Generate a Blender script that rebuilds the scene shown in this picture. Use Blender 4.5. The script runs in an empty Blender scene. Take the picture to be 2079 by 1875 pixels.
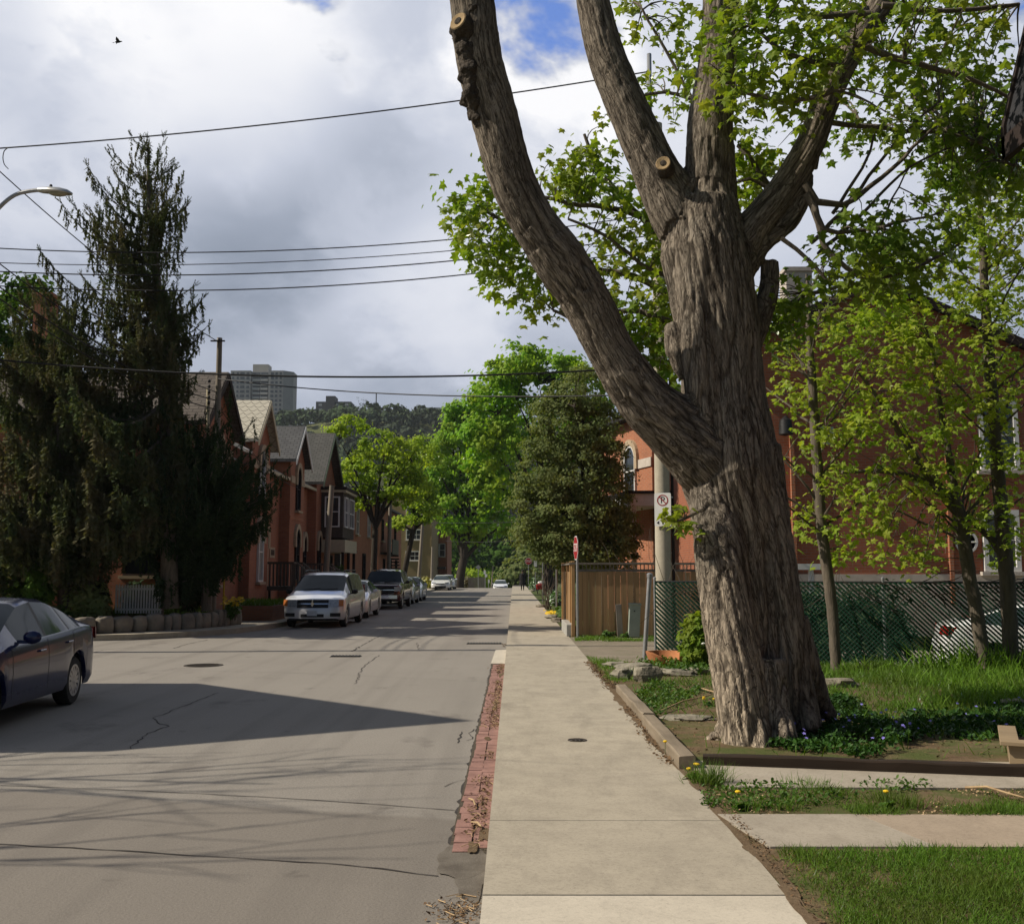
import bpy, bmesh, math, random
import numpy as np
from mathutils import Vector, Matrix, Euler, noise as mnoise
R = math.radians
random.seed(7); rng = np.random.default_rng(11)
sc = bpy.context.scene
COL = sc.collection
# ------------------------------------------------------------------ camera
F = 2090.0; PW, PH = 2079.0, 1875.0; HORIZON = 1160.0; EYE = 1.75
PITCH = math.atan((HORIZON - PH / 2) / F); YAW = math.atan(3.5 / F)
cd = bpy.data.cameras.new('camera'); cam = bpy.data.objects.new('camera', cd); COL.objects.link(cam)
cd.sensor_fit = 'HORIZONTAL'; cd.sensor_width = 36; cd.lens = 36 * F / PW; cd.clip_start = 0.05; cd.clip_end = 6000
cam.location = (0, 0, EYE); cam.rotation_euler = (R(90) + PITCH, 0, YAW)
sc.camera = cam
CM = Euler((R(90) + PITCH, 0, YAW)).to_matrix()
def ray(px, py): return CM @ Vector(((px - PW / 2) / F, (PH / 2 - py) / F, -1))
def at(px, py, Y):
    d = ray(px, py); return Vector((0, 0, EYE)) + d * (Y / d.y)
def gnd(px, py, z=0.0):
    d = ray(px, py); return Vector((0, 0, EYE)) + d * ((z - EYE) / d.z)
def mpp(px, py, Y): return Y / ray(px, py).y / F      # metres per photo pixel at depth Y
D = 2079 / 2018.0                                      # display px -> photo px
# ------------------------------------------------------------------ light
SUN_EL, SUN_BACK = R(42), R(5)      # sun to the left, a little behind the camera
sdir = Vector((-math.cos(SUN_EL) * math.cos(SUN_BACK), -math.cos(SUN_EL) * math.sin(SUN_BACK), math.sin(SUN_EL)))
sl = bpy.data.lights.new('sun', 'SUN'); sl.energy = 5.0; sl.angle = R(0.5); sl.color = (1.0, 0.91, 0.77)
so = bpy.data.objects.new('sun', sl); COL.objects.link(so); so.rotation_euler = sdir.to_track_quat('Z', 'Y').to_euler()
so.location = (-30, 0, 40)
sc.view_settings.view_transform = 'Standard'; sc.view_settings.look = 'None'; sc.view_settings.gamma = 1
sc.view_settings.exposure = 0.0
cy = sc.cycles
cy.max_bounces = 5; cy.diffuse_bounces = 2; cy.glossy_bounces = 2; cy.transmission_bounces = 3; cy.transparent_max_bounces = 6
cy.caustics_reflective = False; cy.caustics_refractive = False
cy.use_denoising = True
w = bpy.data.worlds.new('World'); sc.world = w; w.use_nodes = True
def world():
    nt = w.node_tree; N = nt.nodes; L = nt.links; N.clear()
    def nn(t, **k):
        n = N.new(t)
        for a, b in k.items(): setattr(n, a, b)
        return n
    def math_(op, a, b=None, c=None, clamp=False):
        n = nn('ShaderNodeMath', operation=op); n.use_clamp = clamp
        for i, x in enumerate((a, b, c)):
            if x is None: continue
            if isinstance(x, (int, float)): n.inputs[i].default_value = x
            else: L.new(x, n.inputs[i])
        return n.outputs[0]
    def vdot(a, v):
        n = nn('ShaderNodeVectorMath', operation='DOT_PRODUCT'); L.new(a, n.inputs[0]); n.inputs[1].default_value = v
        return n.outputs['Value']
    def mr(x, a, b, c=0.0, d=1.0, smooth=True):
        n = nn('ShaderNodeMapRange'); n.interpolation_type = 'SMOOTHSTEP' if smooth else 'LINEAR'
        L.new(x, n.inputs[0])
        for i, q in enumerate((a, b, c, d)): n.inputs[i + 1].default_value = q
        return n.outputs[0]
    def mix(f, a, b):
        n = nn('ShaderNodeMix', data_type='RGBA')
        if isinstance(f, (int, float)): n.inputs[0].default_value = f
        else: L.new(f, n.inputs[0])
        for i, x in ((6, a), (7, b)):
            if isinstance(x, tuple): n.inputs[i].default_value = (*x, 1)
            else: L.new(x, n.inputs[i])
        return n.outputs[2]
    tc = nn('ShaderNodeTexCoord'); d = tc.outputs['Generated']
    sky = nn('ShaderNodeTexSky', sky_type='NISHITA'); sky.sun_disc = False
    sky.sun_elevation = SUN_EL; sky.sun_rotation = math.atan2(sdir.x, sdir.y)
    sky.dust_density = 1.0; sky.ozone_density = 1.6
    skm = nn('ShaderNodeVectorMath', operation='SCALE'); L.new(sky.outputs[0], skm.inputs[0]); skm.inputs['Scale'].default_value = 1.0
    sx = nn('ShaderNodeSeparateXYZ'); L.new(d, sx.inputs[0])
    zz = math_('ADD', math_('MAXIMUM', sx.outputs[2], 0.0), 0.22)
    px = math_('DIVIDE', sx.outputs[0], zz); py = math_('DIVIDE', sx.outputs[1], zz)
    cb = nn('ShaderNodeCombineXYZ'); L.new(px, cb.inputs[0]); L.new(py, cb.inputs[1])
    def noise(scale, detail, rough, off, dist=0.0, stretch=(1, 1, 1), rot=0):
        mp = nn('ShaderNodeMapping'); L.new(cb.outputs[0], mp.inputs[0]); mp.inputs['Location'].default_value = off
        mp.inputs['Scale'].default_value = stretch; mp.inputs['Rotation'].default_value = (0, 0, rot)
        n = nn('ShaderNodeTexNoise'); L.new(mp.outputs[0], n.inputs[0]); n.inputs['Scale'].default_value = scale
        n.inputs['Detail'].default_value = detail; n.inputs['Roughness'].default_value = rough; n.inputs['Distortion'].default_value = dist
        return n.outputs[0]
    big = noise(1.0, 5, .50, (5.6, 3.9, 0), .12, (1, .8, 1), .3); fine = noise(3.4, 6, .55, (7, 2, 4), .2, (1, .7, 1), .3); soft = noise(.8, 2, .5, (1, 9, 2))
    warp = math_('MULTIPLY', math_('SUBTRACT', fine, .5), .030)
    def blob(x, y, inner, outer):
        v = ray(x, y).normalized()
        c = math_('ADD', vdot(d, tuple(v)), warp)
        return mr(c, math.cos(R(outer)), math.cos(R(inner)))
    # thickness: brightness of the cloud deck
    t = math_('ADD', math_('MULTIPLY', big, .62), math_('MULTIPLY', fine, .38))
    b = math_('MULTIPLY_ADD', math_('SUBTRACT', t, .5), 1.2, .64)
    def add(val, bl, amt):
        return math_('ADD', val, math_('MULTIPLY', bl, amt))
    b = add(b, blob(440, 60, 1, 11), .46)
    b = add(b, blob(60, 40, .5, 5), .16)
    b = add(b, blob(120, 230, 0, 4), -.14); b = add(b, blob(200, 140, 0, 2.5), -.14); b = add(b, blob(60, 90, 0, 3), -.08)
    b = add(b, blob(250, 260, 0, 4), -.12)
    b = add(b, blob(900, 110, 1, 6), .26); b = add(b, blob(1080, 120, 1, 6), .34)
    b = add(b, blob(580, 360, 1, 9), -.22); b = add(b, blob(480, 440, 1, 7), -.16); b = add(b, blob(780, 330, 1, 7), -.14)
    b = add(b, blob(870, 590, .0, 6.5), .17); b = add(b, blob(40, 420, 1, 7), .14)
    b = add(b, blob(1850, 330, 2, 12), -.10)
    b = math_('ADD', b, mr(sx.outputs[2], .38, .06, 0, -.52))
    ramp = nn('ShaderNodeValToRGB'); L.new(b, ramp.inputs[0]); el = ramp.color_ramp.elements
    el[0].position = 0.0; el[0].color = (.20, .24, .315, 1); el[1].position = 1.0; el[1].color = (1.0, 1.0, 1.02, 1)
    e = el.new(.28); e.color = (.365, .41, .505, 1); e = el.new(.55); e.color = (.585, .625, .73, 1); e = el.new(.78); e.color = (.775, .80, .875, 1)
    deck = mix(mr(sx.outputs[2], .15, .02), ramp.outputs[0], (.28, .32, .395))
    # coverage: heavy deck ahead, blue gaps at the top, open sky to the left rear where the sun stands
    hole = math_('MAXIMUM', math_('MAXIMUM', blob(775, -45, 1.0, 4.9), blob(1060, -50, .8, 4.7)), math_('MAXIMUM', blob(2075, 60, .5, 3.5), blob(690, -60, .5, 4)))
    ahead = mr(sx.outputs[1], .30, .62)
    scat = mr(t, .52, .70)
    cover = math_('MAXIMUM', math_('MULTIPLY', ahead, math_('SUBTRACT', 1.0, math_('MULTIPLY', hole, .92))), math_('MULTIPLY', scat, .12))
    cover = math_('MINIMUM', cover, 1.0, clamp=True)
    vm = nn('ShaderNodeVectorMath', operation='MULTIPLY'); L.new(sky.outputs[0], vm.inputs[0]); gain = nn('ShaderNodeCombineXYZ')
    for i, q in enumerate((1.1, 1.9, 3.4)): L.new(math_('MULTIPLY_ADD', hole, q - 1.0, 1.0), gain.inputs[i])
    L.new(gain.outputs[0], vm.inputs[1])
    bg1 = nn('ShaderNodeBackground'); L.new(vm.outputs[0], bg1.inputs[0]); bg1.inputs[1].default_value = 0.06
    bg2 = nn('ShaderNodeBackground'); L.new(deck, bg2.inputs[0]); bg2.inputs[1].default_value = 1.0
    ms = nn('ShaderNodeMixShader'); L.new(cover, ms.inputs[0]); L.new(bg1.outputs[0], ms.inputs[1]); L.new(bg2.outputs[0], ms.inputs[2])
    out = nn('ShaderNodeOutputWorld'); L.new(ms.outputs[0], out.inputs[0])
world()
# ------------------------------------------------------------------ helpers
BASE = {}
def link(o, parent=None):
    COL.objects.link(o)
    if parent is not None: o.parent = parent
    return o
def thing(name, label, cat, loc=(0, 0, 0), rz=0.0, group=None):
    o = bpy.data.objects.new(name, None); o.empty_display_size = .2
    COL.objects.link(o); o.location = loc; o.rotation_euler = (0, 0, rz)
    tag(o, label, cat, group); BASE[o] = Vector(loc); return o
def tag(o, label, cat, group=None):
    o['label'] = label; o['category'] = cat
    if group: o['group'] = group
    return o
def struct(o): o['kind'] = 'structure'; return o
def stuff(o): o['kind'] = 'stuff'; return o
def base_of(p):
    while p is not None:
        if p in BASE: return BASE[p]
        p = p.parent
    return Vector((0, 0, 0))
class MB:
    """collects shapes and links them as one mesh object"""
    def __init__(s): s.v = []; s.f = []; s.m = []
    def add(s, vs, fs, mi=0):
        o = len(s.v); s.v += [tuple(x) for x in vs]; s.f += [tuple(i + o for i in f) for f in fs]; s.m += [mi] * len(fs); return s
    def box(s, c, d, rz=0, rx=0, ry=0, mi=0, taper=1.0):
        M = Euler((rx, ry, rz)).to_matrix(); hx, hy, hz = d[0] / 2, d[1] / 2, d[2] / 2
        vs = []
        for z in (-1, 1):
            k = taper if z > 0 else 1
            for x, y in ((-1, -1), (1, -1), (1, 1), (-1, 1)): vs.append(M @ Vector((x * hx * k, y * hy * k, z * hz)) + Vector(c))
        return s.add(vs, [(3, 2, 1, 0), (4, 5, 6, 7), (0, 1, 5, 4), (1, 2, 6, 5), (2, 3, 7, 6), (3, 0, 4, 7)], mi)
    def bx(s, a, b, mi=0):
        return s.box([(a[i] + b[i]) / 2 for i in range(3)], [abs(b[i] - a[i]) for i in range(3)], mi=mi)
    def prism(s, poly, depth, M=Matrix.Identity(4), mi=0, cap=True):
        """poly: 2-D outline (x, z), counter clockwise seen from -y; extruded along +y"""
        n = len(poly); vs = [M @ Vector((p[0], 0, p[1])) for p in poly] + [M @ Vector((p[0], depth, p[1])) for p in poly]
        fs = [(i, (i + 1) % n, n + (i + 1) % n, n + i)[::-1] for i in range(n)]
        if cap: fs += [tuple(range(n)), tuple(range(2 * n - 1, n - 1, -1))]
        return s.add(vs, fs, mi)
    def tube(s, path, rad, n=8, mi=0, cap=True):
        path = [Vector(p) for p in path]; m = len(path)
        if not hasattr(rad, '__len__'): rad = [rad] * m
        t0 = (path[1] - path[0]).normalized(); ref = Vector((0, 0, 1)) if abs(t0.z) < .9 else Vector((1, 0, 0))
        u = t0.cross(ref).normalized(); vs = []; fs = []
        for i in range(m):
            t = (path[min(i + 1, m - 1)] - path[max(i - 1, 0)]).normalized()
            u = (u - t * u.dot(t)).normalized(); v = t.cross(u)
            for k in range(n):
                a = 2 * math.pi * k / n; vs.append(path[i] + (u * math.cos(a) + v * math.sin(a)) * rad[i])
        for i in range(m - 1):
            for k in range(n):
                k2 = (k + 1) % n; fs.append((i * n + k, i * n + k2, (i + 1) * n + k2, (i + 1) * n + k))
        if cap: fs += [tuple(range(n))[::-1], tuple((m - 1) * n + k for k in range(n))]
        return s.add(vs, fs, mi)
    def lathe(s, prof, c=(0, 0, 0), n=16, mi=0, axis=None):
        M = Vector((0, 0, 1)).rotation_difference(Vector(axis)).to_matrix() if axis else Matrix.Identity(3)
        vs = []; fs = []
        for r, z in prof:
            for k in range(n):
                a = 2 * math.pi * k / n; vs.append(M @ Vector((r * math.cos(a), r * math.sin(a), z)) + Vector(c))
        for i in range(len(prof) - 1):
            for k in range(n):
                k2 = (k + 1) % n; fs.append((i * n + k, i * n + k2, (i + 1) * n + k2, (i + 1) * n + k))
        if prof[0][0] > 1e-4: fs.append(tuple(range(n))[::-1])
        if prof[-1][0] > 1e-4: fs.append(tuple((len(prof) - 1) * n + k for k in range(n)))
        return s.add(vs, fs, mi)
    def sphere(s, c, r, nu=10, nv=7, mi=0, amp=0.0, seed=0, sq=(1, 1, 1)):
        vs = []; fs = []; c = Vector(c)
        for j in range(nv + 1):
            th = math.pi * j / nv
            for i in range(nu):
                a = 2 * math.pi * i / nu; q = Vector((math.sin(th) * math.cos(a), math.sin(th) * math.sin(a), math.cos(th)))
                k = 1 + amp * mnoise.noise(q * 1.7 + Vector((seed * 3.1, seed, 0)))
                vs.append(c + Vector((q.x * r * sq[0] * k, q.y * r * sq[1] * k, q.z * r * sq[2] * k)))
        for j in range(nv):
            for i in range(nu):
                i2 = (i + 1) % nu; fs.append((j * nu + i, (j + 1) * nu + i, (j + 1) * nu + i2, j * nu + i2))
        return s.add(vs, fs, mi)
    def build(s, name, mats, parent=None, smooth=False, world=True, bevel=0, sharp=35):
        me = bpy.data.meshes.new(name); b = base_of(parent) if (parent is not None and world) else Vector((0, 0, 0))
        me.from_pydata([(x[0] - b.x, x[1] - b.y, x[2] - b.z) for x in s.v], [], s.f)
        if not isinstance(mats, (list, tuple)): mats = [mats]
        for m in mats: me.materials.append(m)
        if len(mats) > 1: me.polygons.foreach_set('material_index', s.m)
        if smooth:
            me.polygons.foreach_set('use_smooth', [True] * len(me.polygons)); me.set_sharp_from_angle(angle=R(sharp))
        me.update()
        o = bpy.data.objects.new(name, me); link(o, parent)
        if bevel:
            bm = bmesh.new(); bm.from_mesh(me); bmesh.ops.remove_doubles(bm, verts=bm.verts, dist=1e-5)
            bmesh.ops.bevel(bm, geom=[e for e in bm.edges if len(e.link_faces) == 2 and e.calc_face_angle(0) > .5], offset=bevel, segments=1, affect='EDGES')
            bm.to_mesh(me); bm.free()
        return o
def np_mesh(name, V, Fc, mat, parent=None, smooth=False):
    """V (n,3) array, Fc (m,k) array of equal sized faces"""
    me = bpy.data.meshes.new(name); k = Fc.shape[1]; b = base_of(parent) if parent is not None else Vector((0, 0, 0))
    V = V - np.array(b)
    me.vertices.add(len(V)); me.vertices.foreach_set('co', V.astype(np.float32).ravel())
    me.loops.add(Fc.size); me.loops.foreach_set('vertex_index', Fc.astype(np.int32).ravel())
    me.polygons.add(len(Fc)); me.polygons.foreach_set('loop_start', np.arange(0, Fc.size, k, dtype=np.int32))
    me.polygons.foreach_set('use_smooth', np.full(len(Fc), smooth))
    me.materials.append(mat); me.update(calc_edges=True); me.validate()
    o = bpy.data.objects.new(name, me); return link(o, parent)
def frames(nrm, spin=None):
    """rotation matrices (n,3,3): local z -> nrm, random spin about it"""
    n = len(nrm); z = nrm / np.linalg.norm(nrm, axis=1, keepdims=True)
    if spin is None: spin = rng.uniform(0, 2 * np.pi, n)
    a = np.where(np.abs(z[:, 2:3]) < .9, np.array([[0, 0, 1.]]), np.array([[1., 0, 0]]))
    x = np.cross(a, z); x /= np.linalg.norm(x, axis=1, keepdims=True); y = np.cross(z, x)
    c, s_ = np.cos(spin)[:, None], np.sin(spin)[:, None]
    x2 = x * c + y * s_; y2 = -x * s_ + y * c
    return np.stack([x2, y2, z], axis=2)
def scatter(name, tv, tf, pos, rot, scale, mat, parent=None):
    tv = np.asarray(tv, float); tf = np.asarray(tf, int); n = len(pos)
    sc_ = np.asarray(scale, float)
    if sc_.ndim == 1: sc_ = sc_[:, None]
    P = np.einsum('nij,nvj->nvi', rot, tv[None] * sc_[:, None, :]) + pos[:, None, :]
    Fc = tf[None] + (np.arange(n) * len(tv))[:, None, None]
    return np_mesh(name, P.reshape(-1, 3), Fc.reshape(-1, tf.shape[1]), mat, parent)
def catenary(a, b, sag, n=24):
    a, b = Vector(a), Vector(b)
    return [a.lerp(b, i / n) + Vector((0, 0, -sag * 4 * (i / n) * (1 - i / n))) for i in range(n + 1)]
def interp(x, pts):
    xs = [p[0] for p in pts]; ys = [p[1] for p in pts]
    return float(np.interp(x, xs, ys))
def text_mesh(s, size, mat, parent, M, name='lettering', extrude=.002, align='CENTER'):
    cu = bpy.data.curves.new(name, 'FONT'); cu.body = s; cu.size = size; cu.align_x = align; cu.align_y = 'CENTER'; cu.extrude = extrude
    t = bpy.data.objects.new(name, cu); COL.objects.link(t)
    dg = bpy.context.evaluated_depsgraph_get(); me = bpy.data.meshes.new_from_object(t.evaluated_get(dg)); me.name = name
    bpy.data.objects.remove(t); bpy.data.curves.remove(cu)
    me.materials.clear(); me.materials.append(mat)
    o = bpy.data.objects.new(name, me); link(o, parent); o.matrix_local = M; return o
# ------------------------------------------------------------------ materials
class NT:
    def __init__(s, name):
        s.mat = bpy.data.materials.new(name); s.mat.use_nodes = True; s.nt = s.mat.node_tree; s.N = s.nt.nodes; s.L = s.nt.links; s.N.clear()
        s.out = s.N.new('ShaderNodeOutputMaterial'); s.tc = s.N.new('ShaderNodeTexCoord')
    def put(s, i, x):
        if x is None: return
        if isinstance(x, (int, float)): i.default_value = x
        elif isinstance(x, tuple): i.default_value = (*x, 1) if len(x) == 3 and i.type == 'RGBA' else x
        else: s.L.new(x, i)
    def coord(s, kind='Object', scale=(1, 1, 1), loc=(0, 0, 0), rot=(0, 0, 0), vec=None):
        m = s.N.new('ShaderNodeMapping'); s.L.new(vec or s.tc.outputs[kind], m.inputs[0])
        m.inputs['Scale'].default_value = scale; m.inputs['Location'].default_value = loc; m.inputs['Rotation'].default_value = rot
        return m.outputs[0]
    def noise(s, vec, scale, detail=4, rough=.55, dist=0):
        n = s.N.new('ShaderNodeTexNoise'); s.L.new(vec, n.inputs[0]); n.inputs['Scale'].default_value = scale
        n.inputs['Detail'].default_value = detail; n.inputs['Roughness'].default_value = rough; n.inputs['Distortion'].default_value = dist
        return n.outputs[0]
    def voro(s, vec, scale, feature='F1', out=0):
        n = s.N.new('ShaderNodeTexVoronoi'); n.feature = feature; s.L.new(vec, n.inputs[0]); n.inputs['Scale'].default_value = scale
        return n.outputs[out]
    def mr(s, x, a, b, c=0., d=1.):
        n = s.N.new('ShaderNodeMapRange'); s.L.new(x, n.inputs[0])
        for i, q in enumerate((a, b, c, d)): n.inputs[i + 1].default_value = q
        return n.outputs[0]
    def mix(s, f, a, b, mode='MIX'):
        n = s.N.new('ShaderNodeMix'); n.data_type = 'RGBA'; n.blend_type = mode; s.put(n.inputs[0], f); s.put(n.inputs[6], a); s.put(n.inputs[7], b)
        return n.outputs[2]
    def math(s, op, a, b=None):
        n = s.N.new('ShaderNodeMath'); n.operation = op; s.put(n.inputs[0], a); s.put(n.inputs[1], b); return n.outputs[0]
    def bump(s, h, strength, dist=.02, normal=None):
        n = s.N.new('ShaderNodeBump'); s.L.new(h, n.inputs['Height']); n.inputs['Strength'].default_value = strength; n.inputs['Distance'].default_value = dist
        if normal: s.L.new(normal, n.inputs['Normal'])
        return n.outputs[0]
    def bsdf(s, col, rough=.8, metal=0., bump=None, spec=.4, coat=0, trans=0, alpha=None, ior=1.45):
        p = s.N.new('ShaderNodeBsdfPrincipled'); s.put(p.inputs['Base Color'], col); s.put(p.inputs['Roughness'], rough); s.put(p.inputs['Metallic'], metal)
        p.inputs['Specular IOR Level'].default_value = spec; p.inputs['Coat Weight'].default_value = coat; p.inputs['Coat Roughness'].default_value = .05
        p.inputs['Transmission Weight'].default_value = trans; p.inputs['IOR'].default_value = ior
        if bump: s.L.new(bump, p.inputs['Normal'])
        s.L.new(p.outputs[0], s.out.inputs[0]); s.p = p; return s.mat
def mk(name, c1, c2=None, scale=8, rough=.8, metal=0., bump=.2, bscale=None, stretch=(1, 1, 1), spec=.35, coat=0, lo=.35, hi=.65, detail=5, bdist=.01):
    t = NT(name); v = t.coord(scale=stretch); n = t.noise(v, scale, detail, .6)
    c2 = c2 or tuple(x * .8 for x in c1)
    b = None
    if bump: b = t.bump(t.noise(v, bscale or scale * 4, 4, .6), bump, bdist)
    return t.bsdf(t.mix(t.mr(n, lo, hi), c1, c2), rough, metal, b, spec, coat)
def leaf_mat(name, a, b, c, trans=.45, scale=1.2, gloss=.06):
    t = NT(name); g = t.N.new('ShaderNodeNewGeometry'); n = t.noise(t.coord(), scale, 3, .6)
    col = t.mix(g.outputs['Random Per Island'], a, b); col = t.mix(t.mr(n, .42, .68), col, c)
    df = t.N.new('ShaderNodeBsdfDiffuse'); t.put(df.inputs[0], col)
    tr = t.N.new('ShaderNodeBsdfTranslucent'); t.put(tr.inputs[0], t.mix(1.0, col, (1.0, 1.0, .35), 'MULTIPLY'))
    m = t.N.new('ShaderNodeMixShader'); m.inputs[0].default_value = trans; t.L.new(df.outputs[0], m.inputs[1]); t.L.new(tr.outputs[0], m.inputs[2])
    gl = t.N.new('ShaderNodeBsdfGlossy'); gl.inputs['Roughness'].default_value = .45; t.put(gl.inputs[0], (.9, .95, .9))
    fr = t.N.new('ShaderNodeFresnel'); fr.inputs[0].default_value = 1.35
    m2 = t.N.new('ShaderNodeMixShader'); t.put(m2.inputs[0], t.math('MULTIPLY', fr.outputs[0], gloss * 3))
    t.L.new(m.outputs[0], m2.inputs[1]); t.L.new(gl.outputs[0], m2.inputs[2]); t.L.new(m2.outputs[0], t.out.inputs[0]); return t.mat
def brick_mat(name, c1, c2, mortar, w=.215, h=.075, bump=.35, stain=(.10, .05, .04), stain_amt=.35):
    t = NT(name); sp = t.N.new('ShaderNodeSeparateXYZ'); t.L.new(t.tc.outputs['Object'], sp.inputs[0])
    cb = t.N.new('ShaderNodeCombineXYZ'); t.L.new(t.math('ADD', sp.outputs[0], sp.outputs[1]), cb.inputs[0]); t.L.new(sp.outputs[2], cb.inputs[1])
    br = t.N.new('ShaderNodeTexBrick'); t.L.new(cb.outputs[0], br.inputs[0])
    t.put(br.inputs['Color1'], c1); t.put(br.inputs['Color2'], c2); t.put(br.inputs['Mortar'], mortar)
    br.inputs['Scale'].default_value = 1; br.inputs['Brick Width'].default_value = w; br.inputs['Row Height'].default_value = h
    br.inputs['Mortar Size'].default_value = .010; br.inputs['Mortar Smooth'].default_value = .2; br.inputs['Bias'].default_value = 0
    n = t.noise(t.coord(), .7, 5, .65); col = t.mix(t.math('MULTIPLY', t.mr(n, .45, .75), stain_amt), br.outputs[0], stain)
    col = t.mix(t.math('MULTIPLY', t.noise(t.coord(), 9, 3), .25), col, mortar)
    return t.bsdf(col, .88, 0, t.bump(br.outputs['Fac'], -bump, .01), .2)
def shingle_mat(name, c1, c2, gap, w=.3, h=.16, scallop=False):
    t = NT(name); sp = t.N.new('ShaderNodeSeparateXYZ'); t.L.new(t.tc.outputs['Object'], sp.inputs[0])
    cb = t.N.new('ShaderNodeCombineXYZ'); t.L.new(sp.outputs[0], cb.inputs[0]); t.L.new(t.math('MULTIPLY', sp.outputs[2], 1.4), cb.inputs[1])
    if scallop:
        # rows of round ended slates: distance to the centre of each slate in its own row
        u = t.math('DIVIDE', sp.outputs[0], w); r = t.math('DIVIDE', t.math('MULTIPLY', sp.outputs[2], 1.4), h)
        row = t.math('FLOOR', r); fu = t.math('FRACT', t.math('ADD', u, t.math('MULTIPLY', row, .5))); fv = t.math('FRACT', r)
        du = t.math('ABSOLUTE', t.math('SUBTRACT', fu, .5))
        edge = t.math('SUBTRACT', fv, t.math('MULTIPLY', t.math('MULTIPLY', du, du), 2.6))
        f = t.mr(t.math('ABSOLUTE', edge), .03, .13); n = t.noise(t.coord(), 5, 3)
        col = t.mix(f, gap, t.mix(n, c1, c2)); h_ = f
    else:
        br = t.N.new('ShaderNodeTexBrick'); t.L.new(cb.outputs[0], br.inputs[0]); t.put(br.inputs['Color1'], c1); t.put(br.inputs['Color2'], c2); t.put(br.inputs['Mortar'], gap)
        br.inputs['Scale'].default_value = 1; br.inputs['Brick Width'].default_value = w; br.inputs['Row Height'].default_value = h; br.inputs['Mortar Size'].default_value = .014
        n = t.noise(t.coord(), 1.3, 4); col = t.mix(t.math('MULTIPLY', n, .4), br.outputs[0], gap); h_ = t.math('SUBTRACT', 1.0, br.outputs['Fac'])
    return t.bsdf(col, .85, 0, t.bump(h_, .5, .02), .25)
def asphalt_mat():
    t = NT('asphalt'); v = t.coord()
    big = t.noise(v, .35, 5, .6); mid = t.noise(t.coord(scale=(1, .25, 1)), 1.4, 4, .6); fine = t.noise(v, 55, 3, .7); agg = t.voro(v, 70)
    c = t.mix(t.mr(big, .35, .65), (.178, .162, .141), (.222, .203, .177))
    c = t.mix(t.math('MULTIPLY', t.mr(mid, .5, .72), .5), c, (.175, .160, .142))
    c = t.mix(t.math('MULTIPLY', t.mr(fine, .46, .62), .75), c, (.085, .076, .067))
    c = t.mix(t.math('MULTIPLY', t.mr(agg, .0, .28), .6), (.37, .34, .295), c)
    st = t.noise(t.coord(scale=(1, .6, 1), loc=(4.2, 1.3, 0)), .8, 5, .7)
    c = t.mix(t.math('MULTIPLY', t.mr(st, .58, .70), .55), c, (.115, .10, .088))
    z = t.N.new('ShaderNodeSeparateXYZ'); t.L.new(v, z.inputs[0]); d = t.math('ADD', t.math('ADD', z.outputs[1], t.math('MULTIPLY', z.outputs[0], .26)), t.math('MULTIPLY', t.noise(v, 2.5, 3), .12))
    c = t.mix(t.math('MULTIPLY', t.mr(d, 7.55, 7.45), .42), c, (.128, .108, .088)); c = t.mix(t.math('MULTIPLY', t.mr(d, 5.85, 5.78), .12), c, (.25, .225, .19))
    tr_ = t.noise(t.coord(scale=(2.2, .06, 1), loc=(.4, 0, 0)), 1, 3, .5); c = t.mix(t.math('MULTIPLY', t.mr(tr_, .5, .72), .35), c, (.135, .121, .105))
    oil = t.noise(t.coord(loc=(9, 4, 0)), 1.9, 4, .6); c = t.mix(t.math('MULTIPLY', t.mr(oil, .66, .76), .6), c, (.075, .066, .058))
    chip = t.voro(v, 28); c = t.mix(t.math('MULTIPLY', t.mr(chip, .09, .05), .5), c, (.07, .062, .055))
    return t.bsdf(c, .93, 0, t.bump(fine, .5, .008), .2)
def concrete_mat(name, a, b, dark, speck=.35, seed=0.):
    t = NT(name); v = t.coord(loc=(seed, seed * 2, 0)); n1 = t.noise(v, .9, 6, .65); n2 = t.noise(v, 38, 4, .7); n3 = t.noise(v, 3.2, 5, .7)
    c = t.mix(t.mr(n1, .33, .67), a, b); c = t.mix(t.math('MULTIPLY', t.mr(n3, .44, .70), .55), c, dark); n4 = t.noise(t.coord(loc=(seed, 3, 0), scale=(2.4, .7, 1)), 1.3, 6, .7); c = t.mix(t.math('MULTIPLY', t.mr(n4, .52, .70), .5), c, tuple(x * .85 for x in dark))
    c = t.mix(t.math('MULTIPLY', t.mr(n2, .50, .80), speck + .28), c, tuple(x * .40 for x in a)); n5 = t.noise(v, 120, 2, .7); c = t.mix(t.math('MULTIPLY', t.mr(n5, .5, .72), .35), c, tuple(min(1, x * 1.35) for x in a))
    sp = t.voro(v, 9); c = t.mix(t.math('MULTIPLY', t.mr(sp, .055, .03), .55), c, (.08, .065, .05))
    return t.bsdf(c, .92, 0, t.bump(n2, .3, .004), .2)
def soil_mat(name, a, b, green=None, g_amt=.5, sc_=1.6):
    t = NT(name); v = t.coord(); n1 = t.noise(v, sc_, 6, .7); n2 = t.noise(v, 40, 4, .75); vv = t.voro(v, 26); c = t.mix(t.mr(n1, .35, .68), a, b); c = t.mix(t.math('MULTIPLY', t.mr(vv, .16, .06), .6), c, tuple(min(1, x * 2.1) for x in b))
    c = t.mix(t.math('MULTIPLY', t.mr(n2, .45, .8), .6), c, tuple(x * .4 for x in a))
    if green: c = t.mix(t.math('MULTIPLY', t.mr(t.noise(t.coord(loc=(5, 3, 1)), 2.2, 5, .7), .42, .62), g_amt), c, green)
    return t.bsdf(c, 1.0, 0, t.bump(n2, .6, .02), .1)
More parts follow.
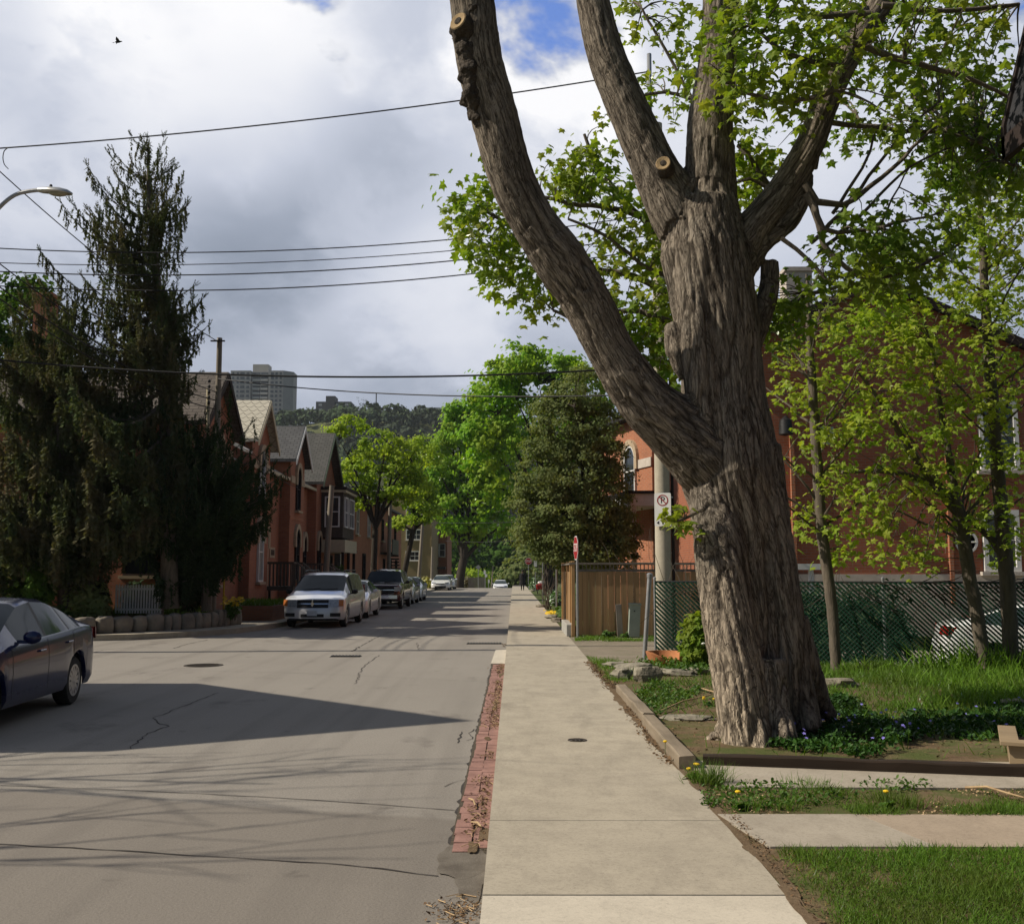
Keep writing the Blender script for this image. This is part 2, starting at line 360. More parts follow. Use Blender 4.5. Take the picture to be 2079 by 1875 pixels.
def wood_mat(name, a, b, axis=2, scale=1.0, rough=.8):
    t = NT(name); s = [14 * scale] * 3; s[axis] = .8 * scale; v = t.coord(scale=tuple(s)); n = t.noise(v, 1, 6, .65, .4); m = t.noise(t.coord(), 1.6, 3)
    c = t.mix(t.mr(n, .32, .7), a, b); c = t.mix(t.math('MULTIPLY', t.mr(m, .4, .7), .4), c, tuple(x * .55 for x in b))
    return t.bsdf(c, rough, 0, t.bump(n, .4, .006), .25)
def plank_mat(name, a, b, w=.14):
    """vertical boards along x+y: per-board tone and dark joints"""
    t = NT(name); sp = t.N.new('ShaderNodeSeparateXYZ'); t.L.new(t.tc.outputs['Object'], sp.inputs[0])
    u = t.math('DIVIDE', t.math('ADD', sp.outputs[0], sp.outputs[1]), w); k = t.math('FLOOR', u)
    wn = t.N.new('ShaderNodeTexWhiteNoise'); wn.noise_dimensions = '1D'; t.L.new(k, wn.inputs['W'])
    v = t.coord(scale=(16, 16, .9)); n = t.noise(v, 1, 6, .65, .4); c = t.mix(t.mr(n, .32, .7), a, b); c = t.mix(t.math('MULTIPLY', wn.outputs[0], .45), c, tuple(x * .6 for x in b))
    return t.bsdf(c, .8, 0, t.bump(n, .4, .006), .25)
def glass_mat(name, tint=(.02, .025, .03), rough=.04, sp=.9):
    t = NT(name); n = t.noise(t.coord(), 2.5, 2)
    return t.bsdf(t.mix(n, tint, tuple(x * 1.8 for x in tint)), rough, 0, t.bump(t.noise(t.coord(), 1.2, 2), .03, .05), sp)
def paint_mat(name, c, metal=0., rough=.3, coat=.9):
    t = NT(name); n = t.noise(t.coord(), 3, 4, .6); f = t.noise(t.coord(), 900, 2)
    col = t.mix(t.math('MULTIPLY', n, .25), c, tuple(x * .75 + .012 for x in c)); z = t.N.new('ShaderNodeSeparateXYZ'); t.L.new(t.tc.outputs['Object'], z.inputs[0])
    dirt = t.math('MULTIPLY', t.mr(t.math('ADD', z.outputs[2], t.math('MULTIPLY', n, .25)), .62, .22), .35)
    col = t.mix(dirt, col, (.16, .14, .115)); rg = t.math('ADD', t.math('MULTIPLY', dirt, .6), rough)
    return t.bsdf(col, rg, metal, None, .5, coat)
M = {}
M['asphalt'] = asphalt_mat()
M['patch'] = mk('asphalt_patch', (.10, .085, .068), (.165, .145, .118), 4, .95, bump=.5, bscale=60)
M['crack'] = mk('crack_tar', (.055, .048, .042), (.035, .03, .026), 20, .9)
M['walk'] = concrete_mat('sidewalk_concrete', (.42, .372, .29), (.355, .315, .245), (.24, .21, .165))
M['walk_new'] = concrete_mat('fresh_concrete', (.56, .505, .41), (.51, .46, .37), (.40, .36, .29), .22, 3)
M['slab'] = concrete_mat('slab_concrete', (.40, .355, .285), (.35, .31, .25), (.26, .225, .175), .3, 5)
M['slab2'] = concrete_mat('slab_concrete_warm', (.40, .325, .245), (.35, .285, .215), (.26, .21, .16), .3, 8)
M['kerb'] = concrete_mat('kerb_concrete', (.40, .36, .28), (.34, .30, .23), (.24, .20, .15), .3, 1)
M['joint'] = mk('joint_dirt', (.10, .08, .055), (.05, .042, .03), 30, 1.0, bump=.4)
M['block'] = concrete_mat('concrete_block', (.42, .41, .37), (.36, .35, .32), (.27, .26, .24), .3, 2)
M['pole'] = concrete_mat('pole_concrete', (.50, .45, .35), (.42, .38, .30), (.32, .28, .21), .3, 9)
M['paver'] = brick_mat('brick_paver', (.34, .135, .095), (.27, .10, .075), (.12, .075, .055), .2, .1, .5, (.14, .09, .07), .45)
M['soil'] = soil_mat('garden_soil', (.115, .076, .044), (.215, .155, .096), (.07, .10, .026), .8)
M['soil_bare'] = soil_mat('bare_soil', (.13, .088, .052), (.19, .14, .088))
M['gravel'] = soil_mat('drive_gravel', (.235, .195, .15), (.30, .255, .20), (.09, .12, .04), .25, 1.0)
M['lawn_soil'] = soil_mat('lawn_soil', (.075, .085, .032), (.105, .10, .045), (.05, .095, .018), .9, 2.5)
M['ground'] = soil_mat('far_ground', (.10, .11, .045), (.14, .13, .07), (.07, .10, .03), .8, .2)
M['brickA'] = brick_mat('red_brick', (.42, .152, .076), (.33, .115, .058), (.28, .17, .12))
M['brickR'] = brick_mat('orange_red_brick', (.42, .140, .062), (.34, .108, .048), (.36, .22, .15), stain_amt=.3)
M['brickT'] = brick_mat('tan_brick', (.33, .235, .115), (.28, .195, .095), (.30, .24, .15), stain=(.16, .11, .06))
M['stone'] = mk('cream_stone', (.46, .36, .24), (.38, .29, .19), 6, .85, bump=.3)
M['stone_lt'] = mk('pale_stone', (.55, .49, .42), (.46, .40, .34), 5, .85, bump=.3)
M['rock'] = mk('field_stone', (.30, .27, .205), (.17, .15, .115), 5, .9, bump=.9, bscale=14, bdist=.03)
M['rock_wall'] = mk('wall_stone', (.27, .235, .185), (.17, .148, .118), 3, .9, bump=.8, bscale=11, bdist=.03)
M['terra'] = mk('terracotta', (.50, .205, .085), (.40, .155, .065), 9, .85, bump=.5, bscale=30)
M['roof_grey'] = shingle_mat('grey_shingle', (.135, .135, .135), (.105, .105, .108), (.05, .05, .05))
M['roof_brown'] = shingle_mat('brown_shingle', (.165, .145, .125), (.13, .112, .097), (.06, .05, .045))
M['roof_green'] = shingle_mat('weathered_shingle', (.13, .125, .115), (.10, .098, .09), (.05, .05, .045))
M['roof_slate'] = shingle_mat('scalloped_slate', (.56, .52, .42), (.47, .44, .36), (.17, .15, .12), .34, .24, True)
M['roof_dark'] = mk('dark_roof', (.035, .035, .04), (.025, .025, .028), 6, .95, bump=.3)
M['trim_cream'] = mk('cream_paint', (.56, .49, .34), (.48, .42, .29), 7, .7, bump=.1)
M['trim_white'] = mk('white_paint', (.74, .73, .70), (.66, .65, .62), 6, .6, bump=.1)
M['trim_dark'] = mk('dark_brown_paint', (.032, .02, .017), (.022, .015, .012), 6, .85, bump=.1)
M['trim_green'] = mk('faded_green_paint', (.16, .20, .14), (.12, .15, .10), 6, .7, bump=.1)
M['brown_siding'] = mk('brown_siding', (.085, .066, .052), (.062, .05, .04), 5, .8, bump=.2)
M['grey_siding'] = mk('grey_siding', (.23, .20, .18), (.19, .165, .15), 5, .8, bump=.2)
M['red_siding'] = mk('dark_red_siding', (.07, .022, .016), (.05, .016, .013), 5, .8, bump=.2)
M['glass'] = glass_mat('window_glass')
M['glass_blue'] = glass_mat('windscreen_glass', (.026, .036, .040), .06, .085)
M['curtain'] = mk('pale_curtain', (.34, .34, .31), (.25, .25, .23), 9, .8, bump=.1)
M['wood_fence'] = plank_mat('cedar_boards', (.42, .27, .135), (.33, .205, .10), .16)
M['wood_new'] = wood_mat('cedar_post', (.46, .28, .125), (.38, .225, .10))
M['wood_grey'] = wood_mat('weathered_grey_wood', (.24, .215, .18), (.16, .14, .115))
M['wood_timber'] = wood_mat('weathered_timber', (.37, .28, .185), (.25, .185, .12), 1)
M['wood_dark'] = wood_mat('dark_timber', (.040, .027, .018), (.026, .018, .012), 0)
M['wood_deck'] = wood_mat('deck_wood', (.135, .11, .085), (.085, .07, .055))
M['wood_plank'] = wood_mat('planter_plank', (.36, .27, .165), (.27, .20, .12), 0)
M['wood_pole'] = wood_mat('utility_pole_wood', (.30, .26, .205), (.20, .17, .135), 2, .5)
M['metal_grey'] = mk('galvanised_steel', (.42, .42, .42), (.34, .34, .34), 10, .45, .7, bump=.1)
M['metal_dark'] = mk('dark_steel', (.05, .05, .05), (.03, .03, .03), 10, .5, .6, bump=.2)
M['iron'] = mk('cast_iron', (.085, .07, .055), (.05, .042, .035), 30, .7, .5, bump=.5)
M['wire'] = mk('cable_rubber', (.014, .014, .014), (.01, .01, .01), 5, .6, bump=0)
M['alu'] = mk('cast_aluminium', (.55, .55, .53), (.44, .44, .42), 12, .4, .7, bump=.1)
M['lens'] = glass_mat('lamp_lens', (.22, .20, .14), .15)
M['sign_red'] = mk('sign_red', (.33, .018, .022), (.27, .015, .018), 8, .5, bump=.05)
M['sign_white'] = mk('sign_white', (.78, .77, .74), (.70, .69, .67), 8, .5, bump=.05)
M['sign_black'] = mk('sign_black', (.012, .012, .012), (.02, .02, .02), 8, .6, bump=0)
M['sign_back'] = mk('sign_back_aluminium', (.30, .31, .31), (.24, .25, .25), 8, .55, .3, bump=.05)
M['box_green'] = mk('pale_green_cabinet', (.34, .385, .325), (.28, .32, .27), 5, .6, bump=.1)
M['slat'] = mk('green_privacy_slat', (.008, .062, .030), (.006, .044, .022), 3, .5, bump=.1)
M['slat_lit'] = M['slat']
M['yellow'] = mk('yellow_paint', (.55, .36, .03), (.45, .29, .03), 9, .6, bump=.1)
M['flower_y'] = mk('yellow_petals', (.80, .56, .02), (.72, .45, .02), 20, .7, bump=0)
M['flower_v'] = mk('violet_petals', (.20, .17, .58), (.27, .23, .66), 20, .7, bump=0)
M['flower_w'] = mk('white_petals', (.78, .78, .70), (.7, .7, .6), 20, .7, bump=0)
M['litter'] = mk('dead_leaves', (.20, .12, .06), (.11, .07, .04), 12, .95, bump=.3)
M['twig_pale'] = mk('dry_sticks', (.50, .36, .20), (.30, .20, .11), 12, .9, bump=.2)
M['tyre'] = mk('tyre_rubber', (.018, .018, .019), (.028, .027, .026), 9, .85, bump=.3, bscale=50)
M['rim'] = mk('alloy_rim', (.50, .50, .51), (.40, .40, .41), 8, .35, .75, bump=0)
M['chrome'] = mk('chrome', (.62, .62, .64), (.55, .55, .57), 8, .15, .9, bump=0)
M['black_trim'] = mk('black_plastic', (.015, .015, .016), (.02, .02, .02), 8, .5, bump=.1)
M['headlamp'] = mk('headlamp_plastic', (.50, .52, .54), (.30, .32, .34), 16, .15, .2, bump=0, coat=1)
M['amber'] = mk('amber_lens', (.60, .20, .05), (.5, .16, .04), 10, .25, bump=0, coat=1)
M['tail'] = mk('red_lens', (.30, .012, .012), (.22, .01, .01), 10, .2, bump=0, coat=1)
M['plate'] = mk('licence_plate', (.60, .62, .64), (.52, .54, .56), 10, .5, bump=0)
M['cloth_black'] = mk('black_coat', (.012, .012, .014), (.02, .02, .022), 12, .9, bump=.3)
M['skin'] = mk('skin', (.30, .17, .11), (.26, .14, .09), 9, .6, bump=.05)
M['hair'] = mk('dark_hair', (.015, .012, .010), (.022, .018, .014), 30, .7, bump=.3)
M['feather'] = mk('dark_feathers', (.03, .028, .026), (.02, .02, .02), 20, .8, bump=.1)
M['red_plastic'] = mk('red_bag', (.50, .02, .02), (.40, .015, .018), 8, .6, bump=.1)
M['bark_y'] = mk('young_bark', (.155, .128, .096), (.095, .078, .06), 5, .95, stretch=(3, 3, .6), bump=.7, bscale=10, bdist=.02)
M['bark_d'] = mk('dark_bark', (.060, .048, .036), (.04, .032, .025), 6, .95, stretch=(3, 3, .6), bump=.7, bscale=12, bdist=.02)
M['cutwood'] = mk('sawn_wood', (.42, .30, .16), (.32, .22, .115), 12, .9, bump=.5)
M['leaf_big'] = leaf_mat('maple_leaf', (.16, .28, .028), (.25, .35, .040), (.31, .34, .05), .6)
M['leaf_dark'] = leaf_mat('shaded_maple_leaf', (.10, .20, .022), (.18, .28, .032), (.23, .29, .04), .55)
M['leaf_young'] = leaf_mat('young_maple_leaf', (.26, .41, .04), (.36, .48, .06), (.42, .46, .065), .6)
M['leaf_bright'] = leaf_mat('bright_green_leaf', (.17, .40, .028), (.27, .48, .040), (.36, .47, .055), .55, .35)
M['leaf_yellow'] = leaf_mat('yellow_green_leaf', (.36, .50, .05), (.46, .56, .065), (.27, .44, .05), .55, .5)
M['leaf_cedar'] = leaf_mat('cedar_foliage', (.175, .225, .085), (.26, .285, .12), (.14, .19, .07), .45, 1.1, .0)
M['needle'] = leaf_mat('spruce_needles', (.062, .095, .044), (.11, .13, .062), (.15, .13, .08), .25, .9, .0)
M['needle_d'] = leaf_mat('dark_spruce_needles', (.030, .054, .028), (.058, .082, .040), (.042, .066, .032), .2, .9, .0)
M['leaf_shrub'] = leaf_mat('shrub_leaf', (.07, .15, .028), (.12, .20, .04), (.05, .11, .02), .4, 1.2, .012)
M['leaf_ivy'] = leaf_mat('periwinkle_leaf', (.030, .085, .016), (.055, .125, .025), (.024, .06, .012), .25, 1.2, .012)
M['grass'] = leaf_mat('grass_blades', (.085, .185, .022), (.135, .25, .032), (.11, .16, .028), .4, 1.4)
M['grass_l'] = leaf_mat('bright_grass', (.11, .235, .024), (.17, .30, .034), (.13, .21, .03), .4, 1.4)
M['forest'] = leaf_mat('distant_forest', (.058, .090, .048), (.085, .12, .058), (.072, .085, .062), .1, .02, .0)
M['forest_l'] = leaf_mat('distant_spring_trees', (.13, .21, .075), (.17, .25, .09), (.11, .15, .075), .1, .02, .0)
M['bush_green'] = leaf_mat('hedge_leaf', (.06, .15, .02), (.10, .20, .03), (.05, .11, .02), .35)
M['bush_gold'] = leaf_mat('gold_bush_leaf', (.42, .40, .02), (.50, .46, .03), (.34, .34, .03), .35)
M['bush_tan'] = leaf_mat('tan_bush_leaf', (.21, .16, .05), (.26, .19, .06), (.16, .15, .045), .25)
def bark_big():
    t = NT('maple_bark'); A = t.N.new('ShaderNodeAttribute'); A.attribute_name = 'bark_co'; v0 = A.outputs['Vector']
    def cv(su, sl, off=0): return t.coord(scale=(su, su, sl), loc=(off, 0, off), vec=v0)
    w1 = t.noise(cv(1, .8), 3, 3, .6); n0 = t.noise(cv(6, .55), 1, 5, .62, .5); n1 = t.noise(cv(13, 1.6, 3), 1, 4, .6, .6); n2 = t.noise(cv(30, 4.5, 7), 1, 4, .65, .4); n3 = t.noise(cv(55, 14, 2), 1, 3, .7)
    f1 = t.mr(t.math('ABSOLUTE', t.math('SUBTRACT', n1, .5)), .0, .032); f2 = t.mr(t.math('ABSOLUTE', t.math('SUBTRACT', n2, .5)), .0, .05)
    rd = t.N.new('ShaderNodeAttribute'); rd.attribute_name = 'ridge'; sun_pale = t.N.new('ShaderNodeAttribute'); sun_pale.attribute_name = 'bare'  # 'bare' masks exposed wood plus the painted-in sunlit side
    c = t.mix(t.mr(n0, .34, .66), (.165, .136, .106), (.30, .25, .193)); c = t.mix(t.math('MULTIPLY', t.mr(n3, .35, .7), .5), c, (.40, .345, .275)); c = t.mix(t.math('MULTIPLY', t.mr(w1, .5, .72), .35), c, (.21, .195, .165))
    c = t.mix(t.math('MULTIPLY', sun_pale.outputs['Fac'], t.mr(n0, .25, .6)), c, (.60, .49, .36))  # pale exposed wood plus sunlight painted into the bark colour at the lower left
    c = t.mix(t.math('MULTIPLY', t.math('SUBTRACT', 1.0, f2), .45), c, (.09, .07, .054)); c = t.mix(t.math('MULTIPLY', t.math('SUBTRACT', 1.0, f1), .75), c, (.045, .035, .028))
    c = t.mix(t.math('MULTIPLY', t.mr(rd.outputs['Fac'], .45, .0), .7), c, (.05, .039, .03))
    h = t.math('ADD', t.math('MULTIPLY', f1, .6), t.math('ADD', t.math('MULTIPLY', f2, .35), t.math('MULTIPLY', n3, .5)))
    return t.bsdf(c, .95, 0, t.bump(h, .9, .022), .1)
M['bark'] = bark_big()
M['burl'] = mk('dark_burl_bark', (.085, .068, .052), (.045, .036, .028), 9, .95, bump=1, bscale=25, bdist=.04)
# ------------------------------------------------------------------ setting: ground, road, pavements, hill
def crest(Y): return 0.0 if Y < 112 else max(-(Y - 112) * .048, -2.6)
SW = .10                                   # sidewalk top
XL, XR = -.16, 1.41                        # sidewalk edges
KL = -7.35                                 # left kerb of the street
def slab(name, poly, z0, z1, mat, parent=None, mb=None, mi=0):
    b = mb or MB(); n = len(poly)
    vs = [(p[0], p[1], z0) for p in poly] + [(p[0], p[1], z1) for p in poly]
    b.add(vs, [tuple(range(n, 2 * n)), tuple(range(n))[::-1]] + [(i, (i + 1) % n, n + (i + 1) % n, n + i) for i in range(n)], mi)
    return None if mb else b.build(name, mat, parent)
def sheet(name, xl, xr, Ys, dz, mat, skirt=.25):
    """strip along the street that follows the crest"""
    b = MB(); vs = []; fs = []
    for y in Ys:
        z = crest(y) + dz; l = xl(y) if callable(xl) else xl; r = xr(y) if callable(xr) else xr
        vs += [(l, y, z - skirt), (l, y, z), (r, y, z), (r, y, z - skirt)]
    for i in range(len(Ys) - 1):
        a = i * 4; c = a + 4
        for k in range(3): fs.append((a + k, a + k + 1, c + k + 1, c + k)[::-1])
    fs += [(0, 1, 2, 3)[::-1], tuple(len(vs) - 4 + k for k in range(4))]
    b.add(vs, fs); return b.build(name, mat)
YS = [-12, 0, 10, 20, 30, 40, 60, 80, 100, 108, 112, 116, 122, 130, 140, 152, 170]
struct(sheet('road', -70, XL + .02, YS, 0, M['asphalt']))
# far ground and the wooded escarpment
def hill_z(x, y):
    base = -.45 if y < 112 else max(-.45 - (y - 112) * .05, -3.6)
    edge = 470 + 26 * math.sin(x * .011) + 18 * math.sin(x * .031 + 1)
    t = min(max((y - edge) / 150.0, 0), 1); t = t * t * (3 - 2 * t)
    top = 88 + 5 * mnoise.noise(Vector((x * .006, y * .006, 0))) + 4.5 * math.sin(x * .013 + .8)
    return base + t * (top + 3.6)
def build_ground():
    xs = [-900, -600, -400] + list(range(-300, 301, 12)) + [400, 600, 900]; ys = [-150, -20, 0, 20, 60, 112, 125, 150, 175, 250, 380] + list(range(430, 700, 10)) + [760, 1000, 2500]
    b = MB(); vs = [(x, y, hill_z(x, y)) for y in ys for x in xs]; n = len(xs)
    b.add(vs, [(j * n + i, j * n + i + 1, (j + 1) * n + i + 1, (j + 1) * n + i) for j in range(len(ys) - 1) for i in range(n - 1)])
    return struct(b.build('ground', M['ground'], smooth=True))
build_ground()
# right sidewalk: separate bays with open joints over a dirt bed
bed = MB(); bed.bx((XL + .004, -8, -.2), (XR - .004, 128, SW - .016))
sw = MB(); j0 = gnd(1300, 1816, SW).y; cuts = [-6, j0 - 3.2, j0 - 1.6, j0]
y = j0
while y < 118: y += 1.6 if y < 40 else 4.8; cuts.append(y)
for i in range(len(cuts) - 1):
    a, c = cuts[i], cuts[i + 1]; g = .009 if abs(c - j0) < .01 or abs(a - j0) < .01 else .0009
    if a >= 118: continue
    sw.bx((XL, a + g, -.15), (XR, c - g, SW), mi=1 if c <= j0 + .01 else 0)
struct(bed.build('sidewalk_bed', M['joint'])); struct(sw.build('sidewalk', [M['walk'], M['walk_new']]))
# strip of brick pavers, dirt patch and concrete apron beside the kerb
y0 = gnd(960, 1732, 0).y; y1 = gnd(1002, 1350, 0).y; y2 = gnd(1010, 1322, 0).y
pv = MB(); row = y0; r_ = random.Random(3)
while row < y1:
    for k, (xa, xb) in enumerate(((-.385, -.275), (-.268, -.165))):
        yy = row + (.10 if k else 0) - (.0 if k else .0)
        if yy + .2 > y1 + .1: continue
        z = .010 + r_.uniform(-.003, .004); x1 = xa + r_.uniform(-.014, .01)
        pv.box(((x1 + xb) / 2, yy + .100, z - .02), (xb - x1 - r_.uniform(-.003, .003), .197, .05), rz=r_.uniform(-.02, .02), rx=r_.uniform(-.012, .012), ry=r_.uniform(-.015, .015))
    row += .203
M['paver_solid'] = mk('brick_paver_face', (.34, .19, .155), (.23, .125, .10), 6, .9, bump=.5, bscale=60)
struct(pv.build('brick_gutter', M['paver_solid'])); 
gd = MB(); gd.bx((-.41, y0 - .05, -.1), (XL, y1, .006)); struct(gd.build('gutter_bed', M['joint']))
slab_ = slab('gutter_apron', [(-.43, y1), (XL, y1), (XL, y2 + .1), (-.40, y2)], -.1, .035, M['walk_new']); struct(bpy.data.objects['gutter_apron'])
def ribbon(pts, wd, z=.004, jit=.012, mb=None):
    """thin band lying on the road along ground points"""
    P = []
    for i in range(len(pts) - 1):
        n = max(2, int((Vector(pts[i + 1]) - Vector(pts[i])).length / .12))
        for k in range(n): P.append(Vector(pts[i]).lerp(Vector(pts[i + 1]), k / n))
    P.append(Vector(pts[-1])); vs = []; fs = []
    for i, p in enumerate(P):
        t = (P[min(i + 1, len(P) - 1)] - P[max(i - 1, 0)]); nrm = Vector((-t.y, t.x, 0)).normalized()
        q = p + nrm * random.uniform(-jit, jit); h = wd * random.uniform(.35, 1.0) / 2
        vs += [(q.x - nrm.x * h, q.y - nrm.y * h, z + crest(q.y)), (q.x + nrm.x * h, q.y + nrm.y * h, z + crest(q.y))]
        if i: fs.append((2 * i - 2, 2 * i - 1, 2 * i + 1, 2 * i)[::-1])
    mb.add(vs, fs)
ck = MB()
G0 = lambda *a: [gnd(x, y, 0) for x, y in a]
for pts, wd, jt in ((G0((-300, 1585), (0, 1594), (240, 1603), (520, 1617), (700, 1628), (930, 1645)), .016, .006),
                (G0((-300, 1700), (0, 1713), (290, 1730), (520, 1743), (700, 1755), (890, 1778)), .022, .012),
                (G0((442, 1406), (380, 1430), (312, 1457), (318, 1466), (342, 1474), (300, 1488), (262, 1520)), .018, .02),
                (G0((770, 1330), (735, 1355), (722, 1388)), .02, .03), (G0((730, 1312), (715, 1322), (760, 1295), (800, 1280)), .025, .03),
                (G0((175, 1328), (215, 1318), (270, 1314)), .025, .02), (G0((352, 1316), (380, 1307), (420, 1299)), .03, .02),
                (G0((940, 1485), (935, 1492), (928, 1500), (926, 1508)), .02, .03), (G0((960, 1480), (950, 1492), (962, 1496), (945, 1503)), .015, .03),
                (G0((175, 1363), (400, 1361), (600, 1366), (800, 1375), (985, 1384)), .012, .01),
                (G0((847, 1305), (849, 1318)), .02, .03), (G0((900, 1597), (920, 1588), (945, 1583)), .01, .01)):
    ribbon(pts, wd, .0045, jt, ck)
# ragged edge between asphalt and pavers
ribbon([(-.40, y0, 0), (-.395, (y0 + y1) / 2, 0), (-.41, y1, 0)], .045, .0055, .02, ck)
struct(ck.build('road_cracks', M['crack']))
pt = MB()
def blot(cx, cy, rx, ry, z, n=18, mb=pt, amp=.35, seed=0):
    vs = [(cx, cy, z)]
    for k in range(n):
        a = 2 * math.pi * k / n; q = 1 + amp * mnoise.noise(Vector((math.cos(a) * 1.3 + seed, math.sin(a) * 1.3, seed * 2)))
        vs.append((cx + rx * q * math.cos(a), cy + ry * q * math.sin(a), z))
    mb.add(vs, [(0, 1 + k, 1 + (k + 1) % n) for k in range(n)])
c = gnd(960, 1755, 0); blot(XL - .15, c.y + .05, .17, .34, .0075, 40, amp=.45, seed=3); blot(XL - .08, c.y - .30, .09, .4, .0068, 30, amp=.5, seed=5); 0 and pt.add([(XL - .32, c.y - .42, .0065), (XL, c.y - .50, .0065), (XL, y0 + .02, .0065), (XL - .10, y0 + .02, .0065), (XL - .22, y0 - .02, .0065)], [(0, 1, 2, 3, 4)])
struct(pt.build('road_patch', M['patch']))
# left side: corner pavement with kerb, raised front lots
kp = [(-70, 25.3), (-13, 26.05), (-11.3, 26.25), (-9.9, 26.75), (-8.75, 27.9), (-7.9, 29.6), (-7.5, 31.6), (KL, 34)]
def offset_in(d):
    o = []
    for i, p in enumerate(kp):
        t = Vector(kp[min(i + 1, len(kp) - 1)]) - Vector(kp[max(i - 1, 0)]); n = Vector((-t.y, t.x)).normalized(); o.append((p[0] + n.x * d, p[1] + n.y * d))
    return o
k2 = offset_in(.16)
kb = MB()
for i in range(len(kp) - 1):
    slab('', [kp[i], kp[i + 1], k2[i + 1], k2[i]], -.1, .15, None, mb=kb)
struct(kb.build('kerb', M['kerb']))
kl = sheet('kerb', KL - .16, KL, [34, 50, 70, 90, 108, 112, 116, 122, 128], .15, M['kerb']); struct(kl)
pv_ = k2 + [(-7.51, 34), (-9.3, 34), (-9.6, 32), (-10.9, 29.0), (-13, 28.3), (-70, 28.0)]
struct(slab('pavement', [(p[0], p[1]) for p in pv_[:-6]] + pv_[-5:], -.1, .135, M['walk']) or bpy.data.objects['pavement'])
struct(sheet('pavement', -9.2, KL - .165, [34, 50, 70, 90, 108, 112, 116, 122, 128], .135, M['walk']))
struct(sheet('front_yards', -70, lambda Y: -9.2 if Y > 34 else -9.7, [32.0, 34, 50, 70, 90, 108, 112, 116, 122, 170], .12, M['lawn_soil']))
# near left corner lot (outside the frame, under the house whose shadow crosses the road)
struct(slab('corner_lot', [(-70, -12), (-8.6, -12), (-8.6, 13.5), (-9.4, 16.2), (-11.5, 17.2), (-70, 17.2)], -.1, .13, M['lawn_soil']) or bpy.data.objects['corner_lot'])
M['lot'] = concrete_mat('lot_pavement', (.30, .27, .22), (.22, .20, .165), (.15, .13, .11))
# right side: yard, driveway track, gravel pull-in, car lot behind the fence
FA, FB = (2.62, 19.3), (14.0, 17.05)                    # line of the chain link fence
struct(slab('yard', [(XR, -6), (14, -6), FB, FA, (XR, 19.5)], -.35, SW - .006, M['soil']) or bpy.data.objects['yard'])
struct(slab('gravel_drive', [(XR, 19.5), FA, (5.5, 20.2), (5.5, 26.6), (XR, 26.6)], -.35, SW - .012, M['gravel']) or bpy.data.objects['gravel_drive'])
struct(slab('car_lot', [(2.7, 19.36), (30, 13.8), (30, 50), (2.7, 50)], -.5, -.24, M['lot']) or bpy.data.objects['car_lot'])
struct(sheet('far_yards', XR, 60, [26.6, 40, 70, 100, 112, 116, 122, 128], .085, M['lawn_soil']))
# two concrete wheel tracks into the yard
s1a, s1b = gnd(1600, 1600, SW).y, gnd(1600, 1546, SW).y; s2a, s2b = gnd(1800, 1722, SW).y, gnd(1700, 1654, SW).y
dw = MB()
xa = gnd(1400, 1555, SW).x; xm = gnd(1850, 1573, SW).x
slab('', [(xa - .06, s1b), (xa + .16, s1a), (xm + .08, s1a - .02), (xm - .12, s1b - .02)], 0, SW + .012, None, mb=dw, mi=0)
slab('', [(xm + .088, s1a - .02), (5.6, s1a - .06), (5.6, s1b - .1), (xm - .112, s1b - .02)], 0, SW + .0112, None, mb=dw, mi=0)
xa = gnd(1495, 1680, SW).x; xm = gnd(1838, 1690, SW).x
slab('', [(xa - .05, s2b), (xa + .10, s2a + .02), (xm + .06, s2a + .02), (xm - .14, s2b)], 0, SW + .008, None, mb=dw, mi=0)
slab('', [(xm + .068, s2a + .02), (5.6, s2a + .02), (5.6, s2b - .04), (xm - .132, s2b)], 0, SW + .0074, None, mb=dw, mi=1)
struct(dw.build('driveway', [M['slab'], M['slab2']]))
# ------------------------------------------------------------------ grass and ground cover
class VN:
    def __init__(s, seed): s.g = np.random.default_rng(seed).random((64, 64))
    def __call__(s, x, y, f):
        x = x * f; y = y * f; i = np.floor(x).astype(int); j = np.floor(y).astype(int); u = x - i; v = y - j; u = u * u * (3 - 2 * u); v = v * v * (3 - 2 * v)
        g = lambda a, b: s.g[a % 64, b % 64]
        return (g(i, j) * (1 - u) + g(i + 1, j) * u) * (1 - v) + (g(i, j + 1) * (1 - u) + g(i + 1, j + 1) * u) * v
vn = VN(5)
BLV = [(-.5, 0, 0), (.5, 0, 0), (-.36, .12, .55), (.36, .12, .55), (0, .45, 1)]; BLF = [(0, 1, 3), (0, 3, 2), (2, 3, 4)]
def in_poly(x, y, poly):
    c = np.zeros(len(x), bool); n = len(poly); j = n - 1
    for i in range(n):
        xi, yi = poly[i]; xj, yj = poly[j]
        c ^= ((yi > y) != (yj > y)) & (x < (xj - xi) * (y - yi) / (yj - yi + 1e-12) + xi); j = i
    return c
def grass(name, poly, n, h, wd, mat, dens, z=SW - .004, tilt=.55, near=1.0):
    P = np.array(poly); x = rng.uniform(P[:, 0].min(), P[:, 0].max(), n); y = P[:, 1].min() + (P[:, 1].max() - P[:, 1].min()) * rng.random(n) ** near
    keep = in_poly(x, y, poly) & (rng.random(n) < dens(x, y)); x, y = x[keep], y[keep]; m = len(x)
    nr = np.stack([rng.normal(0, tilt, m), rng.normal(0, tilt, m), np.ones(m)], 1)
    hh = rng.uniform(.5, 1.15, m) * h * (.6 + .8 * vn(x + 9, y, 2.2)); S = np.stack([np.full(m, wd) * rng.uniform(.7, 1.3, m), hh, hh], 1)
    return stuff(scatter(name, BLV, BLF, np.stack([x, y, np.full(m, z)], 1), frames(nr), S, mat))
sm = lambda a, lo, hi: np.clip((a - lo) / (hi - lo), 0, 1)
edge = lambda x, y: sm(x - (XR + .015 + .10 * vn(y, y * 0, 2.7)), 0, .12)
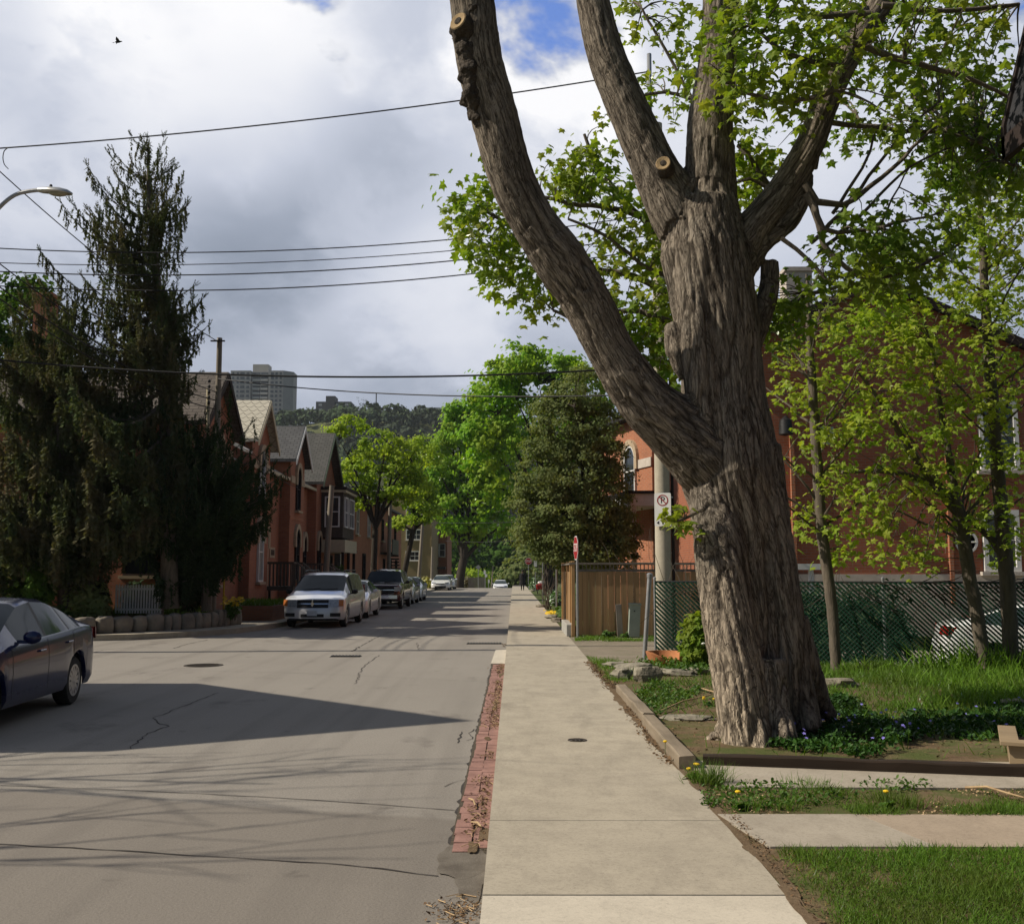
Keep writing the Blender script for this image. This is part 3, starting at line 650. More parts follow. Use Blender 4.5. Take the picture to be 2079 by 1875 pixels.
lawn = [(XR + .02, 3.2), (6.0, 3.2), (6.0, s2a + .035), (XR + .03, s2a - .04)]
grass('lawn_grass', lawn, 95000, .070, .0046, M['grass'], lambda x, y: edge(x, y) * (.12 + .88 * sm(vn(x, y, 2.1) * .55 + vn(x, y, 6) * .45, .26, .50)), near=.85, tilt=.7)
grass('lawn_grass', lawn, 16000, .085, .0045, M['grass_l'], lambda x, y: edge(x, y) * sm(vn(x + 3, y, 2.6), .45, .7), tilt=.6)
mid = [(XR + .05, s2b - .02), (6, s2b - .06), (6, s1a - .03), (XR + .12, s1a + .03)]
grass('verge_grass', mid, 30000, .06, .0045, M['grass'], lambda x, y: edge(x, y) * (.03 + .9 * sm(vn(x + 1, y + 2, 2.6), .42, .62)) * np.where(x > 3.6, .35, 1), tilt=.75)
for (px, py, hh, nb, rr) in ((1440, 1590, .20, 320, .11), (1850, 1638, .13, 130, .08), (1800, 1625, .12, 130, .10), (1640, 1598, .10, 160, .16), (2030, 1650, .10, 90, .08), (1590, 1640, .10, 120, .12), (1520, 1640, .09, 110, .12)):
    g = gnd(px, py, SW); x = g.x + rng.normal(0, rr * .6, nb); y = g.y + rng.normal(0, rr * .5, nb)
    nr = np.stack([(x - g.x) * 3.5 + rng.normal(0, .25, nb), (y - g.y) * 3.5 + rng.normal(0, .25, nb), np.ones(nb)], 1); h_ = rng.uniform(.5, 1.1, nb) * hh
    o = scatter('grass_tuft', BLV, BLF, np.stack([x, y, np.full(nb, SW - .004)], 1), frames(nr), np.stack([np.full(nb, .005), h_, h_], 1), M['grass'])
    tag(o, {1440: 'tallest dark grass tuft beside the sidewalk at the front corner of the far track slab', 1850: 'grass tuft by a dandelion at the middle of the verge between the two track slabs', 1800: 'thin grass tuft just left of the middle dandelion between the track slabs', 1640: 'low wide grass tuft along the near edge of the far track slab', 2030: 'small grass tuft between the track slabs at the right edge of the photo', 1590: 'flat grass tuft in the verge left of the middle, near the near track slab', 1520: 'short grass tuft in the verge closest to the sidewalk and the left dandelion'}[px], 'grass tuft', 'grass tufts between the concrete track slabs')
back = [(XR + .15, s1b + .25), (12.5, s1b + .1), (12.5, 17.3), (2.7, 19.1), (XR + .2, 18.6)]
def yard_d(x, y):
    patch = sm(vn(x * .9 + 4, y * .9, 1.3) * .65 + vn(x, y, 4) * .35, .36, .56)
    right = sm(x - 3.4, 0, 1.6) * sm(y - 10.2, 0, 1.2); left = .22 * sm(y - 11.5, 0, 2)
    return np.clip(right * (.4 + .6 * patch) + left * patch + .05 * patch, 0, 1) * sm(x - XR - .2, 0, .15)
grass('yard_grass', back, 85000, .14, .011, M['grass'], yard_d, tilt=.6)
grass('yard_grass', [(4.2, 12.5), (12.5, 12.5), (12.5, 17.2), (4.2, 18.2)], 16000, .27, .016, M['grass_l'], lambda x, y: sm(vn(x, y, 1.1), .35, .6) * sm(x - 4.4, 0, 1.5), tilt=.5)
grass('lawn_dead_grass', lawn, 9000, .05, .0042, M['bush_tan'], lambda x, y: edge(x, y) * sm(vn(x + 7, y, 1.7), .45, .7), tilt=1.1)
# daylily clump at the right
g = gnd(2000, 1365, SW); nb = 420; x = g.x + rng.normal(0, .55, nb); y = g.y + rng.normal(0, .25, nb); nr = np.stack([rng.normal(0, .45, nb), rng.normal(0, .45, nb), np.ones(nb)], 1); h_ = rng.uniform(.35, .62, nb)
tag(scatter('daylily_clump', BLV, BLF, np.stack([x, y, np.full(nb, SW)], 1), frames(nr), np.stack([np.full(nb, .028), h_, h_], 1), M['grass_l']), 'clump of long strap leaves in front of the slatted fence by the white car', 'plant')
# gravel side of the grassy edge near the pull-in and by the sidewalk
grass('drive_grass', [(XR + .02, 24.9), (4.2, 24.9), (4.2, 26.4), (XR + .3, 26.4)], 5000, .10, .012, M['grass_l'], lambda x, y: sm(vn(x, y, 2), .25, .55), tilt=.6)
grass('drive_grass', [(XR, 15.5), (2.3, 16.4), (2.4, 18.5), (XR, 20.5)], 5000, .08, .008, M['grass_l'], lambda x, y: sm(1.95 + (y - 16) * .05 - x, 0, .3) * (.4 + .6 * vn(x, y, 3)), tilt=.6)
grass('front_yard_grass', [(-13.5, 29.5), (-9.8, 31.6), (-9.3, 34), (-9.3, 60), (-10.2, 60), (-10.4, 34), (-14, 31)], 9000, .14, .018, M['grass'], lambda x, y: .3 + .7 * vn(x, y, 1.5), z=.125)
# periwinkle
LFV = [(0, 0, 0), (-.28, .35, .06), (-.25, .72, .05), (0, 1, 0), (.25, .72, .05), (.28, .35, .06)]; LFF = [(0, 1, 2, 3), (0, 3, 4, 5)]
def leaves_mound(name, poly, n, zf, size, mat, z0=SW, up=.9):
    P = np.array(poly); x = rng.uniform(P[:, 0].min(), P[:, 0].max(), n); y = rng.uniform(P[:, 1].min(), P[:, 1].max(), n); k = in_poly(x, y, poly) & (vn(x * 2.1, y * 2.1, 1) > .22 + .2 * rng.random(n)); x, y = x[k], y[k]; m = len(x)
    z = z0 + zf(x, y) * rng.random(m) ** .6; nr = np.stack([rng.normal(0, up, m), rng.normal(0, up, m), np.ones(m)], 1)
    return scatter(name, LFV, LFF, np.stack([x, y, z], 1), frames(nr), rng.uniform(.6, 1.2, m) * size, mat), x, y
pp = [tuple(gnd(px, py, SW).xy) for px, py in ((1560, 1520), (1640, 1530), (1750, 1545), (1850, 1512), (1835, 1480), (1770, 1455), (1700, 1425), (1620, 1440), (1590, 1470))]
o, x, y = leaves_mound('periwinkle', pp, 16000, lambda x, y: .05 + .15 * vn(x, y, 2.5), .052, M['leaf_ivy']); stuff(o)
def petals(name, xs, ys, zs, size, mat, label=None):
    k = len(xs); P = []
    nr = np.stack([rng.normal(0, .35, k), rng.normal(-.5, .3, k), np.ones(k)], 1); fr = frames(nr)
    pos = np.repeat(np.stack([xs, ys, zs], 1), 5, 0); rot = np.repeat(fr, 5, 0)
    an = np.tile(np.arange(5) * 2 * np.pi / 5, k); Rz = np.zeros((5 * k, 3, 3)); Rz[:, 0, 0] = np.cos(an); Rz[:, 0, 1] = -np.sin(an); Rz[:, 1, 0] = np.sin(an); Rz[:, 1, 1] = np.cos(an); Rz[:, 2, 2] = 1
    return stuff(scatter(name, LFV, LFF, pos, np.einsum('nij,njk->nik', rot, Rz), np.full(5 * k, size), mat))
s_ = rng.choice(len(x), 42); petals('periwinkle_flowers', x[s_], y[s_], SW + .10 + .1 * rng.random(42), .019, M['flower_v'])
p2 = [tuple(gnd(px, py, SW).xy) for px, py in ((1800, 1500), (1880, 1505), (2079, 1500), (2140, 1460), (2079, 1430), (1960, 1440), (1840, 1455))]
o, x, y = leaves_mound('periwinkle', p2, 9000, lambda x, y: .03 + .10 * vn(x, y, 2), .06, M['leaf_ivy']); stuff(o)
s_ = rng.choice(len(x), 18); petals('periwinkle_flowers', x[s_], y[s_], SW + .08 + .08 * rng.random(18), .019, M['flower_v'])
p3 = [tuple(gnd(px, py, SW).xy) for px, py in ((1330, 1460), (1400, 1425), (1430, 1400), (1320, 1385), (1290, 1410))]
o, x, y = leaves_mound('weeds', p3, 2600, lambda x, y: .03 + .05 * vn(x, y, 3), .055, M['leaf_shrub']); stuff(o)
p4 = [tuple(gnd(px, py, SW).xy) for px, py in ((1420, 1640), (1560, 1650), (1900, 1600), (1880, 1590), (1600, 1588), (1430, 1605))]
o, x, y = leaves_mound('weeds', p4, 2000, lambda x, y: .02 + .05 * vn(x, y, 3), .038, M['leaf_shrub']); stuff(o)
p5 = [tuple(gnd(px, py, SW).xy) for px, py in ((1350, 1370), (1480, 1372), (1480, 1345), (1400, 1335), (1290, 1345))]
o, x, y = leaves_mound('weeds', p5, 2600, lambda x, y: .05 + .1 * vn(x, y, 3), .075, M['leaf_shrub']); stuff(o)
def dandelion(px, py, label, n=3, r=.05):
    g = gnd(px, py, SW); t = thing('dandelion', label, 'flower', (g.x, g.y, SW), group='dandelions along the sidewalk and verge')
    k = 16; a = rng.uniform(0, 2 * np.pi, k); nr = np.stack([np.cos(a) * .7, np.sin(a) * .7, np.ones(k)], 1)
    scatter('leaves', LFV, LFF, np.stack([g.x + np.cos(a) * r * .5, g.y + np.sin(a) * r * .5, np.full(k, SW + .02)], 1), frames(nr), rng.uniform(.5, 1, k) * .09, M['leaf_shrub'], t)
    for i in range(n):
        b = MB(); c = Vector((g.x + random.uniform(-r, r), g.y + random.uniform(-r, r), SW + random.uniform(.06, .12)))
        b.tube([(c.x, c.y, SW), c], .003, 5, 1); b.lathe([(.004, -.012), (.018, -.004), (.021, .004), (.012, .010), (0, .011)], c, 10); b.build('flower_head', [M['flower_y'], M['leaf_shrub']], t)
for a in ((1365, 1530, 'dandelions with yellow heads at the end of the pale sidewalk timber', 5, .07), (1405, 1580, 'pair of yellow dandelions beside the tall grass tuft at the sidewalk edge', 3, .06), (1500, 1642, 'single dandelion at the sidewalk end of the near track slab', 1, .02), (1805, 1641, 'single dandelion at the middle of the verge between the slabs', 1, .02), (1440, 1432, 'yellow dandelions in the weeds left of the big maple trunk', 4, .08)): dandelion(*a)
# litter: leaves and twigs in the gutter and along the sidewalk edge
def litter(name, xs, ys, zs, size, mat):
    m = len(xs); nr = np.stack([rng.normal(0, .5, m), rng.normal(0, .5, m), np.ones(m)], 1)
    return stuff(scatter(name, LFV, LFF, np.stack([xs, ys, zs], 1), frames(nr), rng.uniform(.5, 1.3, m) * size, mat))
n = 1700; yy = rng.uniform(y0, y1, n); kk = vn(yy * 0 + 3, yy, 1.3) > .42; yy = yy[kk]; xx = XL - .10 - .13 * np.abs(rng.normal(0, .6, len(yy))) + .07; litter('gutter_litter', np.minimum(xx, XL - .01), yy, np.full(len(yy), .028), .028, M['litter'])
n = 1500; yy = rng.uniform(9, 19, n); kk = vn(yy * 0 + 8, yy, .9) > .35; yy = yy[kk]; litter('leaf_litter', XR + .01 - .16 * rng.random(len(yy)) ** 2 + .06 * rng.random(len(yy)), yy, np.full(len(yy), SW + .012), .034, M['litter'])
n = 5200; qx, qy = rng.uniform(XR + .1, 9, n), rng.uniform(s1b + .15, 18, n); kk = vn(qx, qy, 1.1) > .36; litter('yard_litter', qx[kk], qy[kk], np.full(kk.sum(), SW + .008), .030, M['litter'])
n = 2600; qx, qy = rng.uniform(XR + .1, 5.5, n), rng.uniform(s2b, s1a, n); kk = vn(qx + 2, qy, 1.6) > .42; litter('yard_litter', qx[kk], qy[kk], np.full(kk.sum(), SW + .006), .020, M['twig_pale'])
n = 900; yy = rng.uniform(3.5, 8.8, n); litter('leaf_litter', XR + .02 + .10 * rng.random(n), yy, np.full(n, SW + .010), .018, M['litter'])
g = gnd(925, 1850, 0); n = 150; litter('gutter_litter', np.minimum(g.x + rng.normal(0, .08, n), XL - .02), g.y + rng.normal(0, .12, n), np.full(n, .012), .022, M['litter'])
tw = MB()
for i in range(130):
    y_ = random.uniform(y0, y1); 
    if vn(np.array([3.]), np.array([y_]), 1.3)[0] < .40: continue
    x_ = random.uniform(-.30, XL - .02); a = random.uniform(0, 6.3); l = random.uniform(.03, .11); tw.tube([(x_, y_, .034), (x_ + l * .5 * math.cos(a), y_ + l * .5 * math.sin(a), .045), (x_ + l * math.cos(a + .3), y_ + l * math.sin(a + .3), .034)], random.uniform(.002, .0045), 4)
for i in range(40):
    x_ = XL - abs(random.gauss(0, .09)) - .03; y_ = gnd(925, 1850, 0).y + random.gauss(0, .12); a = random.uniform(0, 6.3); l = random.uniform(.02, .08); tw.tube([(x_, y_, .012), (min(x_ + l * math.cos(a), XL - .01), y_ + l * math.sin(a), .014)], random.uniform(.002, .004), 4)
stuff(tw.build('gutter_twigs', M['twig_pale']))
for px, py, px2, py2, rr, lb in ((952, 1620, 965, 1634, .007, 'pale curved stick lying on the brick gutter, farther one'), (957, 1668, 977, 1678, .007, 'yellow broken stick on the brick gutter near its front end'), (1340, 1445, 1385, 1452, .008, None)):
    if lb:
        b = MB(); a, c = gnd(px, py, .035), gnd(px2, py2, .035); b.tube([a, a.lerp(c, .5) + Vector((.01, .01, .012)), c], rr, 6); tag(b.build('stick', M['twig_pale'], smooth=True), lb, 'stick', 'pale sticks on the brick gutter')
for (a_, c_, lb) in (((1340, 1443), (1450, 1408), 'long dry stick on the soil left of the maple, nearer the timber'), ((1425, 1397), (1505, 1432), 'dry stick on the soil lying against the foot of the maple'), ((1960, 1598), (2079, 1618), 'long dry stick on the gravelly verge at the right edge')):
    b = MB(); a, c = gnd(*a_, SW + .03), gnd(*c_, SW + .03); b.tube([a, a.lerp(c, .4) + Vector((0, .02, .03)), a.lerp(c, .75) + Vector((0, 0, .01)), c], [.011, .010, .008, .005], 6); tag(b.build('stick', M['twig_pale'], smooth=True), lb, 'stick', 'dry sticks on the soil')
# ragged dirt creeping over the sidewalk edge and the kerb line
dm = MB()
for (y_a, y_b, x_c, wd) in ((3.4, 9.2, XR + .012, .032), (9.0, 19.4, XR + .0, .09)):
    yy_ = y_a
    while yy_ < y_b:
        L_ = random.uniform(.12, .5); blot(x_c + random.uniform(-.02, .02), yy_, wd * random.uniform(.4, 1.1), L_, SW + .0035 + random.uniform(0, .0012), 20, dm, .75, yy_ * 7); yy_ += L_ * .9
for k in range(26):
    yy_ = random.uniform(y0, 26); blot(XL - .02 - random.random() * .10, yy_, random.uniform(.015, .045), random.uniform(.06, .25), .0175 + random.uniform(0, .002), 18, dm, .7, k * 3.3)
struct(dm.build('edge_dirt', M['soil_bare']))
# iron covers
def cover(name, px, py, r, z, label, ribs, rect=None):
    g = gnd(px, py, z); t = thing(name, label, 'manhole cover', (g.x, g.y, z)); b = MB()
    if rect:
        b.box((g.x, g.y, z), (rect[0], rect[1], .012)); o = b.build('frame', M['iron'], t); b = MB()
        for i in range(ribs):
            b.box((g.x - rect[0] / 2 + rect[0] * (i + .5) / ribs, g.y, z + .012), (rect[0] / ribs * .45, rect[1] * .8, .02))
        b.build('grille', M['metal_dark'], t)
    else:
        b.lathe([(r, -.02), (r, .006), (r * .9, .008), (r * .88, .003), (0, .003)], (g.x, g.y, z), 28); b.build('frame', M['iron'], t); b = MB()
        for i in range(-ribs, ribs + 1):
            for j in range(-ribs, ribs + 1):
                q = r * .85 / ribs
                if math.hypot(i, j) * q < r * .82: b.box((g.x + i * q, g.y + j * q, z + .006), (q * .62, q * .62, .010))
        b.build('tread', M['iron'], t)
cover('manhole_cover', 413, 1350, .36, .003, 'round studded iron cover in the sunlit road left of the van', 6)
cover('drain_grate', 702, 1332, 0, .003, 'oblong iron grate in the road below the silver minivan', 9, (.62, .30))
cover('catch_basin', 983, 1306, 0, .003, 'dark slotted drain grate at the kerb in the shadow', 12, (.85, .38))
cover('valve_cover', 1172, 1502, .095, SW + .001, 'small round rusty cap set in the middle of the sidewalk', 2)
# ------------------------------------------------------------------ the big maple
MAPV = [(0, .38, 0)]
for x, y in ((0, 0), (.16, -.10), (.46, -.02), (.33, .20), (.60, .50), (.30, .50), (.17, .62), (0, 1.0), (-.17, .62), (-.30, .50), (-.60, .50), (-.33, .20), (-.46, -.02), (-.16, -.10)):
    MAPV.append((x, y, -.38 * abs(x) ** 1.3 - .30 * max(y - .35, 0) ** 1.4 + .05 * math.sin(9 * x + 4 * y)))
MAPF = [(0, i, i + 1) for i in range(1, 14)] + [(0, 14, 1)]
def dpath(pts, Y):
    """(display x, display y, width, depth offset) -> world points and radii"""
    P, Rr = [], []
    for q in pts:
        x, y, w_ = q[:3]; dy = q[3] if len(q) > 3 else 0
        P.append(at(x * D, y * D, Y + dy)); Rr.append(w_ / 2 * D * mpp(x * D, y * D, Y + dy))
    return P, Rr
def densify(P, Rr, step=.10):
    """catmull-rom through the points"""
    P = [Vector(p) for p in P]; n = len(P); oP, oR = [], []
    for i in range(n - 1):
        p0, p1, p2, p3 = P[max(i - 1, 0)], P[i], P[i + 1], P[min(i + 2, n - 1)]; k = max(1, int((p2 - p1).length / step))
        for j in range(k):
            t = j / k; a = (2 * p1 + (p2 - p0) * t + (2 * p0 - 5 * p1 + 4 * p2 - p3) * t * t + (3 * p1 - p0 - 3 * p2 + p3) * t ** 3) * .5
            oP.append(a); oR.append(Rr[i] + (Rr[i + 1] - Rr[i]) * t)
    return oP + [P[-1]], oR + [Rr[-1]]
TY = 10.75
TR = thing('maple_tree', 'huge old maple with furrowed grey trunk and heavy limbs beside the sidewalk', 'tree', tuple(gnd(1560, 1480, SW)))
LIMBS = [
 # trunk
 [(1535, 1545, 190, .12), (1532, 1470, 168, .12), (1522, 1400, 160, .12), (1514, 1300, 160, .12), (1498, 1200, 164, .12), (1480, 1100, 168, .10), (1456, 1000, 184, .05), (1440, 930, 198), (1432, 860, 188), (1426, 790, 168), (1420, 700, 160), (1412, 640, 168), (1398, 560, 172), (1388, 500, 176), (1384, 450, 156), (1384, 400, 136)],
 # left limb
 [(1440, 960, 150, -.02), (1390, 900, 160, -.10), (1325, 838, 128, -.2), (1265, 780, 112, -.3), (1205, 690, 100, -.4), (1158, 595, 104, -.5), (1105, 510, 108, -.6), (1055, 440, 98, -.7), (1010, 350, 95, -.8), (974, 225, 97, -.9), (944, 115, 97, -1.0), (930, 0, 94, -1.05), (915, -130, 88, -1.1), (905, -220, 60, -1.1)],
 # upper left limb
 [(1372, 480, 120), (1335, 415, 118), (1283, 315, 98), (1235, 210, 88), (1192, 105, 78), (1167, 0, 70), (1150, -130, 60), (1130, -240, 40)],
 # central stem
 [(1400, 470, 120), (1398, 350, 106), (1398, 250, 92), (1412, 140, 82), (1420, 0, 78), (1424, -130, 70), (1425, -240, 46)],
 # right limb
 [(1425, 540, 100), (1478, 455, 78), (1543, 375, 66), (1597, 285, 60), (1630, 195, 56), (1672, 110, 54), (1735, 8, 52), (1790, -120, 44), (1830, -220, 30)],
 # lower right limb
 [(1440, 570, 70), (1500, 482, 42), (1555, 438, 38), (1583, 385, 34), (1592, 345, 24, .1)],
 # stub on the right side of the trunk
 [(1465, 700, 56, .1), (1500, 625, 44, .1), (1516, 565, 40, .1), (1517, 515, 36, .1)],
 # roots
 [(1470, 1270, 70, -.22), (1452, 1370, 62, -.30), (1436, 1430, 50, -.34), (1412, 1452, 34, -.30), (1385, 1462, 14, -.25)],
 [(1476, 1300, 64, -.36), (1482, 1400, 60, -.50), (1496, 1462, 52, -.62), (1500, 1500, 40, -.70)],
 [(1520, 1300, 60, -.36), (1530, 1400, 54, -.46), (1548, 1452, 44, -.60), (1562, 1485, 28, -.66)],
 [(1560, 1220, 70, .05), (1590, 1320, 60, .10), (1612, 1385, 46, .25), (1640, 1410, 26, .45)],
 [(1560, 1330, 60, -.15), (1582, 1400, 50, -.25), (1600, 1440, 34, -.35)],
 # flutes that give the trunk its lobes
 [(1402, 940, 90, -.14), (1420, 1080, 100, -.26), (1440, 1230, 104, -.34), (1458, 1360, 106, -.40), (1470, 1450, 104, -.46), (1476, 1520, 100, -.5)],
 [(1495, 880, 90, -.14), (1522, 1080, 84, -.14), (1552, 1290, 84, -.10), (1575, 1400, 80, -.06), (1590, 1470, 70, -.05)],
 [(1360, 520, 60, -.20), (1372, 640, 70, -.26), (1385, 760, 74, -.26), (1398, 860, 74, -.26)],
 [(1330, 640, 40, -.12), (1340, 690, 54, -.16), (1360, 740, 44, -.18)],
 [(1425, 500, 60, -.10), (1440, 620, 66, -.16), (1462, 740, 70, -.16), (1480, 860, 70, -.12)],
]
AX = []
tm = MB()
for li_, Lp in enumerate(LIMBS):
    Lp = [(q[0], q[1], q[2] * (.93 if li_ in (1, 2, 3, 4, 5) else .97)) + tuple(q[3:]) for q in Lp]
    P, Rr = densify(*dpath(Lp, TY)); tm.tube(P, Rr, 16); AX.append((P, Rr))
def remeshed(mb, voxel, smooth_it):
    me = bpy.data.meshes.new('tmp'); me.from_pydata(mb.v, [], mb.f); o = bpy.data.objects.new('tmp', me); COL.objects.link(o)
    m = o.modifiers.new('r', 'REMESH'); m.mode = 'VOXEL'; m.voxel_size = voxel
    s = o.modifiers.new('s', 'SMOOTH'); s.factor = .5; s.iterations = smooth_it
    dg = bpy.context.evaluated_depsgraph_get(); r = bpy.data.meshes.new_from_object(o.evaluated_get(dg))
    bpy.data.objects.remove(o); bpy.data.meshes.remove(me); return r
me = remeshed(tm, .0165, 9); me.name = 'trunk'
nv = len(me.vertices); co = np.empty(nv * 3, np.float32); me.vertices.foreach_get('co', co); co = co.reshape(-1, 3).astype(float)
no = np.empty(nv * 3, np.float32); me.vertices.foreach_get('normal', no); no = no.reshape(-1, 3)
# bark: furrows that run along the nearest limb axis
BU = np.zeros(nv); BV = np.zeros(nv); best = np.full(nv, 1e9); S = np.zeros(nv); TH = np.zeros((nv, 3)); RAD = np.ones(nv)
for li, (P, Rr) in enumerate(AX[:7]):
    A = np.array(P); seg = np.linalg.norm(np.diff(A, axis=0), axis=1); arc = np.concatenate([[0], np.cumsum(seg)])
    d2 = ((co[:, None, :] - A[None, ::2, :]) ** 2).sum(2); k = d2.argmin(1) * 2; dd = np.sqrt(d2.min(1)) / np.array(Rr)[k]
    better = dd < best
    T = np.gradient(A, axis=0); T /= np.linalg.norm(T, axis=1, keepdims=True); rel = co - A[k]; al = (rel * T[k]).sum(1); perp = rel - T[k] * al[:, None]
    U = np.cross(T[k], np.array([0, 1., 0])); U /= np.linalg.norm(U, axis=1, keepdims=True); Vv = np.cross(T[k], U); BU = np.where(better, (perp * U).sum(1), BU); BV = np.where(better, (perp * Vv).sum(1), BV)
    best = np.where(better, dd, best); S = np.where(better, arc[k] + al + li * 7.3, S); TH = np.where(better[:, None], perp, TH); RAD = np.where(better, np.array(Rr)[k], RAD)
disp = np.zeros(nv); rid = np.zeros(nv)
for i in range(nv):
    p = TH[i]; s = S[i]; r = RAD[i]; f = 9.5 if r > .25 else 13
    wob = mnoise.noise((p[0] * 2, p[1] * 2 + 9, s * .7)) * .12
    n1 = mnoise.noise((p[0] * f + wob * 6, p[1] * f, p[2] * f * .5 + s * .85)); n2 = mnoise.noise((p[0] * f * 2.3 + 5, p[1] * f * 2.3, s * 3.4)); n3 = mnoise.noise((p[0] * 2.4, p[1] * 2.4, s * .8 + 40))
    rg = math.exp(-(n1 / .11) ** 2); rg2 = math.exp(-(n2 / .13) ** 2)
    rid[i] = 1 - max(rg, .6 * rg2); a = .021 if r > .25 else .010
    disp[i] = -a * rg - a * .35 * rg2 + .035 * n3 * min(1, r / .3) + a * .45 + .006 * mnoise.noise((co[i][0] * 16, co[i][1] * 16, co[i][2] * 9))
co = co + no * disp[:, None]
b = np.array(BASE[TR]); me.vertices.foreach_set('co', (co - b).astype(np.float32).ravel())
at_ = me.attributes.new('ridge', 'FLOAT', 'POINT'); at_.data.foreach_set('value', rid.astype(np.float32))
b3 = me.attributes.new('bark_co', 'FLOAT_VECTOR', 'POINT'); b3.data.foreach_set('vector', np.stack([BU, BV, S], 1).astype(np.float32).ravel())
gl_ = gnd(1470, 1490, SW); bare = np.clip(1.25 - np.sqrt(((co[:, 0] - gl_.x + .02) / .50) ** 2 + ((co[:, 2] - .1) / 1.6) ** 2), 0, 1); b4 = me.attributes.new('bare', 'FLOAT', 'POINT'); b4.data.foreach_set('value', bare.astype(np.float32))  # mask for the pale trunk foot: exposed wood and the painted-in sunlit side
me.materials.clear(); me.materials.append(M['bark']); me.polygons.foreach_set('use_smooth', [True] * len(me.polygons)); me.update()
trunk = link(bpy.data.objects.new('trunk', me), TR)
# pruning wounds and the burl on the left limb
bl = MB()
for (x, y, r_, dy, sd) in ((912, 20, .10, -1.16, 1), (897, 60, .11, -1.16, 2), (903, 100, .10, -1.16, 3), (908, 140, .11, -1.12, 4), (912, 185, .10, -1.08, 5), (920, 210, .09, -1.04, 6), (927, 235, .07, -1.0, 7)):
    c = at(x * D, y * D, TY + dy); bl.sphere(c + Vector((.095, .03, 0)), r_ * 1.22, 14, 10, amp=.5, seed=sd, sq=(.95, .9, 1.25))
bme = remeshed(bl, .016, 3); bme.name = 'burl'
for v in bme.vertices:
    n = v.normal; v.co += n * (.022 * mnoise.noise(v.co * 11) + .016 * mnoise.noise(v.co * 30)); v.co -= Vector(b)
bme.materials.clear(); bme.materials.append(M['burl']); bme.polygons.foreach_set('use_smooth', [True] * len(bme.polygons)); link(bpy.data.objects.new('burl', bme), TR)
def wound(x, y, r_, dy, nrm, label, ln=.22):
    c = at(x * D, y * D, TY + dy); nrm = Vector(nrm).normalized(); m = MB()
    m.lathe([(r_ * 1.25, -ln), (r_ * 1.2, -.06), (r_ * 1.1, -.01), (r_ * .98, .004)], c, 18, 1, nrm)
    m.lathe([(r_ * 1.0, .002), (r_ * .9, .012), (r_ * .4, .004), (0, -.01)], c, 18, 0, nrm)
    m.lathe([(r_ * .42, .006), (r_ * .30, .010), (0, .010)], c + nrm * .004, 12, 1, nrm)
    o = m.build('pruning_cut', [M['cutwood'], M['burl']], TR, smooth=True); o['label'] = label
wound(1307, 322, .080, -.40, (-.30, -.85, .15), 'round sawn stub with dark heart below the fork', .14)
wound(903, 42, .095, -1.26, (-.55, -.8, .25), 'large sawn wound at the top of the left limb', .2)
# ------- twigs and leaves
class Branches:
    def __init__(s): s.P = []; s.R = []; s.mb = MB()
    def add(s, pts, Y, mi=0):
        P, Rr = densify(*dpath(pts, Y), step=.14)
        P = [p + Vector((random.uniform(-1, 1), random.uniform(-1, 1), random.uniform(-1, 1))) * .012 for p in P]; s.raw(P, Rr, mi)
    def raw(s, P, Rr, mi=0):
        s.mb.tube(P, Rr, 7 if max(Rr) > .03 else 5, mi); s.P += list(P); s.R += list(Rr)
def sample_poly(poly, n, Yr):
    P = np.array(poly, float); out = []
    while len(out) < n:
        x = rng.uniform(P[:, 0].min(), P[:, 0].max(), n); y = rng.uniform(P[:, 1].min(), P[:, 1].max(), n); k = in_poly(x, y, [tuple(q) for q in poly])
        out += list(zip(x[k], y[k]))
    return [at(a * D, c * D, random.uniform(*Yr)) for a, c in out[:n]]
def sprays(br, centres, per, spread, size, col, leaf_rest=0.6):
    """each centre: a twig from the nearest branch with leaves hanging round its end"""
    NP = np.array([tuple(p) for p in br.P]); pos, nr = col
    for c in centres:
        d = np.linalg.norm(NP - np.array(c), axis=1); k = int(np.argmin(d)); a = br.P[k]; L_ = (c - a).length
        if L_ > .05:
            mid = a.lerp(c, .5) + Vector((random.uniform(-.1, .1), random.uniform(-.1, .1), .10 + .08 * L_)); r0 = min(br.R[k] * .8, .006 + .006 * L_)
            pts = [a.lerp(mid, t).lerp(mid.lerp(c, t), t) for t in (0, .25, .5, .75, 1)]; br.mb.tube(pts, [r0, r0 * .85, r0 * .7, r0 * .5, .003], 5)
        n = max(3, int(random.gauss(per, per * .25))); q = rng.normal(0, 1, (n, 3)) * spread * np.array([1, 1, .75])
        pos.append(np.array(c) + q); nr.append(np.stack([q[:, 0] * 1.2 + rng.normal(0, .45, n), q[:, 1] * 1.2 + rng.normal(0, .45, n) - .12, rng.normal(leaf_rest, .35, n)], 1))
def leaf_frames(nr):
    """leaf tips hang down-slope"""
    z = nr / np.linalg.norm(nr, axis=1, keepdims=True); dn = np.array([0, 0, -1.]) + rng.normal(0, .55, nr.shape); y = dn - z * (dn * z).sum(1, keepdims=True); y /= np.linalg.norm(y, axis=1, keepdims=True); x = np.cross(y, z)
    return np.stack([x, y, z], 2)
def leaves(name, col, size, mat, parent):
    pos = np.concatenate(col[0]); nr = np.concatenate(col[1]); n = len(pos); s = size * rng.uniform(.35, 1.25, n)
    return scatter(name, MAPV, MAPF, pos, leaf_frames(nr), s, mat, parent)
br = Branches()
for li in (1, 2, 3, 4): P, Rr = AX[li]; br.P += P[6::3]; br.R += [r * .25 for r in Rr[6::3]]
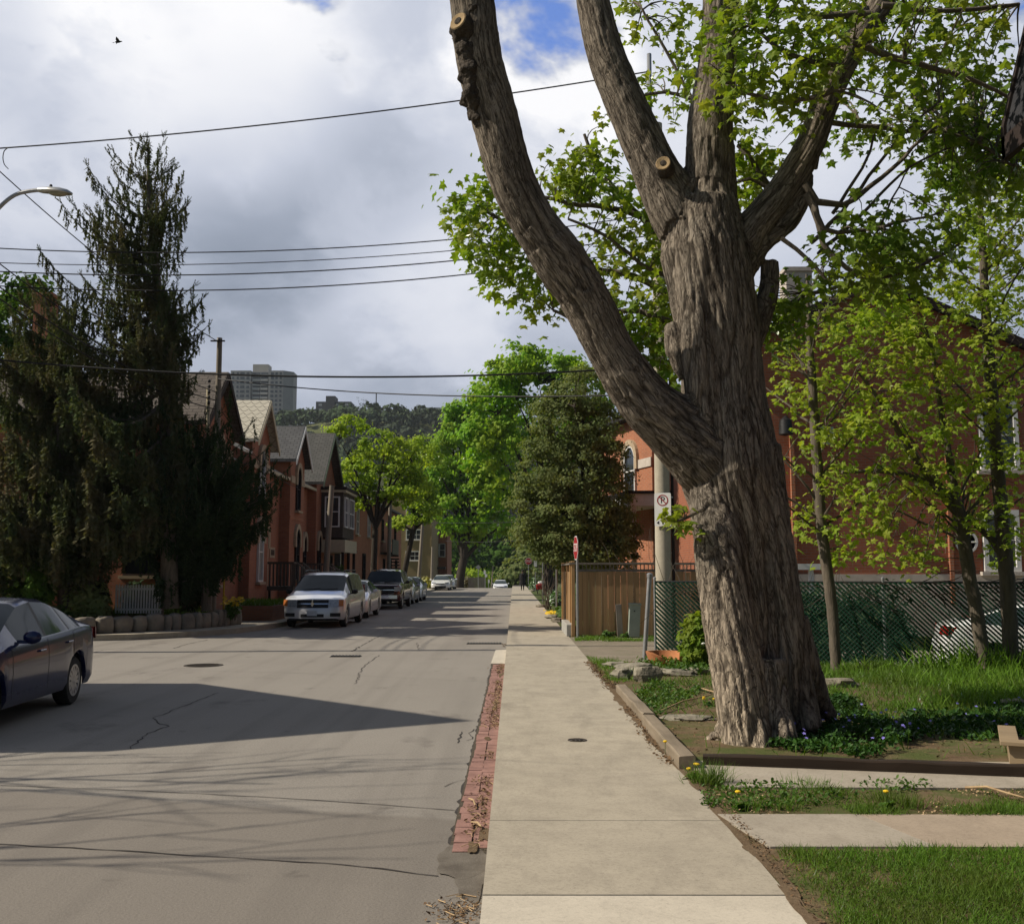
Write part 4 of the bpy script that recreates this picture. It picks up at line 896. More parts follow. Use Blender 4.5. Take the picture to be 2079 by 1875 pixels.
for pts, Y in (([(1345, 600, 15), (1250, 545, 13), (1150, 525, 11), (1050, 470, 9), (960, 420, 6)], 12.6), ([(1300, 440, 14), (1210, 412, 11), (1120, 400, 9), (1020, 375, 6)], 12.3), ([(1350, 645, 14), (1240, 610, 11), (1160, 640, 9), (1090, 610, 6)], 12.2),
               ([(1300, 470, 11), (1190, 345, 9), (1150, 265, 6)], 12.6), ([(1345, 560, 10), (1280, 530, 8), (1200, 470, 7), (1120, 430, 5)], 12.0), ([(1390, 240, 10), (1330, 130, 7), (1265, 20, 5)], 11.6), ([(1385, 200, 9), (1310, 180, 7), (1260, 190, 5)], 11.9),
               ([(1588, 365, 18), (1610, 400, 15), (1660, 402, 12), (1740, 350, 9), (1800, 290, 7), (1860, 230, 5)], 10.6), ([(1590, 380, 17), (1612, 440, 14), (1620, 480, 11), (1700, 545, 9), (1800, 530, 7), (1890, 480, 5)], 10.4),
               ([(1605, 400, 12), (1625, 450, 10), (1680, 455, 8), (1760, 440, 6), (1850, 420, 4)], 10.2), ([(1680, 80, 16), (1780, 120, 12), (1900, 150, 9), (2010, 205, 6)], 10.1), ([(1660, 130, 12), (1560, 110, 9), (1480, 50, 6)], 9.8), ([(1640, 180, 12), (1550, 200, 9), (1450, 180, 6)], 9.7),
               ([(1720, 30, 16), (1640, 28, 14), (1590, 34, 8)], 10.3), ([(1740, 10, 14), (1860, 20, 10), (2010, 10, 7)], 10.4), ([(1625, 240, 12), (1760, 255, 9), (1900, 270, 7), (2000, 330, 5)], 11.2), ([(1530, 395, 16), (1490, 330, 13), (1455, 285, 9)], 11.4), ([(1540, 390, 10), (1480, 350, 8), (1450, 360, 5)], 11.2),
               ([(1600, 480, 10), (1680, 390, 8), (1760, 285, 6), (1850, 200, 4)], 10.9), ([(1612, 500, 9), (1700, 420, 7), (1790, 330, 5), (1880, 290, 3)], 11.1), ([(1590, 580, 9), (1660, 560, 7), (1720, 470, 5), (1790, 330, 3)], 11.0), ([(1640, 420, 8), (1700, 330, 6), (1730, 250, 4)], 10.8), ([(1606, 330, 14), (1612, 270, 12), (1620, 225, 8)], 11.2), ([(1540, 470, 10), (1600, 520, 8), (1640, 560, 5)], 10.4), ([(1385, 1005, 8, -.5), (1350, 1020, 6, -.5), (1315, 1030, 4, -.55)], 10.75)): br.add(pts, Y)
cb_, cd_ = ([], []), ([], [])
LV = .118
sprays(br, sample_poly([(895, 410), (960, 345), (1010, 380), (1060, 470), (1130, 590), (1060, 625), (985, 565), (915, 480)], 46, (11.8, 13.4)), 22, .16, LV, cb_)
sprays(br, sample_poly([(1060, 340), (1110, 290), (1150, 290), (1200, 330), (1290, 430), (1330, 620), (1335, 760), (1260, 730), (1190, 560), (1150, 450), (1090, 400)], 74, (11.6, 13.2)), 22, .17, LV, cb_)
sprays(br, sample_poly([(1120, 260), (1190, 222), (1230, 300), (1160, 330)], 7, (11.8, 12.6)), 8, .14, LV, cb_)
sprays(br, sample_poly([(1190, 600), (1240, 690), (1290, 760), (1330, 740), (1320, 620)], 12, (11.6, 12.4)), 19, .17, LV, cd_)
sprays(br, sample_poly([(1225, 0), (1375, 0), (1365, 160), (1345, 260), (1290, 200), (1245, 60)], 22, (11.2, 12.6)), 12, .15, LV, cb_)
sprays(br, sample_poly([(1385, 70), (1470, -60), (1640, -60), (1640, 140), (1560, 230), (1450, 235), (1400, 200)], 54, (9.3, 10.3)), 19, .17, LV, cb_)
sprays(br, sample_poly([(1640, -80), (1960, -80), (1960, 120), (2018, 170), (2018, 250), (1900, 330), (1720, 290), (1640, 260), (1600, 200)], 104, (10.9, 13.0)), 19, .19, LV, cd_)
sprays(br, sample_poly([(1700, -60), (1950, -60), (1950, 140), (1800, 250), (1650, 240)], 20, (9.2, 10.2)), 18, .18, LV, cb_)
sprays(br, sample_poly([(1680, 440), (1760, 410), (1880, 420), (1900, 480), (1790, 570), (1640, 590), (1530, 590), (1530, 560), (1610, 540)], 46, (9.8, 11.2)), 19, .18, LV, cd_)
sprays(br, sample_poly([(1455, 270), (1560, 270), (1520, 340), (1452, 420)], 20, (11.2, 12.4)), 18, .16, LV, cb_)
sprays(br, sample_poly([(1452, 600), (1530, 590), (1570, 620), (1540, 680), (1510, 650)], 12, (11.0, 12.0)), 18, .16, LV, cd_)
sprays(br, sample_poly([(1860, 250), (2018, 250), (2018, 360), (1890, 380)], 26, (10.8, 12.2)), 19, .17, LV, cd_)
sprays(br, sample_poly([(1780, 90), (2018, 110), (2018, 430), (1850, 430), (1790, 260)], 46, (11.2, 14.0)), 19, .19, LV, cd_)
sprays(br, sample_poly([(1312, 1000), (1375, 1010), (1370, 1045), (1312, 1040)], 7, (10.0, 10.4)), 7, .07, LV, cb_)
br.mb.build('branches', M['bark_y'], TR, smooth=True, sharp=60)
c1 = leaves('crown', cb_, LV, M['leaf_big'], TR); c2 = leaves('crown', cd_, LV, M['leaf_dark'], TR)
# ------------------------------------------------------------------ young maples by the fence
def young(name_label, trunk_pts, Y, regions, per, size, mat, bl_=None, nb=12, hb=(.25, .95), blen=(1.0, 2.3), tw_extra=0):
    P, Rr = densify(*dpath(trunk_pts[0], Y)); base = (P[0].x, P[0].y, SW); t = thing('young_maple', name_label, 'tree', base, group='young maples along the slatted fence')
    m = MB(); B = Branches()
    for tp in trunk_pts:
        P, Rr = densify(*dpath(tp, Y)); P = [p + Vector((random.uniform(-1, 1), random.uniform(-1, 1), 0)) * .008 for p in P]; m.tube(P, Rr, 9); B.P += P; B.R += [r * .5 for r in Rr]
        if tp is trunk_pts[0]: m.tube([Vector((P[0].x, P[0].y, -.1)), Vector((P[0].x, P[0].y, SW + .08)), P[1]], [Rr[0] * 1.5, Rr[0] * 1.15, Rr[0] * .95], 9)
    m.build('trunk', M['bark_y'], t, smooth=True, sharp=60)
    P, Rr = densify(*dpath(trunk_pts[0], Y))
    for i in range(nb):
        k = int(len(P) * random.uniform(*hb)); k = min(k, len(P) - 2); a = random.uniform(0, 6.28); el = random.uniform(.35, 1.0); ln = random.uniform(*blen); d = Vector((math.cos(a) * math.cos(el), math.sin(a) * math.cos(el) * .7, math.sin(el))); r0 = min(Rr[k] * .5, .026)
        pts = [P[k]]; rr = [r0]
        for j in range(1, 7): pts.append(pts[-1] + d * ln / 6 + Vector((random.uniform(-.05, .05), random.uniform(-.05, .05), random.uniform(-.01, .06)))); rr.append(r0 * (1 - j / 7))
        B.raw(pts, rr)
    col = ([], [])
    for poly, n, Yr in regions: sprays(B, sample_poly(poly, n, Yr), per, .15, size, col, .75)
    B.mb.build('branches', M['bark_y'], t, smooth=True, sharp=60); leaves('crown', col, size, mat, t); return t
young('slim young maple with pale trunk just right of the big maple', [[(1648, 1325, 20), (1640, 1200, 22), (1620, 1050, 22), (1610, 900, 20), (1602, 780, 18), (1596, 680, 15), (1592, 600, 9), (1590, 540, 4)]], 17.4,
      [([(1530, 700), (1560, 620), (1700, 590), (1720, 800), (1700, 900), (1560, 880)], 74, (16.6, 18.4)), ([(1545, 880), (1700, 900), (1730, 1100), (1640, 1120), (1580, 1050)], 30, (16.6, 18.2)), ([(1600, 560), (1760, 560), (1790, 660), (1640, 660)], 26, (16.6, 18.2))], 16, .122, M['leaf_young'], nb=24)
young('forked young maple with dark trunk in front of the white car', [[(1942, 1318, 26), (1930, 1240, 27), (1908, 1120, 26), (1892, 1020, 26), (1880, 985, 24)], [(1888, 1010, 22), (1840, 950, 18), (1790, 880, 13), (1740, 800, 9), (1690, 730, 5)], [(1885, 1000, 18), (1870, 900, 14), (1850, 780, 10), (1835, 680, 6)], [(1880, 990, 16), (1850, 960, 13), (1760, 930, 10), (1660, 930, 6)]], 17.0,
      [([(1690, 760), (1760, 650), (1900, 640), (1920, 800), (1900, 1000), (1720, 960)], 96, (16.2, 18.0)), ([(1700, 960), (1880, 990), (1870, 1110), (1720, 1120)], 26, (16.2, 17.8)), ([(1750, 580), (1880, 600), (1880, 700), (1740, 680)], 18, (16.4, 17.8))], 16, .122, M['leaf_young'], nb=20, hb=(.7, .98))
young('tallest young maple with a long straight stem at the right edge', [[(1992, 1305, 30), (1985, 1150, 30), (1972, 1000, 27), (1960, 850, 24), (1950, 720, 21), (1942, 600, 18), (1936, 480, 14), (1930, 380, 10), (1928, 300, 6), (1926, 200, 3)], [(1985, 1120, 18), (1960, 1070, 15), (1930, 1040, 12), (1900, 1010, 8)]], 17.2,
      [([(1890, 250), (2018, 220), (2018, 420), (1900, 420)], 60, (16.4, 18.4)), ([(1880, 420), (2018, 420), (2018, 600), (1870, 620)], 62, (16.4, 18.4)), ([(1900, 620), (2018, 600), (2018, 800), (1920, 820)], 40, (16.2, 18.2)), ([(1930, 820), (2018, 800), (2018, 1100), (1900, 1110)], 40, (16.2, 18.2)), ([(1680, 520), (1880, 470), (1880, 600), (1700, 600)], 34, (16.6, 18.2))], 19, .115, M['leaf_young'], nb=26, hb=(.35, .97))
CV = [(0, 0, 0), (-.16, .4, .04), (0, 1, 0), (.16, .4, .04), (-.42, .62, -.05), (.42, .62, -.05)]; CF = [(0, 3, 2), (0, 2, 1), (1, 2, 4), (3, 5, 2)]
# ------------------------------------------------------------------ right side: fences, signs, garden
def along(A, B, u): return (A[0] + (B[0] - A[0]) * u, A[1] + (B[1] - A[1]) * u)
def slat_fence():
    L = math.dist(FA, FB); rz = math.atan2(FB[1] - FA[1], FB[0] - FA[0]); t = thing('chain_link_fence', 'chain link fence woven with diagonal dark green slats behind the garden', 'fence', (*FA, SW), rz)
    zb, zt = .02, 1.46; H = zt - zb; b = MB(); u = -H
    while u < L:
        wv = .050 + random.uniform(-.003, .003)
        pts = [(u, zt), (u + H, zb), (u + H + wv, zb), (u + wv, zt)]
        # clip against the ends of the fence
        def clip(p, x, keep_gt):
            o = []
            for i in range(len(p)):
                a, c = p[i], p[(i + 1) % len(p)]; ia = (a[0] > x) == keep_gt; ic = (c[0] > x) == keep_gt
                if ia: o.append(a)
                if ia != ic: q = (x - a[0]) / (c[0] - a[0]); o.append((x, a[1] + (c[1] - a[1]) * q))
            return o
        p = clip(clip(pts, 0, True), L, False) if True else pts
        if len(p) > 2: b.prism(p[::-1], .004 , Matrix.Translation((0, random.uniform(-.006, .006), 0)))
        u += .083
    b.build('slat_panel', M['slat'], t, world=False)
    w_ = MB(); u = -H
    while u < L:
        a, c = max(u, 0), min(u + H, L)
        if c > a: w_.tube([(a, -.012, zb + (a - u)), (c, -.012, zb + (c - u))], .0016, 4)
        if c > a: w_.tube([(a, -.009, zt - (a - u)), (c, -.009, zt - (c - u))], .0016, 4)
        u += .083
    w_.build('mesh_wire', M['slat'], t, world=False)
    for k, uu in enumerate((.0, 2.55, 4.05, 6.4, 8.9, 11.3)):
        p = MB(); p.tube([(uu, .04, -.3), (uu, .04, zt + .05)], .024, 10); p.lathe([(.03, 0), (.028, .03), (0, .05)], (uu, .04, zt + .05), 10); p.build('post', M['metal_grey'], t, True, False)
    r = MB(); r.tube([(0, .04, zt + .0), (L, .04, zt + .0)], .020, 8); r.build('top_rail', M['metal_dark'], t, True, False)
    return t
slat_fence()
# bare vine sprawled along the fence top
def vine():
    t = thing('vine', 'dark tangled bare vine sprawling over the top of the slatted fence', 'vine', (5, 18.6, 1.5)); b = MB()
    for i in range(70):
        u = random.uniform(.02, .9); p = along(FA, FB, u); P = [Vector((p[0], p[1] - .05, SW + 1.43 + random.uniform(-.08, .06)))]
        d = Vector((random.choice((-1, 1)) * random.uniform(.4, 1), -.1, random.uniform(-.5, .35)))
        for k in range(8): d = (d + Vector((random.uniform(-.25, .25), random.uniform(-.12, .12), random.uniform(-.35, .28)))).normalized(); q = P[-1] + d * .15; q.z = max(SW + .7, min(q.z, SW + 1.66)); P.append(q)
        b.tube(P, [.008] * 5 + [.006, .005, .004, .002], 4)
    b.build('stems', M['bark_d'], t)
vine()
def post_thing(name, label, cat, a, c, r, mat, cap=True):
    t = thing(name, label, cat, tuple(a)); b = MB(); b.tube([a, c], r, 12); b.build('pipe', mat, t, True)
    if cap: k = MB(); k.lathe([(r * 1.35, -.05), (r * 1.35, .01), (r * .8, .03), (0, .035)], c, 12); k.build('cap', mat, t, True)
    return t
post_thing('metal_post', 'leaning grey steel post at the left end of the slatted fence', 'post', gnd(1308, 1340, SW), at(1319, 1166, gnd(1308, 1340, SW).y), .042, M['metal_grey'])
# wooden board fence round the neighbouring yard
def board_fence():
    wx, wy = 1.53, 26.75; t = thing('board_fence', 'brown cedar board fence with a grey capped open top rail', 'fence', (wx, wy, SW)); ex = 6.2
    def boards(a, c, ax, mat, name):
        b = MB(); n = int(abs(c - a) / .16)
        for i in range(n):
            u = a + (c - a) * (i + .5) / n; h = 1.62 + random.uniform(-.012, .008); o = random.uniform(-.006, .006); s = (abs(c - a) / n - .007, .022, h)
            if ax == 'x': b.box((u, wy + o, SW + .03 + h / 2), s)
            else: b.box((wx + o, u, SW + .03 + h / 2), (s[1], s[0], s[2]))
        return b.build(name, mat, t)
    boards(wx + .08, ex, 'x', M['wood_fence'], 'board_panel'); boards(wy + .25, wy + 5.4, 'y', M['wood_fence'], 'board_panel')
    for (x, y) in ((wx, wy), (wx, wy + .75), (wx, wy + 2.6), (wx, wy + 5.4), (wx + 2.3, wy + .06), (ex, wy + .06)):
        p = MB(); p.box((x, y, SW + .95), (.095, .095, 1.95)); p.build('post', M['wood_new'], t, bevel=.006)
    r = MB(); r.box(((wx + ex) / 2, wy, SW + 1.86), (ex - wx + .2, .13, .045)); r.box((wx, wy + 2.75, SW + 1.855), (.12, 5.3, .04)); r.box(((wx + ex) / 2, wy + .03, SW + 1.675), (ex - wx - .1, .045, .05)); r.build('cap_rail', M['wood_grey'], t)
    l = MB()
    for i in range(46):
        x = wx + .15 + i * .1; l.box((x, wy + .02, SW + 1.77), (.022, .02, .14))
    l.box(((wx + ex) / 2, wy + .02, SW + 1.705), (ex - wx - .2, .016, .016)); l.box(((wx + ex) / 2, wy + .02, SW + 1.832), (ex - wx - .2, .016, .012)); l.build('lattice', M['wood_grey'], t)
    k = MB()
    for i in range(7): k.box((wx - .08, wy + .18 + i * .40, SW + .15), (.19, .39, .30 + (.02 if i % 2 else 0)))
    k.build('block_footing', M['block'], t, bevel=.008)
board_fence()
# stop sign (near) seen almost edge-on
def octagon(r): return [(r * math.cos(R(22.5 + 45 * i)), r * math.sin(R(22.5 + 45 * i))) for i in range(8)]
def stop_sign(base, zc, n, rad, label, post_r=.03, back=False):
    rz = math.atan2(n[0], -n[1]); t = thing('stop_sign', label, 'traffic sign', base, rz)
    p = MB(); p.tube([(0, .035, -.2), (0, .035, zc - base[2] + rad * .75)], post_r, 10); p.build('post', M['metal_grey'], t, True, False)
    zc -= base[2]; b = MB(); k = 1 / math.cos(R(22.5)); b.prism(octagon(rad * k), .004, Matrix.Translation((0, 0, zc))); b.build('border', M['sign_white'], t, world=False)
    b = MB(); b.prism(octagon(rad * .93 * k), .003, Matrix.Translation((0, -.003, zc))); o = b.build('face', M['sign_red'], t, world=False)
    b = MB(); b.prism(octagon(rad * .98 * k), .003, Matrix.Translation((0, .0045, zc))); b.build('back', M['sign_back'], t, world=False)
    text_mesh('STOP', rad * .86, M['sign_white'], t, Matrix.Translation((0, -.0045, zc)) @ Euler((R(90), 0, 0)).to_matrix().to_4x4() @ Matrix.Diagonal((.8, 1.15, 1, 1)))
    return t
g = gnd(1170, 1294, SW); stop_sign((g.x, g.y, SW), at(1173, 1112, g.y).z, (-.993, -.12), .30, 'red stop sign seen nearly edge-on beside the board fence')
g = at(1073, 1196, 96); stop_sign((g.x, 96, .1), at(1073, 1139, 96).z, (-.05, -1), .31, 'distant red stop sign facing the camera at the end of the sidewalk')
# concrete utility pole with conduit and mast
PX, PY_ = at(1347, 1150, 23).x, 23.0
def pole():
    t = thing('utility_pole', 'thick pale concrete utility pole behind the slatted fence', 'utility pole', (PX, PY_, -.2)); zt = at(1354, 252, PY_).z; b = MB()
    b.lathe([(.185, -.4), (.178, 2.5), (.155, 7), (.128, zt), (.0, zt + .02)], (PX, PY_, 0), 20); b.build('shaft', M['pole'], t, True)
    c = MB(); c.tube([(PX + .22, PY_ - .05, 0), (PX + .21, PY_ - .05, 7.4)], .035, 8); c.build('conduit', M['trim_dark'], t, True)
    m = MB(); m.tube([(PX - .16, PY_, zt - 1.4), (PX - .15, PY_, at(1341, 110, PY_).z)], .055, 8); m.build('mast', M['metal_grey'], t, True)
    for z in (9.95, 9.6, 9.42, 9.1):
        i = MB(); i.lathe([(.03, -.06), (.06, -.03), (.03, 0), (.06, .03), (.03, .06)], (PX - .22, PY_ - .02, z), 10, axis=(0, 0, 1)); i.bx((PX - .22, PY_ - .04, z - .02), (PX - .08, PY_, z + .02)); i.build('insulator', M['metal_dark'], t, True)
    return t
pole()
def parking_sign():
    c = at(1345.5, 1034, PY_ - .22); t = thing('no_parking_sign', 'white no parking sign with red ring and two arrows strapped to the concrete pole', 'traffic sign', (c.x, c.y, c.z), R(-20)); W_, H_ = .185, .37
    o = []; r = .035
    for (cx, cz, a0) in ((W_ - r, H_ - r, 0), (-W_ + r, H_ - r, 90), (-W_ + r, -H_ + r, 180), (W_ - r, -H_ + r, 270)):
        for k in range(5): a = R(a0 + k * 22.5); o.append((cx + r * math.cos(a), cz + r * math.sin(a)))
    b = MB(); b.prism(o, .005); b.build('plate', M['sign_white'], t, world=False)
    ring = MB(); n = 32; zc = .205
    for (ra, rb, m_) in ((.125, .103, 0),):
        vs = [(ra * math.cos(2 * math.pi * i / n), -.004, zc + ra * math.sin(2 * math.pi * i / n)) for i in range(n)] + [(rb * math.cos(2 * math.pi * i / n), -.004, zc + rb * math.sin(2 * math.pi * i / n)) for i in range(n)]
        ring.add(vs, [(i, (i + 1) % n, n + (i + 1) % n, n + i) for i in range(n)])
    ring.box((0, -.0035, zc), (.22, .003, .022), ry=R(45)); ring.build('ring', M['sign_red'], t, world=False)
    text_mesh('P', .20, M['sign_black'], t, Matrix.Translation((0, -.002, zc)) @ Euler((R(90), 0, 0)).to_matrix().to_4x4(), 'letter')
    a = MB()
    for s in (-1, 1): a.prism([(s * .14, -.29), (s * .085, -.25), (s * .085, -.33)][::s], .004, Matrix.Translation((0, -.004, 0)))
    a.box((0, -.002, -.305), (.035, .004, .035)); a.build('arrows', M['sign_black'], t, world=False)
    s = MB(); s.lathe([(.19, -.02), (.19, .02)], (.0, .22, .28), 16); s.lathe([(.19, -.02), (.19, .02)], (.0, .22, -.28), 16); s.build('strap', M['metal_grey'], t, world=False)
parking_sign()
# pale green utility pedestal and a grey board stub leaning on the fence
def pedestal():
    g = at(1288, 1284, 26.42); t = thing('utility_pedestal', 'pale green utility box leaning beside the board fence', 'utility box', (g.x, g.y, SW), R(4))
    b = MB(); b.box((0, 0, .41), (.27, .20, .82), ry=R(3)); b.build('cabinet', M['box_green'], t, world=False, bevel=.015)
    b = MB(); b.box((.02, -.003, .83), (.30, .235, .05), ry=R(3)); b.build('lid', M['box_green'], t, world=False, bevel=.012)
    b = MB(); b.box((-.01, -.108, .66), (.03, .02, .03)); b.build('latch', M['metal_dark'], t, world=False)
pedestal()
g = at(1258, 1280, 26.55); b = MB(); b.box((g.x, g.y + .02, SW + .40), (.15, .045, .84), ry=R(-3)); tag(b.build('board', M['wood_grey'], bevel=.006), 'short grey board standing against the fence left of the pale green utility box', 'board')
# garden timbers
def timber(a, c, wd, h, label, mat, grp=None, z0=SW - .03):
    a, c = Vector(a), Vector(c); L_ = (c - a).length; rz = math.atan2(c.y - a.y, c.x - a.x); t = thing('garden_timber', label, 'timber', (a.x, a.y, z0), rz, grp); b = MB(); n = 10; vs = []; fs = []
    for i in range(n + 1):
        x = L_ * i / n; dy = random.uniform(-.006, .006); dz = random.uniform(-.010, .006)
        vs += [(x, -wd / 2 + dy, 0), (x, -wd / 2 + dy + random.uniform(-.004, .004), h + dz - .012), (x, -wd / 2 + .014 + dy, h + dz), (x, wd / 2 - .014 + dy, h + dz + random.uniform(-.008, .004)), (x, wd / 2 + dy, h + dz - .014), (x, wd / 2 + dy, 0)]
    for i in range(n):
        for k in range(6): fs.append((i * 6 + k, i * 6 + (k + 1) % 6, i * 6 + 6 + (k + 1) % 6, i * 6 + 6 + k))
    fs += [tuple(range(6))[::-1], tuple(n * 6 + k for k in range(6))]; b.add(vs, fs); b.build('beam', mat, t, world=False); return t
A, B_ = gnd(1395, 1532, SW + .12), gnd(1258, 1386, SW + .12); q = .45
M['wood_timber_x'] = wood_mat('weathered_timber_length', (.29, .235, .17), (.18, .145, .10), 0)
timber((A.x, A.y), (A.x + (B_.x - A.x) * q, A.y + (B_.y - A.y) * q), .14, .15, 'pale weathered timber edging the sidewalk, nearer length with a rotted end', M['wood_timber_x'], 'pale timbers along the sidewalk')
timber((A.x + (B_.x - A.x) * (q + .015) + .02, A.y + (B_.y - A.y) * (q + .015)), (B_.x + .02, B_.y), .14, .14, 'pale weathered timber edging the sidewalk, farther length towards the stones', M['wood_timber_x'], 'pale timbers along the sidewalk')
A, B_ = gnd(1430, 1530, SW + .1), gnd(2060, 1556, SW + .1); timber((A.x, A.y + .06), (B_.x + .3, B_.y + .06), .13, .13, 'long dark wet timber lying in front of the big maple', M['wood_dark'])
# corner of a low plank planter at the right edge
def planter():
    g = gnd(2038, 1560, SW); t = thing('plank_planter', 'corner of a low wooden plank box with an overhanging top at the right edge', 'planter', (g.x, g.y, SW), R(-24))
    b = MB(); b.bx((.05, 0, 0), (1.4, .04, .19)); b.bx((.05, .04, 0), (.09, .9, .19)); b.bx((1.36, .04, 0), (1.4, .9, .19)); b.build('side_board', M['wood_plank'], t, world=False)
    b = MB(); b.bx((-.02, -.06, .20), (1.45, .10, .235)); b.bx((-.02, .102, .20), (.13, .95, .235)); b.build('rim', M['wood_plank'], t, world=False, bevel=.004)
    b = MB(); b.bx((.10, .05, 0), (1.35, .88, .15)); b.build('soil', M['soil_bare'], t, world=False)
planter()
# stones of the low edging
def rock(px, py, r, sq, seed, label, z=SW, rz=0.0, name='rock', mat='rock', grp='stones edging the garden'):
    g = gnd(px, py, z); b = MB(); b.sphere((0, 0, 0), r, 16, 11, amp=.55, seed=seed, sq=sq)
    for i, v in enumerate(b.v):
        n = mnoise.noise(Vector(v) * 9 + Vector((seed, 0, 0))) * .10 * r; k = 1 + n / max(r, .01); zz = max(v[2], -.4 * r * sq[2]); b.v[i] = (v[0] * k, v[1] * k, min(zz, r * sq[2] * .78))
    o = b.build(name, M[mat], None, True, sharp=38); o.location = (g.x, g.y, z + r * sq[2] * .35); o.rotation_euler = (random.uniform(-.1, .1), random.uniform(-.1, .1), rz); return tag(o, label, 'stone', grp)
for a in ((1290, 1362, .26, (1.25, .9, .42), 1, 'flat dark slab bridging the top of the garden stones'), (1262, 1376, .15, (1, .8, .9), 2, 'rounded stone at the sidewalk end of the edging'), (1312, 1382, .20, (1, .7, .95), 3, 'pale triangular stone leaning at the front of the edging'),
          (1375, 1370, .22, (1.5, .7, .35), 4, 'thin slab half hidden in weeds right of the pale stone'), (1420, 1366, .20, (1.4, .7, .4), 5, 'dark layered stone at the foot of the green shrub'), (1455, 1368, .18, (1.2, .7, .5), 6, 'grey stone just left of the big trunk'),
          (1392, 1458, .17, (1.7, 1, .16), 7, 'flat round stepping stone left of the big trunk'), (1700, 1392, .22, (1.5, .7, .45), 8, 'tan stone right of the big trunk at the edge of the grass'), (1250, 1352, .16, (1.5, .8, .4), 9, 'low flat stone beside the gravel pull-in')):
    rock(*a)
rock(2055, 1437, .13, (1.3, .9, .7), 12, 'pale square stone in the ivy near the right edge', grp=None)
rock(1648, 1398, .10, (1, 1, 1), 14, 'small orange ball-like gourd by the right root of the maple', mat='terra', name='gourd', grp=None)['category'] = 'gourd'
# broken terracotta bowl
def bowl():
    g = gnd(1350, 1346, SW); t = thing('terracotta_planter', 'broken round terracotta planter lying by the steel post', 'planter', (g.x, g.y, SW)); n = 40; vs = []; fs = []
    prof = [(.27, 0), (.335, .17), (.345, .21), (.305, .21), (.295, .165), (.235, .03)]
    ks = [i for i in range(n + 1)]
    for i in ks:
        a = R(-30 + 300 * i / n); cut = .5 + .5 * min(1, min(i, n - i) / 7) if True else 1
        for r_, z in prof: vs.append((r_ * math.cos(a), r_ * math.sin(a), z * cut))
    m = len(prof)
    for i in range(n):
        for k in range(m): fs.append((i * m + k, (i + 1) * m + k, (i + 1) * m + (k + 1) % m, i * m + (k + 1) % m))
    fs += [tuple(range(m)), tuple(n * m + k for k in range(m))[::-1]]
    b = MB(); b.add(vs, fs); b.build('rim', M['terra'], t, True, False)
    b = MB(); vs = []; 
    for i in range(9):
        a = R(-80 + 8 * i)
        for r_, z in ((.30, .0), (.34, .20), (.31, .20), (.27, .02)): vs.append((r_ * math.cos(a) + .16, r_ * math.sin(a) * 1.05 - .03, z * (.95 - .07 * i) + .02))
    fs = [(i * 4 + k, i * 4 + 4 + k, i * 4 + 4 + (k + 1) % 4, i * 4 + (k + 1) % 4) for i in range(8) for k in range(4)]; b.add(vs, fs); o = b.build('shard', mk('ochre_clay', (.55, .30, .10), (.45, .24, .08), 9, .8, bump=.3), t, True, False)
bowl()
# leafy shrub against the fence
def shrub(name, label, cx, cy, z0, rx, ry, h, n, size, mat, tv=LFV, tf=LFF, stems=14, seed=0, cat='shrub', lumps=9):
    t = thing(name, label, cat, (cx, cy, z0)); b = MB(); rr = np.random.default_rng(seed + 50); L_ = rr.normal(0, 1, (lumps, 3)); L_ /= np.linalg.norm(L_, axis=1, keepdims=True); L_ *= rr.uniform(.35, .8, (lumps, 1)); L_[:, 2] = np.abs(L_[:, 2]) * .9
    for i in range(stems):
        a = rr.uniform(0, 6.28); q = rr.uniform(.2, .8); b.tube([(cx + .05 * math.cos(a), cy + .05 * math.sin(a), z0 - .05), (cx + rx * q * .5 * math.cos(a), cy + ry * q * .5 * math.sin(a), z0 + h * .5), (cx + rx * q * math.cos(a), cy + ry * q * math.sin(a), z0 + h * rr.uniform(.6, .95))], [.012, .009, .004], 5)
    b.build('stems', M['bark_y'], t)
    k = rr.integers(0, lumps, n); q = rr.normal(0, 1, (n, 3)); q /= np.linalg.norm(q, axis=1, keepdims=True); q *= (rr.random((n, 1)) ** .4) * rr.uniform(.28, .48, lumps)[k][:, None]; p = L_[k] * np.array([.75, .75, 1]) + q
    pos = np.stack([cx + p[:, 0] * rx * 1.15, cy + p[:, 1] * ry * 1.15, z0 + np.clip((p[:, 2] + .25) / 1.35, .01, 1.2) * h], 1)
    nr = np.stack([p[:, 0] + rr.normal(0, .4, n), p[:, 1] + rr.normal(0, .4, n), p[:, 2] * .5 + .5 + rr.normal(0, .3, n)], 1)
    scatter('foliage', tv, tf, pos, leaf_frames(nr), size * rr.uniform(.6, 1.2, n), mat, t); return t
c = at(1432, 1290, 17.9); s = shrub('leafy_shrub', 'bright leafy shrub growing against the slats left of the big trunk', c.x, 18.0, SW, .52, .38, 1.25, 1500, .14, M['leaf_big'], MAPV, MAPF, seed=3, lumps=18)
b = MB(); w_ = at(1428, 1306, 17.45); b.sphere(w_, .028, 10, 7, amp=.9, seed=4, sq=(1.2, 1, .6)); b.build('white_flower', M['flower_w'], s, True)
for (px, py, y_, lb) in ((1222, 1284, 26.3, 'small weed clump at the fence foot left of the grey board'), (1266, 1286, 26.2, 'small weed clump at the fence foot between the board and the green box')):
    g = gnd(px, py, SW); shrub('weed_clump', lb, g.x, min(g.y, 26.45), SW - .01, .22, .12, .22, 160, .10, M['leaf_shrub'], seed=px, cat='weed', stems=4)
